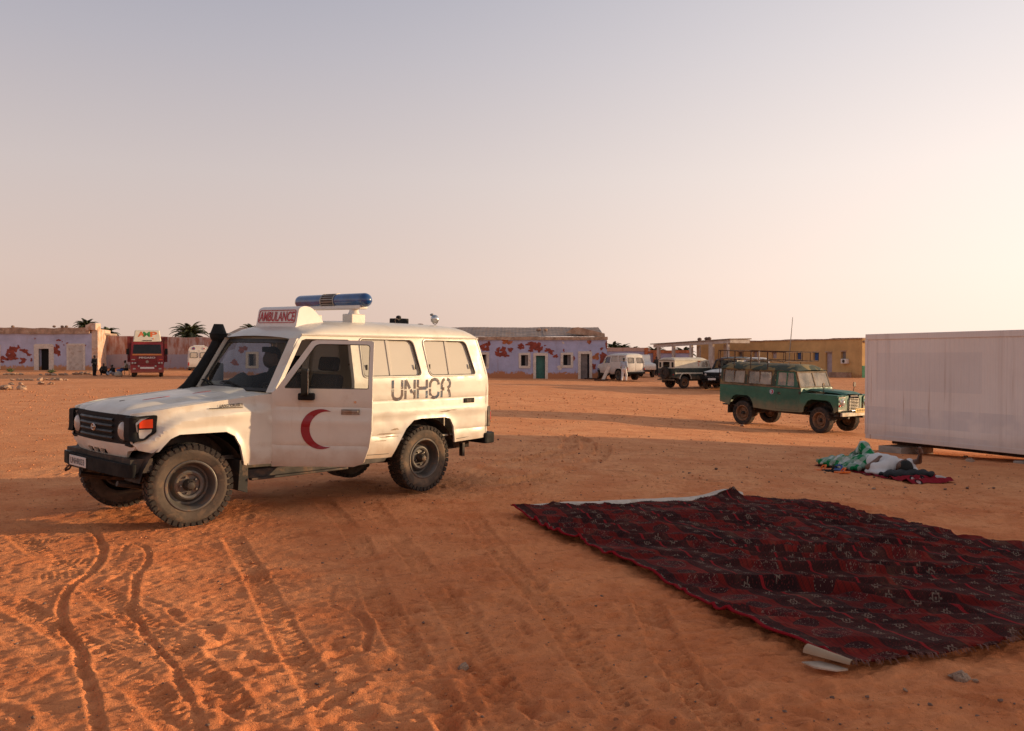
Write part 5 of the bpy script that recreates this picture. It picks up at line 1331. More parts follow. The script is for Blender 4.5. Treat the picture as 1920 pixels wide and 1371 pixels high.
# driver and what lies on the dashboard (in the car's own frame)
def in_car(o): o.parent = None
car_M = Matrix.LocRotScale(amb.location, amb.rotation_euler, None)
def person_car(prims, k, h, m, name, parent): return blob_obj(name, prims, k, h, m, parent)
drv = thing('person', 'driver in dark clothes leaning across behind the ambulance windscreen', 'person', amb.location, amb.rotation_euler[2], tilt=R(1.3))
blob_obj('body', [('ell', (1.40, .05, 1.60), (.088, .075, .115)), ('ell', (1.37, .05, 1.545), (.065, .06, .06)), ('cap', (1.43, .03, 1.52), (1.46, .0, 1.42), .05, .055), ('cap', (1.47, -.02, 1.36), (1.55, -.22, .98), .13, .15), ('cap', (1.45, .16, 1.36), (1.28, .36, 1.30), .055, .045), ('cap', (1.28, .36, 1.30), (1.12, .52, 1.30), .042, .032), ('ell', (1.09, .55, 1.30), (.05, .03, .025)),
                  ('cap', (1.46, -.22, 1.33), (1.34, -.42, 1.12), .055, .045), ('cap', (1.34, -.42, 1.12), (1.16, -.36, 1.30), .042, .032), ('cap', (1.55, -.28, .97), (1.20, -.30, .98), .09, .07), ('cap', (1.55, -.44, .97), (1.20, -.46, .98), .09, .07), ('ell', (1.31, .055, 1.585), (.016, .014, .022)), ('ell', (1.40, .13, 1.59), (.018, .012, .03)), ('ell', (1.40, -.03, 1.59), (.018, .012, .03))], .035, .014, 'dark_skin', drv)
blob_obj('hair', [('ell', (1.415, .05, 1.655), (.086, .08, .07)), ('ell', (1.445, .05, 1.61), (.06, .072, .08))], .02, .014, 'hair_black', drv)
blob_obj('robe', [('cap', (1.47, -.0, 1.38), (1.56, -.24, .98), .15, .19), ('cap', (1.45, .15, 1.36), (1.27, .37, 1.30), .075, .065), ('cap', (1.27, .37, 1.30), (1.15, .49, 1.30), .06, .05), ('cap', (1.46, -.24, 1.34), (1.33, -.44, 1.13), .08, .07), ('cap', (1.33, -.44, 1.13), (1.19, -.38, 1.27), .065, .055), ('cap', (1.56, -.30, .96), (1.20, -.32, .97), .12, .10), ('cap', (1.56, -.46, .96), (1.20, -.48, .97), .12, .10), ('cap', (1.20, -.32, .97), (1.10, -.32, .68), .09, .08), ('cap', (1.20, -.47, .97), (1.10, -.46, .68), .09, .08)], .05, .02, 'cloth_black', drv,
         warp=lambda G: .008 * np.sin(G[..., 0] * 34 + G[..., 2] * 21) * np.sin(G[..., 1] * 27 + G[..., 2] * 17))
bagd = thing('bag', 'dark lumpy bag on the dashboard behind the windscreen', 'bag', amb.location, amb.rotation_euler[2], tilt=R(1.3))
blob_obj('bag_body', [('ell', (1.15, .34, 1.28), (.10, .16, .10)), ('ell', (1.16, .24, 1.33), (.08, .10, .09)), ('ell', (1.15, .45, 1.25), (.09, .12, .06))], .05, .018, 'cloth_dark', bagd, warp=lambda G: .008 * np.sin(G[..., 1] * 40 + G[..., 2] * 31))
# ================================================================== RUG
_a, _b, _c = gp(950, 961).to_2d(), gp(1588, 1259).to_2d(), gp(1508, 941).to_2d()
RA = _a; RU = (_c - _a).normalized(); RV = (_b - _a).normalized(); RW_, RL_ = (_c - _a).length, (_b - _a).length
def rug_material():
    m = bpy.data.materials.new('rug_weave'); m.use_nodes = True; t = NT(m.node_tree)
    uv = t.node('ShaderNodeUVMap'); uv.uv_map = 'UVMap'
    x, y, _ = t.xyz(uv.outputs[0])          # metres across and along
    vec = t.mapv(uv.outputs[0], (1.45, 1.45, 1)); x0_ = x; x, y = x * 1.45, y * 1.45
    wob = t.noise(vec, 5., 2) * .03
    xs = x + wob - .015
    per = 1.03
    p = ((xs + .16) / per).fract() * per      # 0..1.03 inside a strip; the scarlet line sits at 0
    cell = ((xs + .16) / per).floor()
    line = p.lt(.026)
    line2 = (p - .30).abs().lt(.010) + (p - .76).abs().lt(.010)
    band = (p.lt(.30) + p.gt(.76)).min(1.)
    # ornaments in the bands: little crossed lozenges every 17 cm
    oc = ((p - .165).abs()).min((p - .895).abs())
    q = (((y + cell * .07) / .172).fract() - .5) * .172
    qa = q.abs()
    dia = (oc * .95 + qa * .85)
    orn = (dia.lt(.040) * dia.gt(.026) + ((oc - qa).abs().lt(.009)) * (oc.gt(.022)) * (oc.lt(.042)) * qa.lt(.042) + dia.lt(.011)) * t.voro(vec, 75., out=0).gt(.16)
    speck = t.voro(vec, 42., out=0).lt(.24) * t.noise(vec, 9., 2).gt(.50)
    # medallions in the fields
    fx = p - .53; fy = (((y + cell * .31) / .62).fract() - .5) * .62
    r = ((fx / .175).pow(2.) + (fy / .145).pow(2.)).sqrt()
    gul = r.lt(1.0); ring = (r - .93).abs().lt(.075) + (r - .62).abs().lt(.06)
    quart = (fx * fy).gt(0.)
    gspk = t.voro(vec, 62., out=0).lt(.25)
    fy2 = (((y + cell * .31 + .31) / .62).fract() - .5) * .62
    r2 = ((fx / .12).pow(2.) + (fy2 / .085).pow(2.)).sqrt()
    sm_ = r2.lt(1.)
    wear = t.noise(vec, 1.3, 4, .65)
    red = t.mix(wear.ramp(.3, .7), (.115, .010, .008), (.225, .021, .016))
    dark = t.mix(wear.ramp(.3, .7), (.026, .010, .010), (.075, .022, .018))
    c = t.mix(band, red, dark)
    c = t.mix(band * t.voro(vec, 60., out=0).lt(.30) * .45, c, (.24, .03, .03))
    c = t.mix(band * (orn.min(1.)) * .36, c, (.44, .33, .24))
    c = t.mix((1 - band) * gul * .7, c, t.mix(quart, (.020, .014, .016), (.10, .012, .014)))
    c = t.mix((1 - band) * gul * (gspk + ring.min(1.) * t.voro(vec, 70., out=0).lt(.40)).min(1.) * .36, c, (.40, .28, .20))
    c = t.mix((1 - band) * sm_ * .8, c, (.022, .014, .015))
    c = t.mix((1 - band) * sm_ * gspk * .45, c, (.42, .31, .23))
    c = t.mix(line2.min(1.) * .7, c, (.03, .012, .012))
    thin = ((p / .052).fract() - .5).abs().lt(.13)
    c = t.mix(thin * .45, c, (.045, .012, .012))
    c = t.mix(line * .8, c, (.34, .018, .022))
    c = t.mix((x0_.lt(.018) + x0_.gt(RW_ - .018)).min(1.), c, (.30, .012, .02))
    rib = ((y * 2 * math.pi / .016).sin() * .5 + .5)
    c = t.mix(rib * .35, c, t.mix(.6, c, (.01, .006, .006)))
    du = t.noise(vec, 2.6, 4, .7).ramp(.52, .75)
    c = t.mix(du * .16, c, (.42, .22, .12))
    nb = t.bump(rib, .35, .004); nb = t.bump(t.noise(vec, 130., 2), .5, .004, nb)
    t.out(c, .95, 0, nb, .1); MT['rug_weave'] = m
rug_material()
mat('backing_cloth', (.58, .50, .42), .9, var=.12, vs=5, dirt=((.40, .27, .18), .52, 5, .5), bump=(50, .4, .006))
mat('fringe', (.16, .07, .055), .95, var=.4, vs=20)
us = np.arange(0, RW_ + .001, .018); vs_ = np.arange(0, RL_ + .001, .018)
U_, V_ = np.meshgrid(us, vs_, indexing='ij')
dx_ = .05 * vnoise(U_ * .9, V_ * .9, 71) + .02 * vnoise(U_ * 4, V_ * 4, 72); dy_ = .07 * vnoise(U_ * .8, V_ * .8, 73)
edge = np.minimum(np.minimum(U_, RW_ - U_), np.minimum(V_, RL_ - V_))
dx_ += .08 * vnoise(U_ * 0 + 3, V_ * 3.1, 74) * np.exp(-edge / .25); dy_ += .09 * vnoise(U_ * 3.1, V_ * 0 + 5, 75) * np.exp(-edge / .25)
PX = RA.x + RU.x * (U_ + dx_) + RV.x * (V_ + dy_); PY = RA.y + RU.y * (U_ + dx_) + RV.y * (V_ + dy_)
Z_ = np.zeros_like(U_)
def fold(px0, py0, px1, py1, wid, hgt, asym=.5, curl=.12, seed=0):
    """soft crease lying along the line seen between two photo pixels"""
    a, b_ = gp(px0, py0), gp(px1, py1); A = np.array([a.x, a.y]); B = np.array([b_.x, b_.y]); ab = B - A; L = np.hypot(*ab); d = ab / L; nn_ = np.array([-d[1], d[0]])
    s = (PX - A[0]) * d[0] + (PY - A[1]) * d[1]; w = (PX - A[0]) * nn_[0] + (PY - A[1]) * nn_[1]
    w = w + curl * vnoise(s * 1.1, s * 0 + seed, seed + 90) + .03 * vnoise(s * 5, s * 0 + seed, seed + 91)
    env = np.clip(np.minimum(s, L - s) / (.25 * L), 0, 1); env = env * env * (3 - 2 * env)
    ww = .36 * wid * (1 + .6 * vnoise(s * 1.7, s * 0, seed + 92))
    q = np.where(w > 0, w / (ww * (1 + asym)), w / (ww * (1 - asym)))
    return .62 * hgt * env * (1 + .7 * vnoise(s * 1.4, s * 0 + 9, seed + 93)) * np.exp(-q * q)
for k, a in enumerate(((1230, 1045, 1800, 1062, .12, .060), (1290, 1068, 1900, 1090, .10, .070), (1200, 1085, 1780, 1140, .13, .075), (1330, 1098, 1960, 1160, .12, .085), (1420, 1010, 1900, 1050, .07, .05), (1430, 975, 1900, 1040, .06, .045),
                       (1150, 1000, 1420, 1060, .09, .03), (1180, 1100, 1420, 1130, .06, .03), (1260, 1150, 1560, 1180, .07, .03), (1540, 1120, 1900, 1190, .10, .05), (1330, 965, 1500, 1010, .06, .035), (1480, 955, 1700, 1000, .05, .05),
                       (1500, 990, 1600, 1035, .06, .05), (1350, 1190, 1560, 1235, .05, .025), (1600, 1010, 1850, 1040, .05, .04), (1050, 985, 1250, 1040, .05, .02), (1390, 1040, 1640, 1050, .07, .05), (1560, 1060, 1920, 1100, .08, .06), (1450, 1100, 1750, 1115, .09, .06))):
    Z_ += fold(*a, asym=.45, seed=k * 7)
rdg = lambda a, b_, sd: (1 - 2 * np.abs(vnoise(a, b_, sd))) ** 3
Z_ += .060 * (.25 + .75 * np.clip(vnoise(PX * .7, PY * .7, 101) + .5, 0, 1)) * rdg(PX * .42 + .3 * vnoise(PX * 1.5, PY * 1.5, 103), PY * 3.6 + PX * .5, 102) + .028 * rdg(PX * .9, PY * 7.5 + PX * .6, 104) + .010 * rdg(U_ * 5.5, V_ * .9, 105)
Z_ += .014 * vnoise(U_ * 3.2, V_ * 3.2, 77) + .008 * vnoise(U_ * 8, V_ * 8, 78) + .02
top_edge = np.exp(-V_ / .10)
Z_ += top_edge * (.008 + .10 * np.exp(-((U_ - 2.95) / .28) ** 2) + .05 * np.exp(-((U_ - 2.6) / .2) ** 2)) * (1 + 1.2 * vnoise(U_ * 5, V_ * 5, 79))
GI = np.clip(np.searchsorted(gxs, PX), 0, nx - 1); GJ = np.clip(np.searchsorted(gys, PY), 0, ny - 1)
low = gbase(PX, PY) + .012
PZ = np.maximum(low + np.maximum(Z_, .0), GZ[GI, GJ] + .006)
ni, nj = U_.shape; idx = np.arange(ni * nj).reshape(ni, nj)
F = np.stack([idx[:-1, :-1], idx[:-1, 1:], idx[1:, 1:], idx[1:, :-1]], -1).reshape(-1, 4)
rug = np_obj('patterned_rug', np.stack([PX, PY, PZ], -1).reshape(-1, 3), F, 'rug_weave')
uvl = rug.data.uv_layers.new(name='UVMap'); li = np.zeros(len(rug.data.loops), np.int32); rug.data.loops.foreach_get('vertex_index', li)
UVf = np.stack([U_, V_], -1).reshape(-1, 2).astype(np.float32)[li]; uvl.data.foreach_set('uv', UVf.ravel())
sdm = rug.modifiers.new('thickness', 'SOLIDIFY'); sdm.thickness = .012; sdm.offset = 1 if False else -1
tag(rug, 'large rumpled dark red patterned rug spread on the sand', 'rug')
# frayed ends
def rug_pt(u, v): i = min(int(u / .018), ni - 1); j = min(int(v / .018), nj - 1); return Vector((PX[i, j], PY[i, j], PZ[i, j]))
b = MB()
for end in (0, 1):
    for k in range(300):
        u = random.uniform(0, RW_); p = rug_pt(u, RL_ if end else 0); q = (RV if end else -RV); L = random.uniform(.015, .06) * (1 if end else .6)
        d = Vector((q.x, q.y, 0)) + Vector((random.uniform(-.6, .6), random.uniform(-.6, .6), random.uniform(-.1, .25))); d.normalize()
        s_ = Vector((RU.x, RU.y, 0)) * random.uniform(.0015, .004); e = p + d * L; e.z = max(gtop(e.x, e.y) + .006, e.z - .02); mid_ = (p + e) / 2 + Vector((0, 0, .012))
        b.raw([p - s_, p + s_, mid_ + s_, mid_ - s_, e + s_ * .4, e - s_ * .4], [(0, 1, 2, 3), (3, 2, 4, 5)])
fr_ = b.build('fringe', 'fringe', rug, smooth=None); fr_['kind'] = 'stuff'
# pale backing sheet showing along the far edge
ub = np.linspace(.12, 3.0, 90); vb = np.linspace(0, 1, 8)
def bk(u, w):
    p = rug_pt(u, .10); o = Vector((-RV.x, -RV.y, 0)) * (.10 + w * (.24 + .16 * vnoise(np.array([u * 1.6]), np.array([2.]), 81)[0]) * min(1, (u - .1) * 1.6) * min(1, (3.1 - u) * 3))
    x, y = p.x + o.x, p.y + o.y
    lift = .02 * (1 - w) + .05 * math.sin(math.pi * w) + .05 * max(0, vnoise(np.array([u * 3.]), np.array([w * 2.]), 82)[0]) + (.12 * math.exp(-((u - 2.8) / .25) ** 2) * (1 - w))
    return Vector((x, y, max(gbase(x, y) + .012, gtop(x, y) + .005) + lift))
b = MB(); b.grid(bk, list(ub), list(vb)); tag(b.build('backing_sheet', 'backing_cloth', None, smooth=70), 'pale cloth sheet poking out along the far edge of the rug', 'sheet')
# folded pale corner at the near end
c0 = gp(1515, 1238); c1 = gp(1600, 1262)
dd = (c1 - c0); b = MB()
def roll(u, w):
    a = -.4 + w * 3.6; p = c0 + dd * u; nrm = Vector((-dd.y, dd.x, 0)).normalized()
    rr = .035 * (1 - .45 * u)
    return Vector((p.x, p.y, gbase(p.x, p.y) + .025)) + nrm * (rr * math.cos(a) * 1.3) + Vector((0, 0, rr * math.sin(a) + rr * .4 + .01))
b.grid(roll, list(np.linspace(0, 1, 12)), list(np.linspace(0, 1, 10))); mat('jute', (.40, .27, .17), .9, var=.15)
tag(b.build('turned_corner', 'jute', None, smooth=70), 'curled pale corner at the near end of the rug', 'cloth')
b = MB(); q0 = gp(1500, 1243); pts = [gp(*p) for p in ((1505, 1246), (1530, 1257), (1570, 1263), (1592, 1261), (1570, 1252), (1540, 1246))]
b.raw([p + Vector((0, 0, .010 + .004 * (k % 2))) for k, p in enumerate(pts)] + [p + Vector((0, 0, .004)) for p in pts], [tuple(range(6)), tuple(range(11, 5, -1))] + [(i, (i + 1) % 6, 6 + (i + 1) % 6, 6 + i) for i in range(6)])
mat('dusty_paper', (.50, .38, .28), .9, var=.2, vs=12)
tag(b.build('paper_scrap', 'dusty_paper', None, smooth=None), 'torn pale paper scrap lying below the curled rug corner', 'paper')

# ================================================================== SLEEPER BESIDE THE CONTAINER
hd_ = gp(1706, 897); ft = gp(1598, 868)
ydir = math.atan2(.93, -.36)
def chk_material():
    m = bpy.data.materials.new('green_white_cloth'); m.use_nodes = True; t = NT(m.node_tree); v = t.co('Object'); x, y, z = t.xyz(v)
    w = t.noise(v, 4., 2) * .10
    a = (((x + z * .5 + w) / .20).fract()).gt(.58); b_ = (((y * .9 - z * .6 + w) / .24).fract()).gt(.60)
    f = t.noise(t.mapv(v, (1.2, 1, 1)), 5.5, 4, .7, 1.0).ramp(.54, .60)
    c = t.mix((a * .45 + b_ * .40 + f * .4).min(1.), (.008, .19, .06), (.58, .60, .57))
    c = t.mix(t.noise(v, 7., 3).ramp(.58, .68) * .6, c, (.01, .05, .03))
    t.out(c, .9, 0, t.bump(t.noise(v, 18., 3), .5, .02), .2); MT['green_white_cloth'] = m
    m = bpy.data.materials.new('red_blanket'); m.use_nodes = True; t = NT(m.node_tree); v = t.co('Object')
    f = t.voro(v, 5.5, out=0)
    c = t.mix(f.lt(.33), (.24, .012, .022), t.mix(f.lt(.20), (.02, .01, .012), (.50, .40, .36)))
    c = t.mix(t.noise(v, 6., 3).ramp(.45, .6) * .65, c, (.22, .012, .02))
    t.out(c, .95, 0, t.bump(t.noise(v, 30., 3), .5, .01), .1); MT['red_blanket'] = m
chk_material()
slp = thing('person', 'person in white shirt lying asleep under a green and white cloth', 'person', (hd_.x, hd_.y, gz_(hd_.x, hd_.y) + .03), ydir)
# local x from the head towards the feet, +y is the near (left) side
SKN = [('ell', (.10, 0, .15), (.115, .08, .095)), ('ell', (.165, 0, .135), (.06, .06, .06)), ('cap', (.19, 0, .11), (.27, 0, .10), .05, .055), ('cap', (.34, -.10, .11), (.34, .10, .11), .085, .085), ('cap', (.34, 0, .12), (.62, 0, .11), .125, .115), ('cap', (.62, 0, .11), (.80, 0, .11), .115, .125),
       ('cap', (.33, .17, .11), (.50, .33, .10), .052, .043), ('cap', (.50, .33, .10), (.50, .10, .235), .042, .030), ('ell', (.50, .06, .25), (.045, .045, .02)),
       ('cap', (.33, -.17, .12), (.16, -.36, .20), .052, .043), ('cap', (.16, -.36, .20), (-.02, -.20, .34), .042, .030), ('ell', (-.05, -.17, .365), (.045, .03, .04)),
       ('cap', (.84, -.09, .11), (1.08, -.12, .36), .085, .06), ('cap', (1.08, -.12, .36), (1.34, -.10, .09), .058, .04), ('cap', (.84, .09, .11), (1.20, .22, .14), .085, .06), ('cap', (1.20, .22, .14), (1.52, .14, .09), .058, .04),
       ('cap', (1.34, -.10, .07), (1.45, -.11, .06), .04, .03), ('cap', (1.52, .14, .08), (1.60, .16, .10), .04, .03), ('ell', (.075, 0, .24), (.02, .018, .022)), ('ell', (.10, .08, .15), (.025, .014, .03)), ('ell', (.10, -.08, .15), (.025, .014, .03))]
for k in range(4):
    SKN.append(('cap', (.485 + k * .016 - .02, .03, .255), (.47 + k * .02 - .03, -.045 + .006 * abs(k - 1.5), .262), .0105, .0085)); SKN.append(('cap', (-.055 - k * .004, -.155 - .014 * (k - 1.5), .395), (-.085 + .01 * abs(k - 1.5), -.12 - .018 * (k - 1.5), .445), .0105, .0085))
SKN += [('cap', (.53, .06, .25), (.56, .0, .25), .011, .009), ('cap', (-.03, -.15, .37), (.01, -.12, .40), .011, .009)]
blob_obj('body', SKN, .025, .0125, 'brown_skin', slp)
blob_obj('hair', [('ell', (.075, 0, .14), (.115, .092, .105)), ('ell', (.03, 0, .11), (.07, .085, .08))], .02, .0125, 'hair_black', slp)
blob_obj('shirt', [('cap', (.34, -.11, .12), (.34, .11, .12), .105, .105), ('cap', (.36, 0, .135), (.62, 0, .14), .15, .15), ('cap', (.62, 0, .13), (.80, 0, .11), .15, .14), ('cap', (.34, .18, .11), (.43, .27, .10), .078, .075), ('cap', (.34, -.18, .12), (.25, -.27, .16), .078, .075), ('ell', (.42, .26, .03), (.20, .12, .045)), ('ell', (.30, -.30, .06), (.16, .10, .06))], .05, .016, 'cloth_white', slp,
         warp=lambda G: .007 * np.sin(G[..., 0] * 30 + G[..., 1] * 14) * np.sin(G[..., 1] * 33 + G[..., 2] * 20))
blob_obj('green_cloth', [('cap', (.74, 0, .12), (.86, 0, .12), .13, .15), ('cap', (.84, -.09, .14), (1.08, -.12, .36), .105, .075), ('cap', (1.08, -.12, .36), (1.34, -.10, .08), .078, .09), ('cap', (.84, .10, .12), (1.20, .22, .12), .11, .09), ('cap', (1.20, .22, .12), (1.56, .14, .07), .08, .08), ('cap', (1.0, .08, .14), (1.3, .05, .08), .08, .08), ('ell', (1.0, .27, .05), (.28, .14, .07)), ('ell', (1.45, .20, .06), (.26, .20, .08)), ('ell', (1.15, -.24, .10), (.22, .12, .12))], .05, .015, 'green_white_cloth', slp,
         warp=lambda G: .013 * np.sin(G[..., 0] * 31 + G[..., 2] * 24 + 2 + 3 * np.sin(G[..., 1] * 9)) * np.sin(G[..., 1] * 17 - G[..., 2] * 11) + .006 * np.sin(G[..., 1] * 60 + G[..., 0] * 25))
bk_ = thing('blanket', 'red flowered blanket under the sleeping person', 'blanket', (hd_.x, hd_.y, gz_(hd_.x, hd_.y)), ydir)
def blank(u, w):
    x = -.62 + u * 2.35; y = (w - .5) * (.80 + .12 * math.sin(u * 5)) + .06 * math.sin(u * 9) + .12 * (1 - u)
    M_ = Matrix.Translation((hd_.x, hd_.y, 0)) @ Matrix.Rotation(ydir, 4, 'Z'); p = M_ @ Vector((x, y, 0))
    g = gtop(p.x, p.y) - gz_(hd_.x, hd_.y)
    return Vector((x, y, g + .012 + .045 * max(0, vnoise(np.array([u * 12.]), np.array([w * 6.]), 85)[0]) + (.05 * max(0, math.sin(x * 22)) if x < -.2 else 0)))
MB().grid(blank, list(np.linspace(0, 1, 70)), list(np.linspace(0, 1, 26))).build('cover', 'red_blanket', bk_, smooth=70)
pil = thing('pillow', 'black cloth bundle used as a pillow by the sleeping person', 'pillow', (hd_.x, hd_.y, gz_(hd_.x, hd_.y) + .02), ydir)
blob_obj('bundle', [('ell', (-.02, .10, .06), (.17, .34, .055)), ('ell', (.02, .32, .05), (.13, .14, .05)), ('ell', (-.10, -.16, .05), (.14, .16, .05))], .06, .018, 'cloth_black', pil, warp=lambda G: .009 * np.sin(G[..., 0] * 40 + G[..., 1] * 25))
def sandal(px, py, m, lab, yaw, s=1.):
    p = gp(px, py); r_ = thing('sandal', lab, 'sandal', (p.x, p.y, gtop(p.x, p.y) + .004), yaw, 'footwear beside the sleeper')
    sole = [(-.13, -.035), (-.09, -.05), (0, -.04), (.07, -.052), (.13, -.03), (.135, .02), (.07, .048), (0, .035), (-.09, .045), (-.13, .03)]
    MB().prism(rpoly([(a * s, b_ * s) for a, b_ in sole], .02, 3), 'xy', 0, .028 * s).build('sole', m, r_, bevel=.006)
    MB().tube([(-.0, -.045 * s, .025), (.03 * s, -.03 * s, .07 * s), (.06 * s, 0, .075 * s), (.03 * s, .03 * s, .07 * s), (0, .045 * s, .025)], .013 * s, 6).build('strap', m, r_)
sandal(1543, 884, 'cloth_orange', 'orange sandal farthest from the sleeper', .3, 1.1)
sandal(1560, 886, 'cloth_black', 'black sandal between the orange and blue ones', -.5, 1.15)
sandal(1573, 885, 'cloth_blue', 'blue sandal by the edge of the red blanket', 1.0, 1.25)
sandal(1580, 888.5, 'cloth_orange', 'orange sandal touching the red blanket', .1, 1.0)
p = gp(1757, 900); bt = thing('bottle', 'clear plastic bottle lying by the sleeper\'s head', 'bottle', (p.x, p.y, gtop(p.x, p.y) + .035), -.35)
MB().lathe([(0, -.13), (.028, -.13), (.033, -.12), (.033, .02), (.030, .04), (.033, .06), (.012, .12), (.012, .135)], (0, 0, 0), (1, 0, -.03), 16).build('flask', 'lamp_lens', bt, smooth=50)
MB().lathe([(.014, .132), (.014, .15), (0, .15)], (0, 0, 0), (1, 0, -.03), 12).build('cap', 'cloth_blue', bt)

# ---- single stones the eye picks out
def lone(px, py, s, lab):
    p = gp(px, py); o = stone(None, p.x, p.y, gtop(p.x, p.y) + s * .3, s); tag(o, lab, 'stone')
lone(868, 1240, .035, 'pale stone in the dark scuff in the near sand')
lone(1392, 800, .10, 'stone beside the rear wheel of the green vehicle')
lone(1820, 868, .09, 'pinkish stone in the shade below the container')
lone(1812, 858, .06, 'smaller stone at the shaded edge under the container')
lone(1640, 917, .035, 'dark pebble between the rug and the sleeper')
lone(1365, 812, .05, 'pale stone left of the green vehicle front wheel')
for k, (px, py, s, lb_) in enumerate(((1805, 1268, .055, 'largest flat dark stone in the lower right corner'), (1788, 1262, .025, 'small dark stone left of the flat one in the lower right corner'), (1833, 1276, .022, 'small dark stone right of the flat one in the lower right corner'), (1700, 1292, .014, 'tiny pale stone near the bottom edge right of the rug'))): lone(px, py, s, lb_)
# ================================================================== LAND ROVER TYPE FOUR BY FOURS (x rearwards from the front axle, +y right side)
def camo_material():
    m = bpy.data.materials.new('camo_roof'); m.use_nodes = True; t = NT(m.node_tree); v = t.co('Object')
    f = t.noise(v, 2.6, 2, .5, .6).ramp(.52, .56)
    c = t.mix(f, (.060, .075, .055), (.26, .19, .085)); c = t.mix(t.noise(v, 9., 4, .7).ramp(.55, .75) * .5, c, (.30, .22, .13))
    x, y, z = t.xyz(v); c = t.mix(z.ramp(1.90, 1.98) * .45, c, (.30, .25, .17))
    t.out(c, .8, 0, None, .3); MT['camo_roof'] = m
camo_material()
mat('rover_green', (.028, .135, .085), .5, var=.22, vs=1.8, dirt=((.11, .13, .09), .58, 4, .35), dust=(DUST, .55, 1.0, .45))
mat('rover_dark_green', (.022, .030, .024), .55, var=.2, dirt=((.13, .10, .07), .55, 4, .4), dust=(DUST, .5, .9, .5))
mat('rover_cream', (.62, .54, .42), .6, var=.1, dirt=((.42, .32, .22), .56, 3, .4))
mat('rover_trim', (.15, .10, .06), .8, var=.3, dirt=((.3, .2, .12), .5, 5, .5))
mat('galvanised', (.36, .32, .27), .55, .4, var=.2, dirt=((.35, .2, .1), .5, 5, .5))
AF = [(.52, .60), (.49, .76), (.38, .93), (.26, .985), (-.26, .985), (-.38, .93), (-.47, .78), (-.50, .64)]
AR = [(2.30, .60), (2.33, .74), (2.43, .90), (2.55, .96), (2.98, .96), (3.10, .90), (3.20, .76), (3.24, .62)]
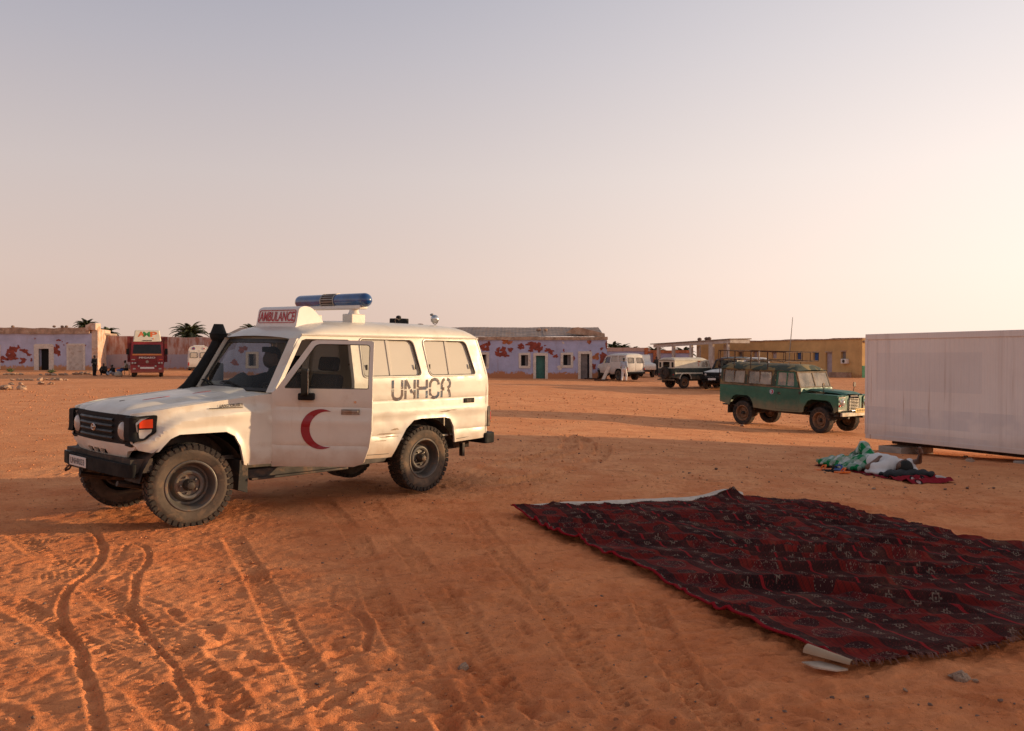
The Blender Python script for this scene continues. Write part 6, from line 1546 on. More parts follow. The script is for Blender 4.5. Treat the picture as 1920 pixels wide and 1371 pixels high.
def rover(name, label, cat, loc, yaw, low, top, panel_side=False, rack=False, group=None, rim='brown_rim', door_col=None):
    r = thing(name, label, cat, loc, yaw, group); dc = door_col or low
    W0 = .825
    def w(z): return W0 - (.006 if z < .7 else 0) - max(0, z - 1.28) * .10
    for s in (-1, 1):
        # lower side from wing to tail
        out = [(.60, .58)] + AF + [(-.60, .70), (-.61, 1.10), (-.585, 1.125), (.62, 1.155), (.64, 1.275), (3.62, 1.275), (3.62, .72), (3.30, .64)] + AR[::-1] + [(1.52, .56)]
        b = MB(); b.sheet(out, [], .12, lambda x, z: (x, s * (w(z) + .012 * math.exp(-((z - 1.20) / .03) ** 2)), z), lambda x, z: (x, s * (w(z) - .03), z)); b.build('body_side', low, r, smooth=35)
        rear_arch_liner(2.77, 0, s, r, .44, .46); rear_arch_liner(0, 0, s, r, .46, .46)
        MB().box(.62, 3.62, s * (W0 + .004), s * (W0 + .014), 1.262, 1.30).build('waist_rail', 'rover_trim' if not panel_side else low, r, bevel=.004)
        # upper side: door frame, rear panels
        gA = rpoly([(.84, 1.335), (1.10, 1.335), (1.10, 1.72), (.90, 1.72)], .02, 2); gB_ = rpoly([(1.135, 1.335), (1.43, 1.335), (1.43, 1.72), (1.135, 1.72)], .02, 2)
        do = [(.70, 1.278), (1.49, 1.278), (1.49, 1.77), (.87, 1.77)]
        b = MB(); b.sheet(do, [gA, gB_], .12, lambda x, z: (x, s * w(z), z), lambda x, z: (x, s * (w(z) - .03), z)); d = b.build('door_frame', dc if not panel_side else top, r, smooth=35)
        for g in (gA, gB_): b = MB(); b.sheet(g, [], .3, lambda x, z: (x, s * (w(z) - .015), z)); b.build('door_window', 'dusty_glass', d)
        # door outline and handle
        b = MB(); b.tube([(x, s * (w(z) + .002), z) for x, z in rpoly([(.66, .62), (1.47, .62), (1.47, 1.255), (.66, 1.255)], .03, 2)], .004, 4, True); b.build('door_gap', 'dark_metal', r)
        hn = MB().prism(rrect(1.33, 1.42, 1.06, 1.14, .02), 'xz', s * (W0 - .002), s * (W0 + .006)).build('handle_recess', 'dark_metal', r)
        MB().box(1.30, 1.36, s * (W0 + .006), s * (W0 + .025), 1.09, 1.11).build('door_handle', 'dull_steel', hn, bevel=.004)
        hin = MB().box(.60, .67, s * (W0 + .003), s * (W0 + .02), 1.12, 1.19).build('door_hinge', 'dark_metal', r, bevel=.004)
        if panel_side:
            b = MB(); b.sheet([(1.50, 1.278), (3.62, 1.278), (3.60, 1.77), (1.50, 1.77)], [], .3, lambda x, z: (x, s * w(z), z), lambda x, z: (x, s * (w(z) - .03), z)); b.build('side_panel', top, r, smooth=35)
        else:
            W1 = rpoly([(1.66, 1.33), (2.55, 1.33), (2.55, 1.725), (1.66, 1.725)], .03, 2); W2 = rpoly([(2.66, 1.33), (3.50, 1.33), (3.50, 1.725), (2.66, 1.725)], .03, 2)
            b = MB(); b.sheet([(1.50, 1.302), (3.62, 1.302), (3.61, 1.77), (1.50, 1.77)], [W1, W2], .15, lambda x, z: (x, s * w(z), z), lambda x, z: (x, s * (w(z) - .03), z)); b.build('side_panel', top, r, smooth=35)
            for Wd in (W1, W2):
                b = MB(); b.tube([(x, s * (w(z) + .004), z) for x, z in Wd], .016, 5, True); f_ = b.build('window_frame', 'rover_trim', r)
                xm = (min(p[0] for p in Wd) + max(p[0] for p in Wd)) / 2
                for a_, c_, dy in ((min(p[0] for p in Wd), xm + .02, .012), (xm - .02, max(p[0] for p in Wd), .024)):
                    b = MB(); b.sheet([(a_, 1.335), (c_, 1.335), (c_, 1.72), (a_, 1.72)], [], .3, lambda x, z: (x, s * (w(z) - dy), z)); b.build('window_pane', 'dusty_glass', f_)
                MB().box(xm - .012, xm + .012, s * (w(1.5) - .012) - .006, s * (w(1.5) - .012) + .012, 1.335, 1.72).build('window_divider', 'rover_trim', f_, smooth=None)
        # lamp panels, wing front
        lpn = MB().prism(rpoly([(s * .46, .66), (s * .815, .68), (s * .815, 1.10), (s * .46, 1.10)], .02, 2), 'yz', -.63, -.60).build('lamp_panel', low, r, bevel=.006)
        b = MB(); b.lathe([(.0, .045), (.05, .038), (.08, .018), (.092, .0)], (-.632, s * .60, .93), (-1, 0, 0), 22); b.build('headlamp', 'lamp_lens', lpn, smooth=60)
        b = MB(); b.lathe([(.09, 0), (.098, .014), (.112, .006), (.113, -.005)], (-.632, s * .60, .93), (-1, 0, 0), 22); b.build('headlamp_ring', 'chrome', lpn)
        MB().lathe([(0, .03), (.03, .022), (.038, 0)], (-.632, s * .755, .85), (-1, 0, 0), 14).build('indicator', 'amber_lens', lpn, smooth=60)
        MB().lathe([(0, .03), (.03, .022), (.038, 0)], (-.632, s * .755, .98), (-1, 0, 0), 14).build('side_lamp', 'lamp_lens', lpn, smooth=60)
        MB().box(-.60, .60, s * .44, s * .81, 1.105, 1.145).build('wing_top', low, r, bevel=.02)
        MB().box(-.636, -.61, s * .48, s * .81, 1.065, 1.10).build('lamp_trim', 'galvanised', lpn, bevel=.006)
        MB().box(-.636, -.61, s * .48, s * .81, .70, .74).build('lamp_trim', 'galvanised', lpn, bevel=.006)
        if not panel_side:
            ms = MB().tube([(-.10, s * .74, 1.13), (-.12, s * .78, 1.30), (-.12, s * .79, 1.36)], .010, 5).build('wing_mirror', 'dark_metal', r)
            MB().prism(rrect(s * .79 - .06, s * .79 + .06, 1.34, 1.48, .03), 'yz', -.14, -.115).build('mirror_head', 'dark_metal', ms, bevel=.01)
        MB().box(3.28, 3.31, s * .56, s * .80, .36, .70).build('mud_flap', 'black_rubber', r)
        make_wheel(r, 0, s * .665, R(-8) if not panel_side else 0, lugs=False, rim=rim, rad=.395, wid=.20, tyre='tread_rubber'); make_wheel(r, 2.77, s * .665, lugs=False, rim=rim, rad=.395, wid=.20, tyre='tread_rubber')
    # bonnet, grille, bulkhead
    def bon(x, y): return Vector((x, y, 1.135 + .05 * sm((x + .62) / .25) + (x + .6) * .03 + .045 * sm((.44 - abs(y)) / .10)))
    b = MB(); b.grid(bon, [-.62, -.58, -.5, -.35, 0, .3, .60], [-.47, -.45, -.42, -.38, -.34, -.2, 0, .2, .34, .38, .42, .45, .47]); bo = b.build('bonnet', low, r, smooth=40)
    MB().box(.05, .10, -.02, .10, 1.235, 1.26).build('bonnet_catch', 'rover_trim', bo)
    MB().box(-.55, -.50, -.45, .45, .62, 1.13).build('radiator_panel', 'opening_dark', r)
    gr_ = MB().tube([(-.625, y, z) for y, z in rpoly([(-.26, .70), (.26, .70), (.26, 1.02), (.18, 1.10), (-.18, 1.10), (-.26, 1.02)], .02, 2)], .012, 5, True).build('grille', 'grille_metal', r)
    for k in range(8): MB().box(-.625, -.612, -.25, .25, .735 + k * .042, .748 + k * .042).build('grille_bar', 'grille_metal', gr_, smooth=None)
    for yy in (-.2, .2): MB().box(-.622, -.615, yy - .008, yy + .008, .70, 1.09).build('grille_bar', 'grille_metal', gr_, smooth=None)
    MB().box(-.61, -.59, -.18, .18, 1.10, 1.145).build('name_plate', 'dark_metal', gr_)
    for s in (-1, 1): MB().box(-.60, -.55, s * .27, s * .455, .66, 1.13).build('grille_side', low, r)
    MB().prism(rpoly([(-.78, -.84), (-.80, -.5), (-.80, .5), (-.78, .84), (-.72, .84), (-.74, -.84)], .0, 2), 'xy', .56, .67).build('front_bumper', 'galvanised', r, bevel=.008)
    if not panel_side:
        pl = MB().box(-.835, -.825, -.26, .26, .66, .78).build('number_plate', 'plate_yellow', r, bevel=.004)
        for k in range(5): MB().box(-.8375, -.8355, -.19 + k * .085, -.145 + k * .085, .69, .75).build('plate_character', 'rover_trim', pl, smooth=None)
    b = MB(); b.sheet([(-.80, 1.16), (.80, 1.16), (.80, 1.29), (-.80, 1.29)], [], .3, lambda y, z: (.61 + (z - 1.16) * .1, y, z), lambda y, z: (.68, y, z)); b.build('bulkhead', low, r)
    for yy in (-.38, .38): MB().box(.588, .625, yy - .28, yy + .28, 1.20, 1.265).build('scuttle_vent', low, r, bevel=.008)
    # windscreen in two panes
    def scr(y, z, o=0): return (.645 + (z - 1.29) * .34 + o, y, z)
    panes = [rpoly([(-.745, 1.325), (-.025, 1.325), (-.025, 1.725), (-.715, 1.725)], .02, 2), rpoly([(.025, 1.325), (.745, 1.325), (.715, 1.725), (.025, 1.725)], .02, 2)]
    b = MB(); b.sheet([(-.79, 1.29), (.79, 1.29), (.755, 1.765), (-.755, 1.765)], panes, .2, lambda y, z: scr(y, z), lambda y, z: scr(y, z, .03)); wf = b.build('windscreen_frame', 'rover_trim' if not panel_side else low, r)
    for p in panes: b = MB(); b.sheet(p, [], .4, lambda y, z: scr(y, z, .014)); b.build('windscreen_pane', 'dusty_glass', wf)
    # roof
    def rf(x, y_):
        a = abs(y_); hw = .79
        z = 1.775 + .165 * (1 - a ** 3.2) ** .7 * sm((x - .78) / .28) ** .6 * sm((3.66 - x) / .12) ** .5 + .03 * (1 - a * a)
        return Vector((x, y_ * hw, z))
    yv = [-1, -.99, -.96, -.9, -.82, -.7, -.5, -.2, 0, .2, .5, .7, .82, .9, .96, .99, 1]
    b = MB(); b.grid(rf, [.78, .80, .83, .88, .95, 1.05, 1.3, 1.45], yv); b.build('cab_roof', top, r, smooth=50)
    b = MB(); b.grid(rf, [1.455, 1.6, 2, 2.5, 3, 3.4, 3.54, 3.6, 3.63, 3.65], yv); b.build('rear_roof', top, r, smooth=50)
    for s in (-1, 1): MB().tube([(x, s * .80, 1.775) for x in (.80, 2, 3.64)], .014, 5).build('roof_gutter', top, r)
    # tail
    RWn = rpoly([(-.30, 1.36), (.30, 1.36), (.30, 1.68), (-.30, 1.68)], .05, 3); sw = [rpoly([(s * .52, 1.36), (s * .68, 1.36), (s * .68, 1.66), (s * .52, 1.66)], .04, 3) for s in (-1, 1)]
    b = MB(); b.sheet([(-.81, 1.28), (.81, 1.28), (.77, 1.775), (-.77, 1.775)], [RWn] + sw, .2, lambda y, z: (3.62, y, z), lambda y, z: (3.59, y, z)); tu = b.build('rear_upper', top, r)
    for q in [RWn] + sw: b = MB(); b.sheet(q, [], .4, lambda y, z: (3.605, y, z)); b.build('rear_window', 'dark_glass', tu); b = MB(); b.tube([(3.622, y, z) for y, z in q], .014, 5, True); b.build('window_gasket', 'gasket', tu)
    MB().box(3.59, 3.62, -.80, .80, .70, 1.275).build('tail_panel', low, r)
    td = MB().box(3.622, 3.65, -.42, .42, .66, 1.275).build('tail_door', low, r, bevel=.01)
    if panel_side:
        t_ = MB().lathe([(.15, -.09), (.30, -.10), (.385, -.08), (.395, 0), (.385, .08), (.30, .10), (.20, .09)], (3.76, .0, 1.0), (1, 0, 0), 32).build('spare_wheel', 'tread_rubber', r, smooth=40)
        MB().lathe([(.21, .06), (.19, .0), (.12, .02), (0, .03)], (3.78, .0, 1.0), (1, 0, 0), 24).build('spare_rim', 'dark_metal', t_)
        MB().box(3.62, 3.70, -.8, .8, .52, .60).build('rear_bumper', 'rover_trim', r, bevel=.01)
        MB().box(3.66, 3.95, -.06, .06, .44, .50).build('tow_bar', 'rusty_iron', r)
    for s in (-1, 1): MB().lathe([(0, .03), (.04, .02), (.045, 0)], (3.625, s * .70, .90), (1, 0, 0), 14).build('tail_lamp', 'red_lens', r, smooth=60)
    # underneath and inside
    for s in (-1, 1): MB().box(-.70, 3.6, s * .38 - .04, s * .38 + .04, .48, .60).build('chassis_rail', 'dark_metal', r)
    for x in (0, 2.77): b = MB(); b.cyl((x, -.6, .40), (x, .6, .40), .045); b.ball((x, .15, .40), .14, 12, 8); b.build('axle', 'dark_metal', r)
    MB().box(-.5, 3.6, -.70, .70, .60, .64).build('floor_pan', 'dark_metal', r)
    MB().box(.72, .95, -.74, .74, .95, 1.22).build('dashboard', 'dark_interior', r)
    for yy in (-.42, 0, .42):
        st_ = MB().box(1.05, 1.45, yy - .2, yy + .2, .88, 1.0).build('seat', 'cloth_black', r, bevel=.03); MB().box(1.42, 1.52, yy - .2, yy + .2, 1.0, 1.42).build('seat_back', 'cloth_black', st_, bevel=.03)
    c = Vector((1.0, .42, 1.28)); b = MB(); b.tube([tuple(c + Vector((-.08 * math.sin(a), .2 * math.cos(a), .18 * math.sin(a)))) for a in np.linspace(0, 6.283, 25)[:-1]], .012, 6, True); b.build('steering_wheel', 'black_plastic', r)
    if rack:
        rk = MB(); x0, x1, yw, z0, z1 = 1.15, 3.70, .84, 2.06, 2.33
        loop = lambda z: [(x0, -yw, z), (x1, -yw, z), (x1, yw, z), (x0, yw, z)]
        rk.tube(loop(z1), .013, 6, True); rk.tube(loop(z0), .013, 6, True); rk = rk.build('roof_rack', 'rusty_iron', r)
        for x in np.linspace(x0, x1, 5):
            for yy in (-yw, yw): MB().tube([(x, yy, 1.79 if abs(x - x0) > .1 else z0), (x, yy, z1)], .013, 6).build('rack_upright', 'rusty_iron', rk)
        for yy in (-.4, .0, .4): MB().tube([(x0, yy, z0), (x0, yy, z1)], .011, 5).build('rack_upright', 'rusty_iron', rk); MB().tube([(x1, yy, z0), (x1, yy, z1)], .011, 5).build('rack_upright', 'rusty_iron', rk)
        for x in np.linspace(x0 + .2, x1 - .2, 8): MB().box(x - .02, x + .02, -yw, yw, z0 - .028, z0 - .014).build('rack_slat', 'rover_trim', rk, smooth=None)
        MB().tube([(x0 + .95, yw + .02, z1 + .02), (x0 + .94, yw + .035, z1 - .06), (x0 + .96, yw + .02, z0), (x0 + .93, yw + .03, z0 - .1)], .022, 6).build('rope', 'concrete', rk)
        MB().tube([(3.67, -.76, .70), (3.70, -.77, 1.4), (3.68, -.78, z1)], .013, 5).build('rack_ladder_rail', 'rusty_iron', rk); MB().tube([(3.67, .76, 1.3), (3.70, .77, 1.5), (3.68, .78, z1)], .013, 5).build('rack_ladder_rail', 'rusty_iron', rk)
        # round emblem on the side
        em = MB().lathe([(0, .004), (.075, .004), (.078, 0)], (1.62, W0 + .012, 1.13), (0, 1, 0), 20).build('side_emblem', 'cloth_lightblue', r, label='small round red and pale emblem')
        MB().sheet([(1.62 + .055 * math.cos(a) * (1 if -.9 < a % 6.283 < 9 else 1), 1.13 + .06 * math.sin(a)) for a in np.linspace(.9, 5.4, 14)] + [(1.645 + .038 * math.cos(a), 1.13 + .042 * math.sin(a)) for a in np.linspace(5.1, 1.2, 12)], [], .05, lambda x, z: (x, W0 + .0175, z)).build('emblem_crescent', 'sign_red', em, smooth=None)
    return r
fw = Vector((9.31, 26.2)); rwv = Vector((7.66, 28.4)); dv = (rwv - fw).normalized(); lat = Vector((-dv.y, dv.x))   # local x = dv, local y = lat
# visible side is the right (+y); front axle centre lies 0.765 m inside the near wheel face
c0_ = fw - lat * .765
ty = math.atan2(dv.y, dv.x); zf, zr = CAMH - 148 * 26.2 / FPX, CAMH - 129 * 28.4 / FPX
zz = gz_(c0_.x, c0_.y); z2 = gz_(c0_.x + dv.x * 2.77, c0_.y + dv.y * 2.77)
lr = rover('green_four_by_four', 'old green four by four with camouflage roof and rusty roof rack', 'vehicle', (c0_.x, c0_.y, zz), ty, 'rover_green', 'camo_roof', rack=True)
lr.scale = (1.04, 1.04, 1.05)
lr.rotation_euler = (0, -math.atan2(z2 - zz, 2.77), ty)
# cream and dark green one seen from behind
rear_p = gp(1284, 729); Fd = Vector((.87, .49)).normalized(); dd_ = -Fd; lt = Vector((-dd_.y, dd_.x))
cc = Vector((rear_p.x, rear_p.y)) - dd_ * 2.77 - lt * .765
lr2 = rover('cream_four_by_four', 'cream topped dark green hard top four by four with red crescent on its side', 'vehicle', (cc.x, cc.y, gz_(rear_p.x, rear_p.y)), math.atan2(dd_.y, dd_.x), 'rover_dark_green', 'rover_cream', panel_side=True)
b = MB(); pts = []
R0, r0, off = .13, .12, .045; xi = (R0 * R0 - r0 * r0 + off * off) / (2 * off); a0 = math.acos(xi / R0); a1 = math.acos((xi - off) / r0)
for i in range(17): a = a0 + (2 * math.pi - 2 * a0) * i / 16; pts.append((1.75 + R0 * math.cos(a), 1.48 + R0 * math.sin(a)))
for i in range(1, 16): a = (2 * math.pi - a1) - (2 * math.pi - 2 * a1) * i / 16; pts.append((1.75 + off + r0 * math.cos(a), 1.48 + r0 * math.sin(a)))
b.sheet(pts, [], .1, lambda x, z: (x, .812, z)).build('red_crescent', 'sign_red', lr2, smooth=None)
MB().box(1.52, 1.72, .792, .802, 1.66, 1.75).build('rust_patch', 'orange_clay', lr2, smooth=None)
MB().box(.75, 3.6, .835, .845, .93, 1.02).build('side_stripe', 'rover_cream', lr2, smooth=None)
b = MB(); b.tube([(x, .84, z) for x, z in AR], .03, 6); b.build('wheel_arch_trim', 'rover_cream', lr2)
# ================================================================== OTHER WHITE VEHICLES
pr = gp(1188, 714); F2 = Vector((-.45, .89)).normalized(); d2 = -F2
c2 = Vector((pr.x, pr.y)) - d2 * 2.98 + Vector((-d2.y, d2.x)) * -.6
wt, _, _ = troop_carrier('white_troop_carrier', 'white troop carrier parked by the corner of the mauve building', 'vehicle', (c2.x, c2.y, gz_(c2.x, c2.y)), math.atan2(d2.y, d2.x), False, 'far_white_paint', front='far_white_paint', group='white vehicles parked in the yard')
KM = kid_map()
o = copy_tree(wt, None, KM); tag(o, 'white vehicle mostly hidden behind the green four by four', 'vehicle'); q = at(1418, 674, 50)
o.location = (q.x, 50, gz_(q.x, 50)); o.rotation_euler = (0, 0, R(74))
# dark fronted one with a white bonnet, half hidden by the green vehicle
mat('black_front', (.016, .017, .02), .5, var=.2, dirt=((.1, .07, .05), .58, 5, .4))
pf = gp(1336, 731); F3 = Vector((-.62, -.78)).normalized(); d3 = -F3
bf, _, _ = troop_carrier('black_four_by_four', 'black fronted four by four with pale bonnet behind the green vehicle', 'vehicle', (pf.x + .45, pf.y + .5, gz_(pf.x, pf.y)), math.atan2(d3.y, d3.x), False, 'black_front', front='far_white_paint', group='white vehicles parked in the yard')
MB().box(-.86, -.845, -.25, .25, .60, .72).build('number_plate', 'plate_white', bf)
MB().box(-.84, -.64, -.8, .8, .645, .80).build('bull_bar', 'black_plastic', bf, bevel=.03)
del bf['group']; del wt['group']; del o['group']
# flat bed pickup
pk = gp(1208, 708); pkr = thing('white_pickup', 'white pickup with drop side bed beyond the troop carrier', 'pickup', (pk.x, pk.y, pk.z), R(100))
FWP = 'far_white_paint'
cabp = rpoly([(-.65, .65), (1.75, .65), (1.75, 1.35), (1.62, 1.95), (.95, 1.95), (.62, 1.30), (-.6, 1.15), (-.68, 1.0)], .06, 3)
MB().prism(cabp, 'xz', -.82, .82).build('cab', FWP, pkr, bevel=.03)
for s in (-1, 1): MB().prism([(.85, 1.36), (1.6, 1.36), (1.52, 1.82), (1.05, 1.82)], 'xz', s * .815, s * .826).build('cab_window', 'dark_glass', pkr)
MB().prism([(-.62, 1.36), (.62, 1.36), (.58, 1.80), (-.58, 1.80)], 'yz', 1.70, 1.757).build('back_window', 'dark_glass', pkr)
MB().box(1.82, 4.1, -.88, .88, .85, .92).build('bed_floor', 'dark_metal', pkr)
for y0, y1 in ((-.90, -.86), (.86, .90)): MB().box(1.82, 4.1, y0, y1, .90, 1.42).build('drop_side', FWP, pkr, bevel=.01)
MB().box(4.06, 4.10, -.855, .855, .90, 1.42).build('tailboard', FWP, pkr, bevel=.01)
for yy in (-.45, 0, .45): MB().box(4.1, 4.12, yy - .02, yy + .02, .9, 1.42).build('tailboard_rib', 'dull_steel', pkr)
for x in (0, 2.98):
    for s in (-1, 1): make_wheel(pkr, x, s * .70, lugs=False, tyre='tread_rubber')
MB().box(-.5, 4.0, -.45, .45, .5, .66).build('chassis', 'dark_metal', pkr)
# tall white van at the left, rear towards us
vp = at(375, 700, 84); vn = thing('white_van', 'white high roofed ambulance van parked behind the snorkel', 'van', ((373 - 960) / FPX * 84, 84, .05), R(-69))
sec = rpoly([(-1.0, .45), (1.0, .45), (1.02, 1.3), (.93, 2.35), (.75, 2.62), (-.75, 2.62), (-.93, 2.35), (-1.02, 1.3)], [.08, .08, .1, .1, .15, .15, .1, .1], 4)
MB().prism(sec, 'yz', -3.6, .02).build('body', FWP, vn, smooth=40)
MB().prism(rpoly([(-5.0, .5), (-3.62, .5), (-3.62, 2.2), (-4.2, 1.5), (-4.95, 1.2)], .1, 3), 'xz', -.95, .95).build('cab', FWP, vn, bevel=.04)
for s in (-1, 1):
    dr_ = MB().prism(rpoly([(s * .015, .6), (s * .92, .6), (s * .94, 1.3), (s * .86, 2.2), (s * .015, 2.3)], .03, 2), 'yz', .021, .05).build('rear_door', FWP, vn, bevel=.01)
    MB().prism(rpoly([(s * .12, 1.5), (s * .80, 1.5), (s * .77, 2.0), (s * .12, 2.0)], .08, 3), 'yz', .051, .056).build('rear_window', 'rear_pane', dr_)
    MB().tube([(.056, y, z) for y, z in rpoly([(s * .12, 1.5), (s * .80, 1.5), (s * .77, 2.0), (s * .12, 2.0)], .08, 3)], .025, 5, True).build('window_gasket', 'gasket', dr_)
    MB().lathe([(0, .012), (.13, .012), (.14, 0)], (.035, s * .48, 2.40), (1, 0, 0), 18).build('round_emblem', 'sign_white' if s > 0 else 'cloth_blue', vn)
    MB().lathe([(0, .02), (.07, .02), (.07, 0)], (.04, s * .48, 2.39), (1, 0, 0), 14).build('emblem_centre', 'sign_red', vn)
    MB().box(.021, .07, s * .88, s * .99, .75, 1.05).build('tail_lamp', 'red_lens', vn)
    for x in (-.9, -3.9): make_wheel(vn, x, s * .82, lugs=False, tyre='tread_rubber', rad=.38)
MB().box(.02, .16, -.95, .95, .42, .6).build('rear_bumper', 'dark_metal', vn, bevel=.03)
MB().box(-.5, -.1, -.5, .5, 2.62, 2.72).build('roof_beacon', 'sign_white', vn, bevel=.03)

# ================================================================== RED TRUCK
mat('truck_red', (.26, .013, .016), .45, var=.15, dirt=((.16, .05, .03), .60, 2, .4), dust=(DUST, .3, .8, .3))
mat('truck_red_old', (.17, .02, .02), .7, var=.25, dirt=((.14, .06, .03), .52, 2, .5))
mat('truck_cream', (.68, .60, .46), .5, var=.06)
mat('orange_stripe', (.66, .22, .06), .5, var=.1)
mat('letter_orange', (.66, .13, .03), .5, var=.15); mat('letter_green', (.05, .24, .06), .5, var=.15)
tp = gp(276, 707.5); trk = thing('red_truck', 'red lorry with cream wind deflector parked by the compound wall', 'truck', (tp.x, tp.y, tp.z), R(112))
# x rearwards from the front face, y right of the truck; bumper face at x = 0
def trap(y0, z0, y1, z1): return [(-y0, z0), (y0, z0), (y1, z1), (-y1, z1)]
def front(z): return .0 if z < 1.75 else (z - 1.75) * .16
b = MB(); ws_ = rpoly([(-1.06, 1.88), (1.06, 1.88), (1.0, 2.62), (-1.0, 2.62)], .06, 3)
b.sheet(rpoly([(-1.24, .55), (1.24, .55), (1.24, 1.75), (1.14, 2.75), (-1.14, 2.75), (-1.24, 1.75)], .05, 2), [ws_], .25, lambda y, z: (front(z) + .08 * (abs(y) / 1.24) ** 4, y, z), lambda y, z: (front(z) + .15, y, z)); cab = b.build('cab_front', 'truck_red', trk, smooth=35)
MB().prism([(.16, .55), (1.9, .55), (1.9, 2.78), (.32, 2.78), (.16, 1.75)], 'xz', -1.20, -1.14).build('cab_side', 'truck_red', trk); MB().prism([(.16, .55), (1.9, .55), (1.9, 2.78), (.32, 2.78), (.16, 1.75)], 'xz', 1.14, 1.20).build('cab_side', 'truck_red', trk)
MB().box(.22, 1.9, -1.14, 1.14, 2.74, 2.82).build('cab_roof', 'truck_red', trk, bevel=.03)
MB().box(1.84, 1.9, -1.14, 1.14, .6, 2.74).build('cab_back', 'dark_interior', trk)
MB().box(.2, .6, -1.1, 1.1, 1.2, 1.86).build('dashboard', 'beige_interior', trk)
b = MB(); b.sheet(ws_, [], .5, lambda y, z: (front(z) + .05, y, z)); b.build('windscreen', 'dark_glass', trk)
MB().prism(rpoly([(-1.08, 1.75), (1.08, 1.75), (1.08, 1.87), (-1.08, 1.87)], .01, 1), 'yz', -.018, .02).build('orange_stripe', 'orange_stripe', trk, smooth=None)
g_ = MB().prism(rpoly(trap(.72, 1.02, .74, 1.72), .03, 2), 'yz', -.03, .0).build('grille', 'truck_red_old', trk)
for k in range(6): MB().box(-.045, -.031, -.68, .68, 1.06 + k * .065, 1.085 + k * .065).build('grille_bar', 'truck_red', g_, smooth=None)
lettering('maker_name', 'PEGASO', 'plate_white', (-.047, .60, 1.50), (0, -1.2, 0), (0, 0, .13), trk, 'pale capital letters reading PEGASO')
MB().lathe([(0, .012), (.11, .012), (.12, 0)], (-.046, 0, 1.24), (-1, 0, 0), 18).build('round_badge', 'dull_steel', trk)
for s in (-1, 1):
    hl = MB().box(-.04, -.0, s * .98 - .2, s * .98 + .2, 1.03, 1.24).build('headlamp_box', 'truck_red_old', trk)
    for q in (-.1, .1): MB().lathe([(0, .03), (.06, .02), (.08, 0)], (-.042, s * .98 + q, 1.135), (-1, 0, 0), 16).build('headlamp', 'lamp_lens', hl, smooth=60)
    MB().box(-.02, .03, s * 1.02 - .13, s * 1.02 + .13, 1.38, 1.44).build('indicator', 'amber_lens' if s < 0 else 'lamp_lens', trk)
    MB().lathe([(0, .04), (.07, .02), (.08, 0)], (-.09, s * .62, .88), (-1, 0, 0), 14).build('fog_lamp', 'lamp_lens', trk, smooth=60)
    MB().box(-.10, -.07, s * .95 - .1, s * .95 + .1, .62, .74).build('bumper_lamp', 'lamp_lens', trk, bevel=.01)
    arm = MB().tube([(.1, s * 1.2, 2.3), (-.05, s * 1.40, 2.32), (-.05, s * 1.42, 1.75), (.1, s * 1.22, 1.70)], .02, 5).build('mirror_arm', 'dark_metal', trk)
    MB().box(-.10, -.02, s * 1.42 - .11, s * 1.42 + .11, 1.82, 2.28).build('mirror', 'black_plastic', arm, bevel=.02)
    for x in (.95, 4.9, 6.1):
        make_wheel(trk, x, s * 1.02, lugs=False, rim='dark_metal', rad=.52, wid=.30, tyre='tread_rubber')
MB().box(-.07, .25, -1.24, 1.24, .36, .98).build('front_bumper', 'truck_red', trk, bevel=.04)
MB().box(-.085, -.071, -.52, .52, .68, .82).build('number_plate', 'plate_white', trk)
b = MB(); b.raw([(.20, -1.06, 2.83), (.20, 1.06, 2.83), (.75, .92, 3.78), (.75, -.92, 3.78), (1.5, -1.02, 2.83), (1.5, 1.02, 2.83), (1.2, .90, 3.80), (1.2, -.90, 3.80)], [(0, 1, 2, 3), (3, 2, 6, 7), (1, 5, 6, 2), (0, 3, 7, 4), (4, 7, 6, 5), (0, 4, 5, 1)]); df = b.build('wind_deflector', 'truck_cream', trk, bevel=.08)
for k, (ch, m_, y0) in enumerate((('A', 'letter_orange', .70), ('M', 'letter_green', .30), ('P', 'letter_orange', -.22))):
    lettering('deflector_letter', ch, m_, (.43, y0, 3.24), (0, -.52, 0), (.24, 0, .42), df, 'letter %s on the cream wind deflector' % ch)
MB().box(.24, .30, -.35, .35, 2.86, 2.97).build('deflector_slot', 'dark_metal', df)
MB().ball((.34, -.45, 3.07), (.03, .07, .07), 10, 6).build('deflector_spot', 'orange_stripe', df)
MB().box(.4, 8.4, -.45, .45, .6, .95).build('chassis', 'dark_metal', trk)
MB().box(2.1, 8.5, -1.24, 1.24, 1.1, 1.25).build('load_bed', 'truck_red_old', trk)
MB().box(2.1, 2.18, -1.24, 1.24, 1.25, 3.25).build('headboard', 'truck_red_old', trk)
for s in (-1, 1):
    for x in np.linspace(2.2, 8.4, 6): MB().box(x - .05, x + .05, s * 1.24 - .04, s * 1.24 + .04, 1.1, 3.25).build('stake', 'truck_red_old', trk)
    for k in range(6): MB().box(2.15, 8.45, s * 1.24 - .02, s * 1.24 + .02, 1.28 + k * .33, 1.52 + k * .33).build('side_board', 'truck_red_old', trk)
for s in (-1, 1): MB().box(2.08, 2.2, s * 1.40 - .12, s * 1.40 + .12, 1.2, 3.3).build('corner_stake', 'truck_red_old', trk)

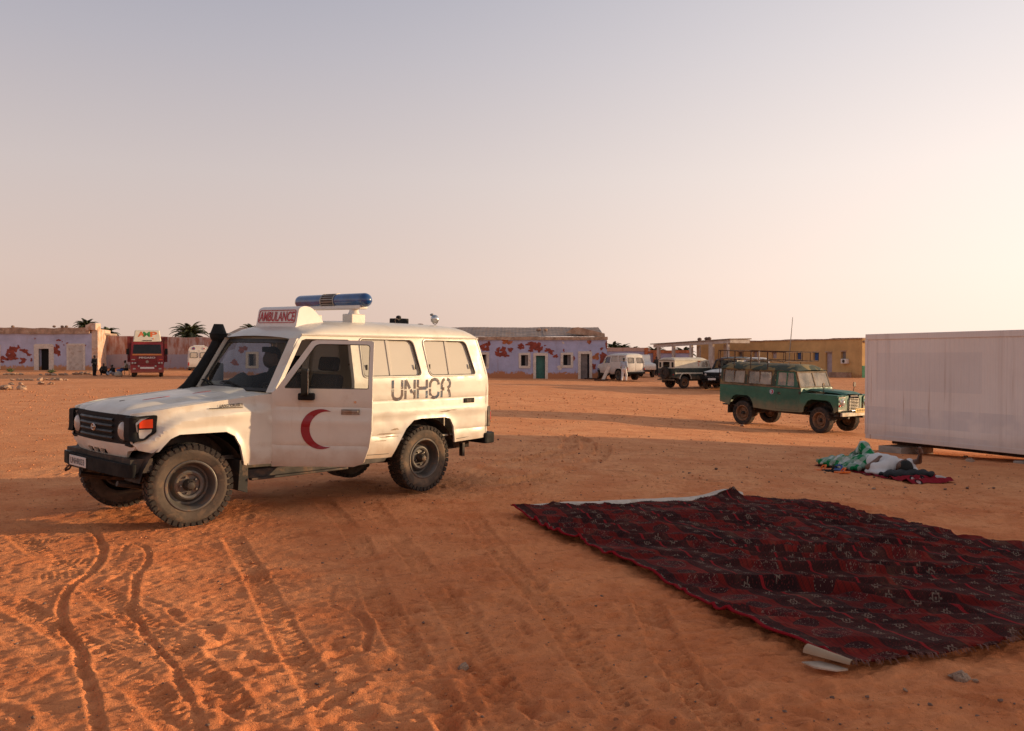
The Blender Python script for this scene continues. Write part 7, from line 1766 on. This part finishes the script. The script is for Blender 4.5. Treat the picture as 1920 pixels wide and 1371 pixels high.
# ================================================================== PEOPLE IN THE YARD (faces look along -y of their own frame)
def figure(label, loc, yaw, J, cols, group=None, h=.03, cuff=.9, extra=None):
    r = thing('person', label, 'person', loc, yaw, group)
    g = lambda n_, s: (J[n_][0] * s, J[n_][1], J[n_][2]) if n_ not in ('pel', 'che', 'neck', 'head') else J[n_]
    def jj(n_, s): return J.get(n_ + ('L' if s < 0 else 'R')) or (J[n_][0] * s, J[n_][1], J[n_][2])
    hx, hy, hz_ = J['head']
    body = [('ell', (hx, hy, hz_ + .02), (.078, .095, .115)), ('ell', (hx, hy - .03, hz_ - .055), (.055, .06, .055)), ('ell', (hx, hy - .1, hz_ - .01), (.015, .02, .02)), ('cap', J['neck'], (hx, hy, hz_ - .08), .055, .05), ('cap', J['che'], J['neck'], .13, .07), ('cap', J['pel'], J['che'], .125, .13)]
    shirt = [('cap', J['pel'], J['che'], .15, .155), ('cap', J['che'], (J['neck'][0], J['neck'][1], J['neck'][2] - .04), .15, .085)]; trs = [('cap', J['pel'], (J['pel'][0], J['pel'][1], J['pel'][2] - .02), .145, .145)]
    for s in (-1, 1):
        sh, el, ha, hp, kn, an, to = (jj(q, s) for q in ('sh', 'el', 'ha', 'hip', 'kn', 'an', 'toe'))
        body += [('cap', J['neck'], sh, .06, .06), ('cap', sh, el, .05, .042), ('cap', el, ha, .04, .03), ('ell', (ha[0], ha[1], ha[2] - .05), (.03, .04, .06)), ('cap', J['pel'], hp, .11, .095), ('cap', hp, kn, .09, .06), ('cap', kn, an, .06, .04), ('cap', an, to, .045, .035)]
        shirt += [('cap', (J['neck'][0], J['neck'][1], J['neck'][2] - .06), sh, .08, .085), ('cap', sh, el, .078, .065)]
        if cuff > .5: shirt.append(('cap', el, tuple(a + (b_ - a) * .75 for a, b_ in zip(el, ha)), .062, .05))
        trs += [('cap', J['pel'], hp, .13, .12), ('cap', hp, kn, .118, .09), ('cap', kn, tuple(a + (b_ - a) * .9 for a, b_ in zip(kn, an)), .085, .072)]
    blob_obj('body', body, .04, h, cols[0], r)
    blob_obj('shirt', shirt, .05, h, cols[1], r); blob_obj('trousers', trs, .05, h, cols[2], r)
    blob_obj('hair', [('ell', (hx, hy + .02, hz_ + .055), (.086, .095, .09))], .02, h, 'hair_black', r)
    return r
STAND = dict(pel=(0, 0, .95), che=(0, 0, 1.27), neck=(0, .01, 1.46), head=(0, -.02, 1.62), sh=(.18, 0, 1.41), el=(.25, .03, 1.14), ha=(.22, -.08, .92), hip=(.09, 0, .90), kn=(.10, -.02, .50), an=(.10, .02, .08), toe=(.12, -.15, .035))
SQUAT = dict(pel=(0, .18, .28), che=(0, -.02, .58), neck=(0, -.08, .76), head=(0, -.13, .91), sh=(.17, -.06, .71), el=(.27, -.24, .50), ha=(.10, -.38, .44), hip=(.10, .16, .27), kn=(.24, -.22, .50), an=(.20, -.02, .08), toe=(.24, -.18, .035))
SIT = dict(pel=(0, .1, .16), che=(0, .05, .46), neck=(0, .0, .64), head=(0, -.05, .79), sh=(.18, .02, .59), el=(.28, -.14, .38), ha=(.12, -.32, .36), hip=(.10, .08, .14), kn=(.30, -.30, .30), an=(.06, -.38, .07), toe=(-.02, -.44, .05))
CHAIR = dict(pel=(0, .1, .50), che=(0, .08, .82), neck=(0, .03, 1.0), head=(0, -.03, 1.15), sh=(.18, .05, .95), el=(.26, -.08, .70), ha=(.14, -.30, .62), hip=(.10, .08, .48), kn=(.13, -.34, .50), an=(.12, -.32, .08), toe=(.13, -.48, .035))
def gpx(px, py): p = gp(px, py); return (p.x, p.y, p.z)
SKm = 'dark_skin'
figure('man in black clothes standing at the corner of the left building', gpx(177, 705.5), R(75), dict(STAND, haR=(.05, -.2, 1.05), haL=(-.05, -.2, 1.05)), (SKm, 'cloth_black', 'cloth_black'))
figure('person in dark clothes squatting left of the red truck', gpx(195, 704), R(10), SQUAT, (SKm, 'cloth_dark', 'cloth_black'))
figure('person with pale trousers sitting on the ground beside the white sack', gpx(211, 704), R(-40), SIT, (SKm, 'cloth_black', 'cloth_lightblue'))
figure('person in pale shirt sitting on a chair next to the red truck', gpx(235, 703), R(-65), CHAIR, (SKm, 'beige_interior', 'cloth_black'))
cp = gp(236, 703); chz = thing('chair', 'low chair beside the red truck', 'chair', (cp.x, cp.y, cp.z), R(-65))
MB().box(-.22, .22, -.15, .28, .36, .40).build('seat', 'dark_metal', chz); MB().box(-.22, .22, .25, .29, .44, .85).build('backrest', 'dark_metal', chz)
for sx in (-.2, .2):
    for sy in (-.12, .26): MB().box(sx - .02, sx + .02, sy - .02, sy + .02, -.02, .36).build('leg', 'dark_metal', chz)
figure('man in pale blue shirt and white trousers walking behind the troop carrier', gpx(1170, 716), R(150), dict(STAND, knL=(-.12, -.16, .50), anL=(-.12, -.1, .10), toeL=(-.12, -.27, .05), knR=(.10, .02, .5), anR=(.1, .18, .10), toeR=(.1, .04, .05)), (SKm, 'cloth_lightblue', 'cloth_white'), cuff=0)
figure('person in dark clothes half hidden at the tail of the cream topped vehicle', gpx(1231, 705), R(30), STAND, (SKm, 'cloth_dark', 'cloth_black'))
pw = gp(1179, 712); pbag = thing('carrier_bag', 'white plastic bag carried by the walking man', 'bag', (pw.x - .15, pw.y, pw.z), 0)
blob_obj('bag_body', [('ell', (0, 0, .48), (.11, .08, .16)), ('cap', (0, 0, .62), (0, 0, .76), .05, .02)], .05, .03, 'cloth_white', pbag)
sk = gp(222, 707); sck = thing('sack', 'large white sack lying by the sitting people', 'sack', (sk.x, sk.y, sk.z), .2)
blob_obj('sack_body', [('ell', (0, 0, .24), (.28, .24, .24)), ('ell', (-.12, 0, .16), (.18, .22, .15)), ('ell', (.14, .02, .18), (.17, .22, .17))], .08, .035, 'beige_interior', sck)
sk = gp(225, 706); bc = thing('blue_cloth', 'blue cloth draped over the white sack', 'cloth', (sk.x, sk.y - .1, sk.z), .2)
blob_obj('cloth_body', [('ell', (0, 0, .52), (.26, .2, .10)), ('ell', (.05, -.14, .42), (.16, .10, .14)), ('ell', (.2, .05, .55), (.16, .14, .09))], .08, .03, 'cloth_blue', bc)
bd = gp(1130, 714); tb = thing('leaning_board', 'pale board leaning on the front wheel of the troop carrier', 'board', (bd.x, bd.y, bd.z), 0)
MB().box(-.12, .12, -.02, .02, 0, 1.3, Matrix.Rotation(R(25), 4, 'Y') @ Matrix.Rotation(R(-12), 4, 'X')).build('plank', 'whitewash', tb)
for k, (px, py, lb_) in enumerate(((1108, 711.5, 'dark plank lying left of the leaning board'), (1127, 714, 'dark plank lying at the foot of the leaning board'))):
    q = gp(px, py); tag(MB().box(-.5, .5, -.09, .09, .0, .10, Matrix.Translation(q) @ Matrix.Rotation(.15 * k, 4, 'Z')).build('plank', 'rusty_iron', None, bevel=.01), lb_, 'plank')

# ================================================================== RUBBLE, SHRUBS, PALMS
for k, (px, py, n_, sp, lab) in enumerate(((26, 703, 16, 1.1, 'low heap of pale rubble nearest the left edge by the mauve wall'), (92, 704, 20, 1.3, 'pale rubble heap with a green tuft in front of the black doorway'), (75, 714, 22, 1.9, 'long line of broken blocks in front of the rubble heaps'), (62, 722, 9, 1.2, 'small scatter of stones below the line of broken blocks'), (16, 731, 14, 1.3, 'scattered broken blocks at the left edge of the yard'), (156, 702, 12, .9, 'low rubble by the blocked pale doorway'))):
    c = gp(px, py); rp = thing('rubble_heap', lab, 'rubble', (c.x, c.y, c.z), 0, 'rubble heaps along the left building')
    for i in range(n_):
        a = random.uniform(-1, 1); stone(rp, a * sp, random.uniform(-.4, .4), .06 + .12 * max(0, .6 - abs(a)) * random.random(), random.uniform(.10, .24))
mat('leaf_green', (.06, .09, .03), .8, var=.4, vs=3)
mat('palm_green', (.055, .062, .022), .75, var=.45, vs=1.2)
mat('palm_trunk', (.16, .09, .05), .95, var=.4, vs=4, bump=(8, .8, .04))
for px, py, lab in ((20, 700, 'small green shrub growing in the rubble nearest the left edge'), (96, 702, 'small green shrub growing in the rubble before the doorway')):
    c = gp(px, py); sh_ = thing('shrub', lab, 'shrub', (c.x, c.y, c.z), 0); b = MB()
    for i in range(70):
        a = random.uniform(0, 6.28); e = random.uniform(.3, 1.4); L = random.uniform(.25, .6); d = Vector((math.cos(a) * math.cos(e), math.sin(a) * math.cos(e), math.sin(e))); q = d.orthogonal().normalized() * .025
        b.raw([Vector((0, 0, .1)) - q * .3, Vector((0, 0, .1)) + q * .3, d * L * .6 + q + Vector((0, 0, .1)), d * L + Vector((0, 0, .05)), d * L * .6 - q + Vector((0, 0, .1))], [(0, 1, 2, 3, 4)])
    b.build('foliage', 'leaf_green', sh_, smooth=None)
def palm(label, px, py_top, Y, size=1., nf=48, seed=1):
    r_ = random.Random(seed); Xw = (px - 960) / FPX * Y; ztop = CAMH + (HY - py_top) / FPX * Y; zc_ = ztop - 1.15 * size; g0 = gz_(Xw, Y)
    t = thing('palm_tree', label, 'palm', (Xw, Y, g0), 0, 'date palms beyond the compound walls')
    b = MB(); hgt = max(1.2, zc_ - g0); b.tube([(r_.uniform(-.05, .05), 0, hgt * i / 8) for i in range(9)], [.26 + .03 * (i % 2) for i in range(9)], 10); b.build('trunk', 'palm_trunk', t)
    b = MB()
    for k in range(nf):
        a = 2.399 * k + r_.uniform(-.2, .2); el = R(82) - R(100) * (k / nf) + r_.uniform(-.1, .1); L = size * r_.uniform(1.7, 2.3); n_ = 9; P = [Vector((0, 0, hgt))]; e = el
        for i in range(n_): P.append(P[-1] + Vector((math.cos(a) * math.cos(e), math.sin(a) * math.cos(e), math.sin(e))) * (L / n_)); e -= R(6) + R(3) * i * .5
        for i in range(n_):
            d = (P[i + 1] - P[i]).normalized(); sd_ = Vector((-math.sin(a), math.cos(a), 0)); up = sd_.cross(d)
            b.raw([P[i] - sd_ * .04, P[i] + sd_ * .04, P[i + 1] + sd_ * .015, P[i + 1] - sd_ * .015], [(0, 1, 2, 3)])
            if i == 0: continue
            for q in (0, .2, .4, .6, .8):
                c = P[i].lerp(P[i + 1], q); ll = size * .42 * math.sin(math.pi * min(1, (i + q) / n_ * .85 + .15)) + .06
                for s in (-1, 1):
                    tip = c + (sd_ * s * .75 + d * .65 + up * .25 + Vector((0, 0, -.12))).normalized() * ll * r_.uniform(.8, 1.1)
                    b.raw([c - d * .045, c + d * .045, tip], [(0, 1, 2)])
    b.build('crown', 'palm_green', t, smooth=None)
palm('date palm crown behind the corner of the left building', 162, 600, 100, .8, seed=1)
palm('date palm crown just left of the red truck above the wall', 201, 614.5, 100, .8, seed=2)
palm('wide date palm crown right of the red truck above the wall', 356, 607, 100, 1.25, 60, seed=3)
palm('date palm frond tips left of the roof sign', 474, 608, 100, 1.1, seed=4)
palm('date palm crown directly right of the mauve building', 1150, 643, 115, .75, seed=5)
palm('date palm crown second to the right of the mauve building', 1167, 646, 120, .8, seed=6)
palm('date palm crown third to the right of the mauve building', 1186, 650, 125, .9, seed=7)
palm('date palm crown just left of the white shelter', 1228, 650, 122, 1.1, seed=8)
palm('date palm crown seen between the shelter posts', 1282, 651, 130, 1.1, seed=9)
print('OBJECT COUNT', len(COL.objects), 'TRIS', sum(len(o.data.polygons) for o in COL.objects if o.type == 'MESH'))
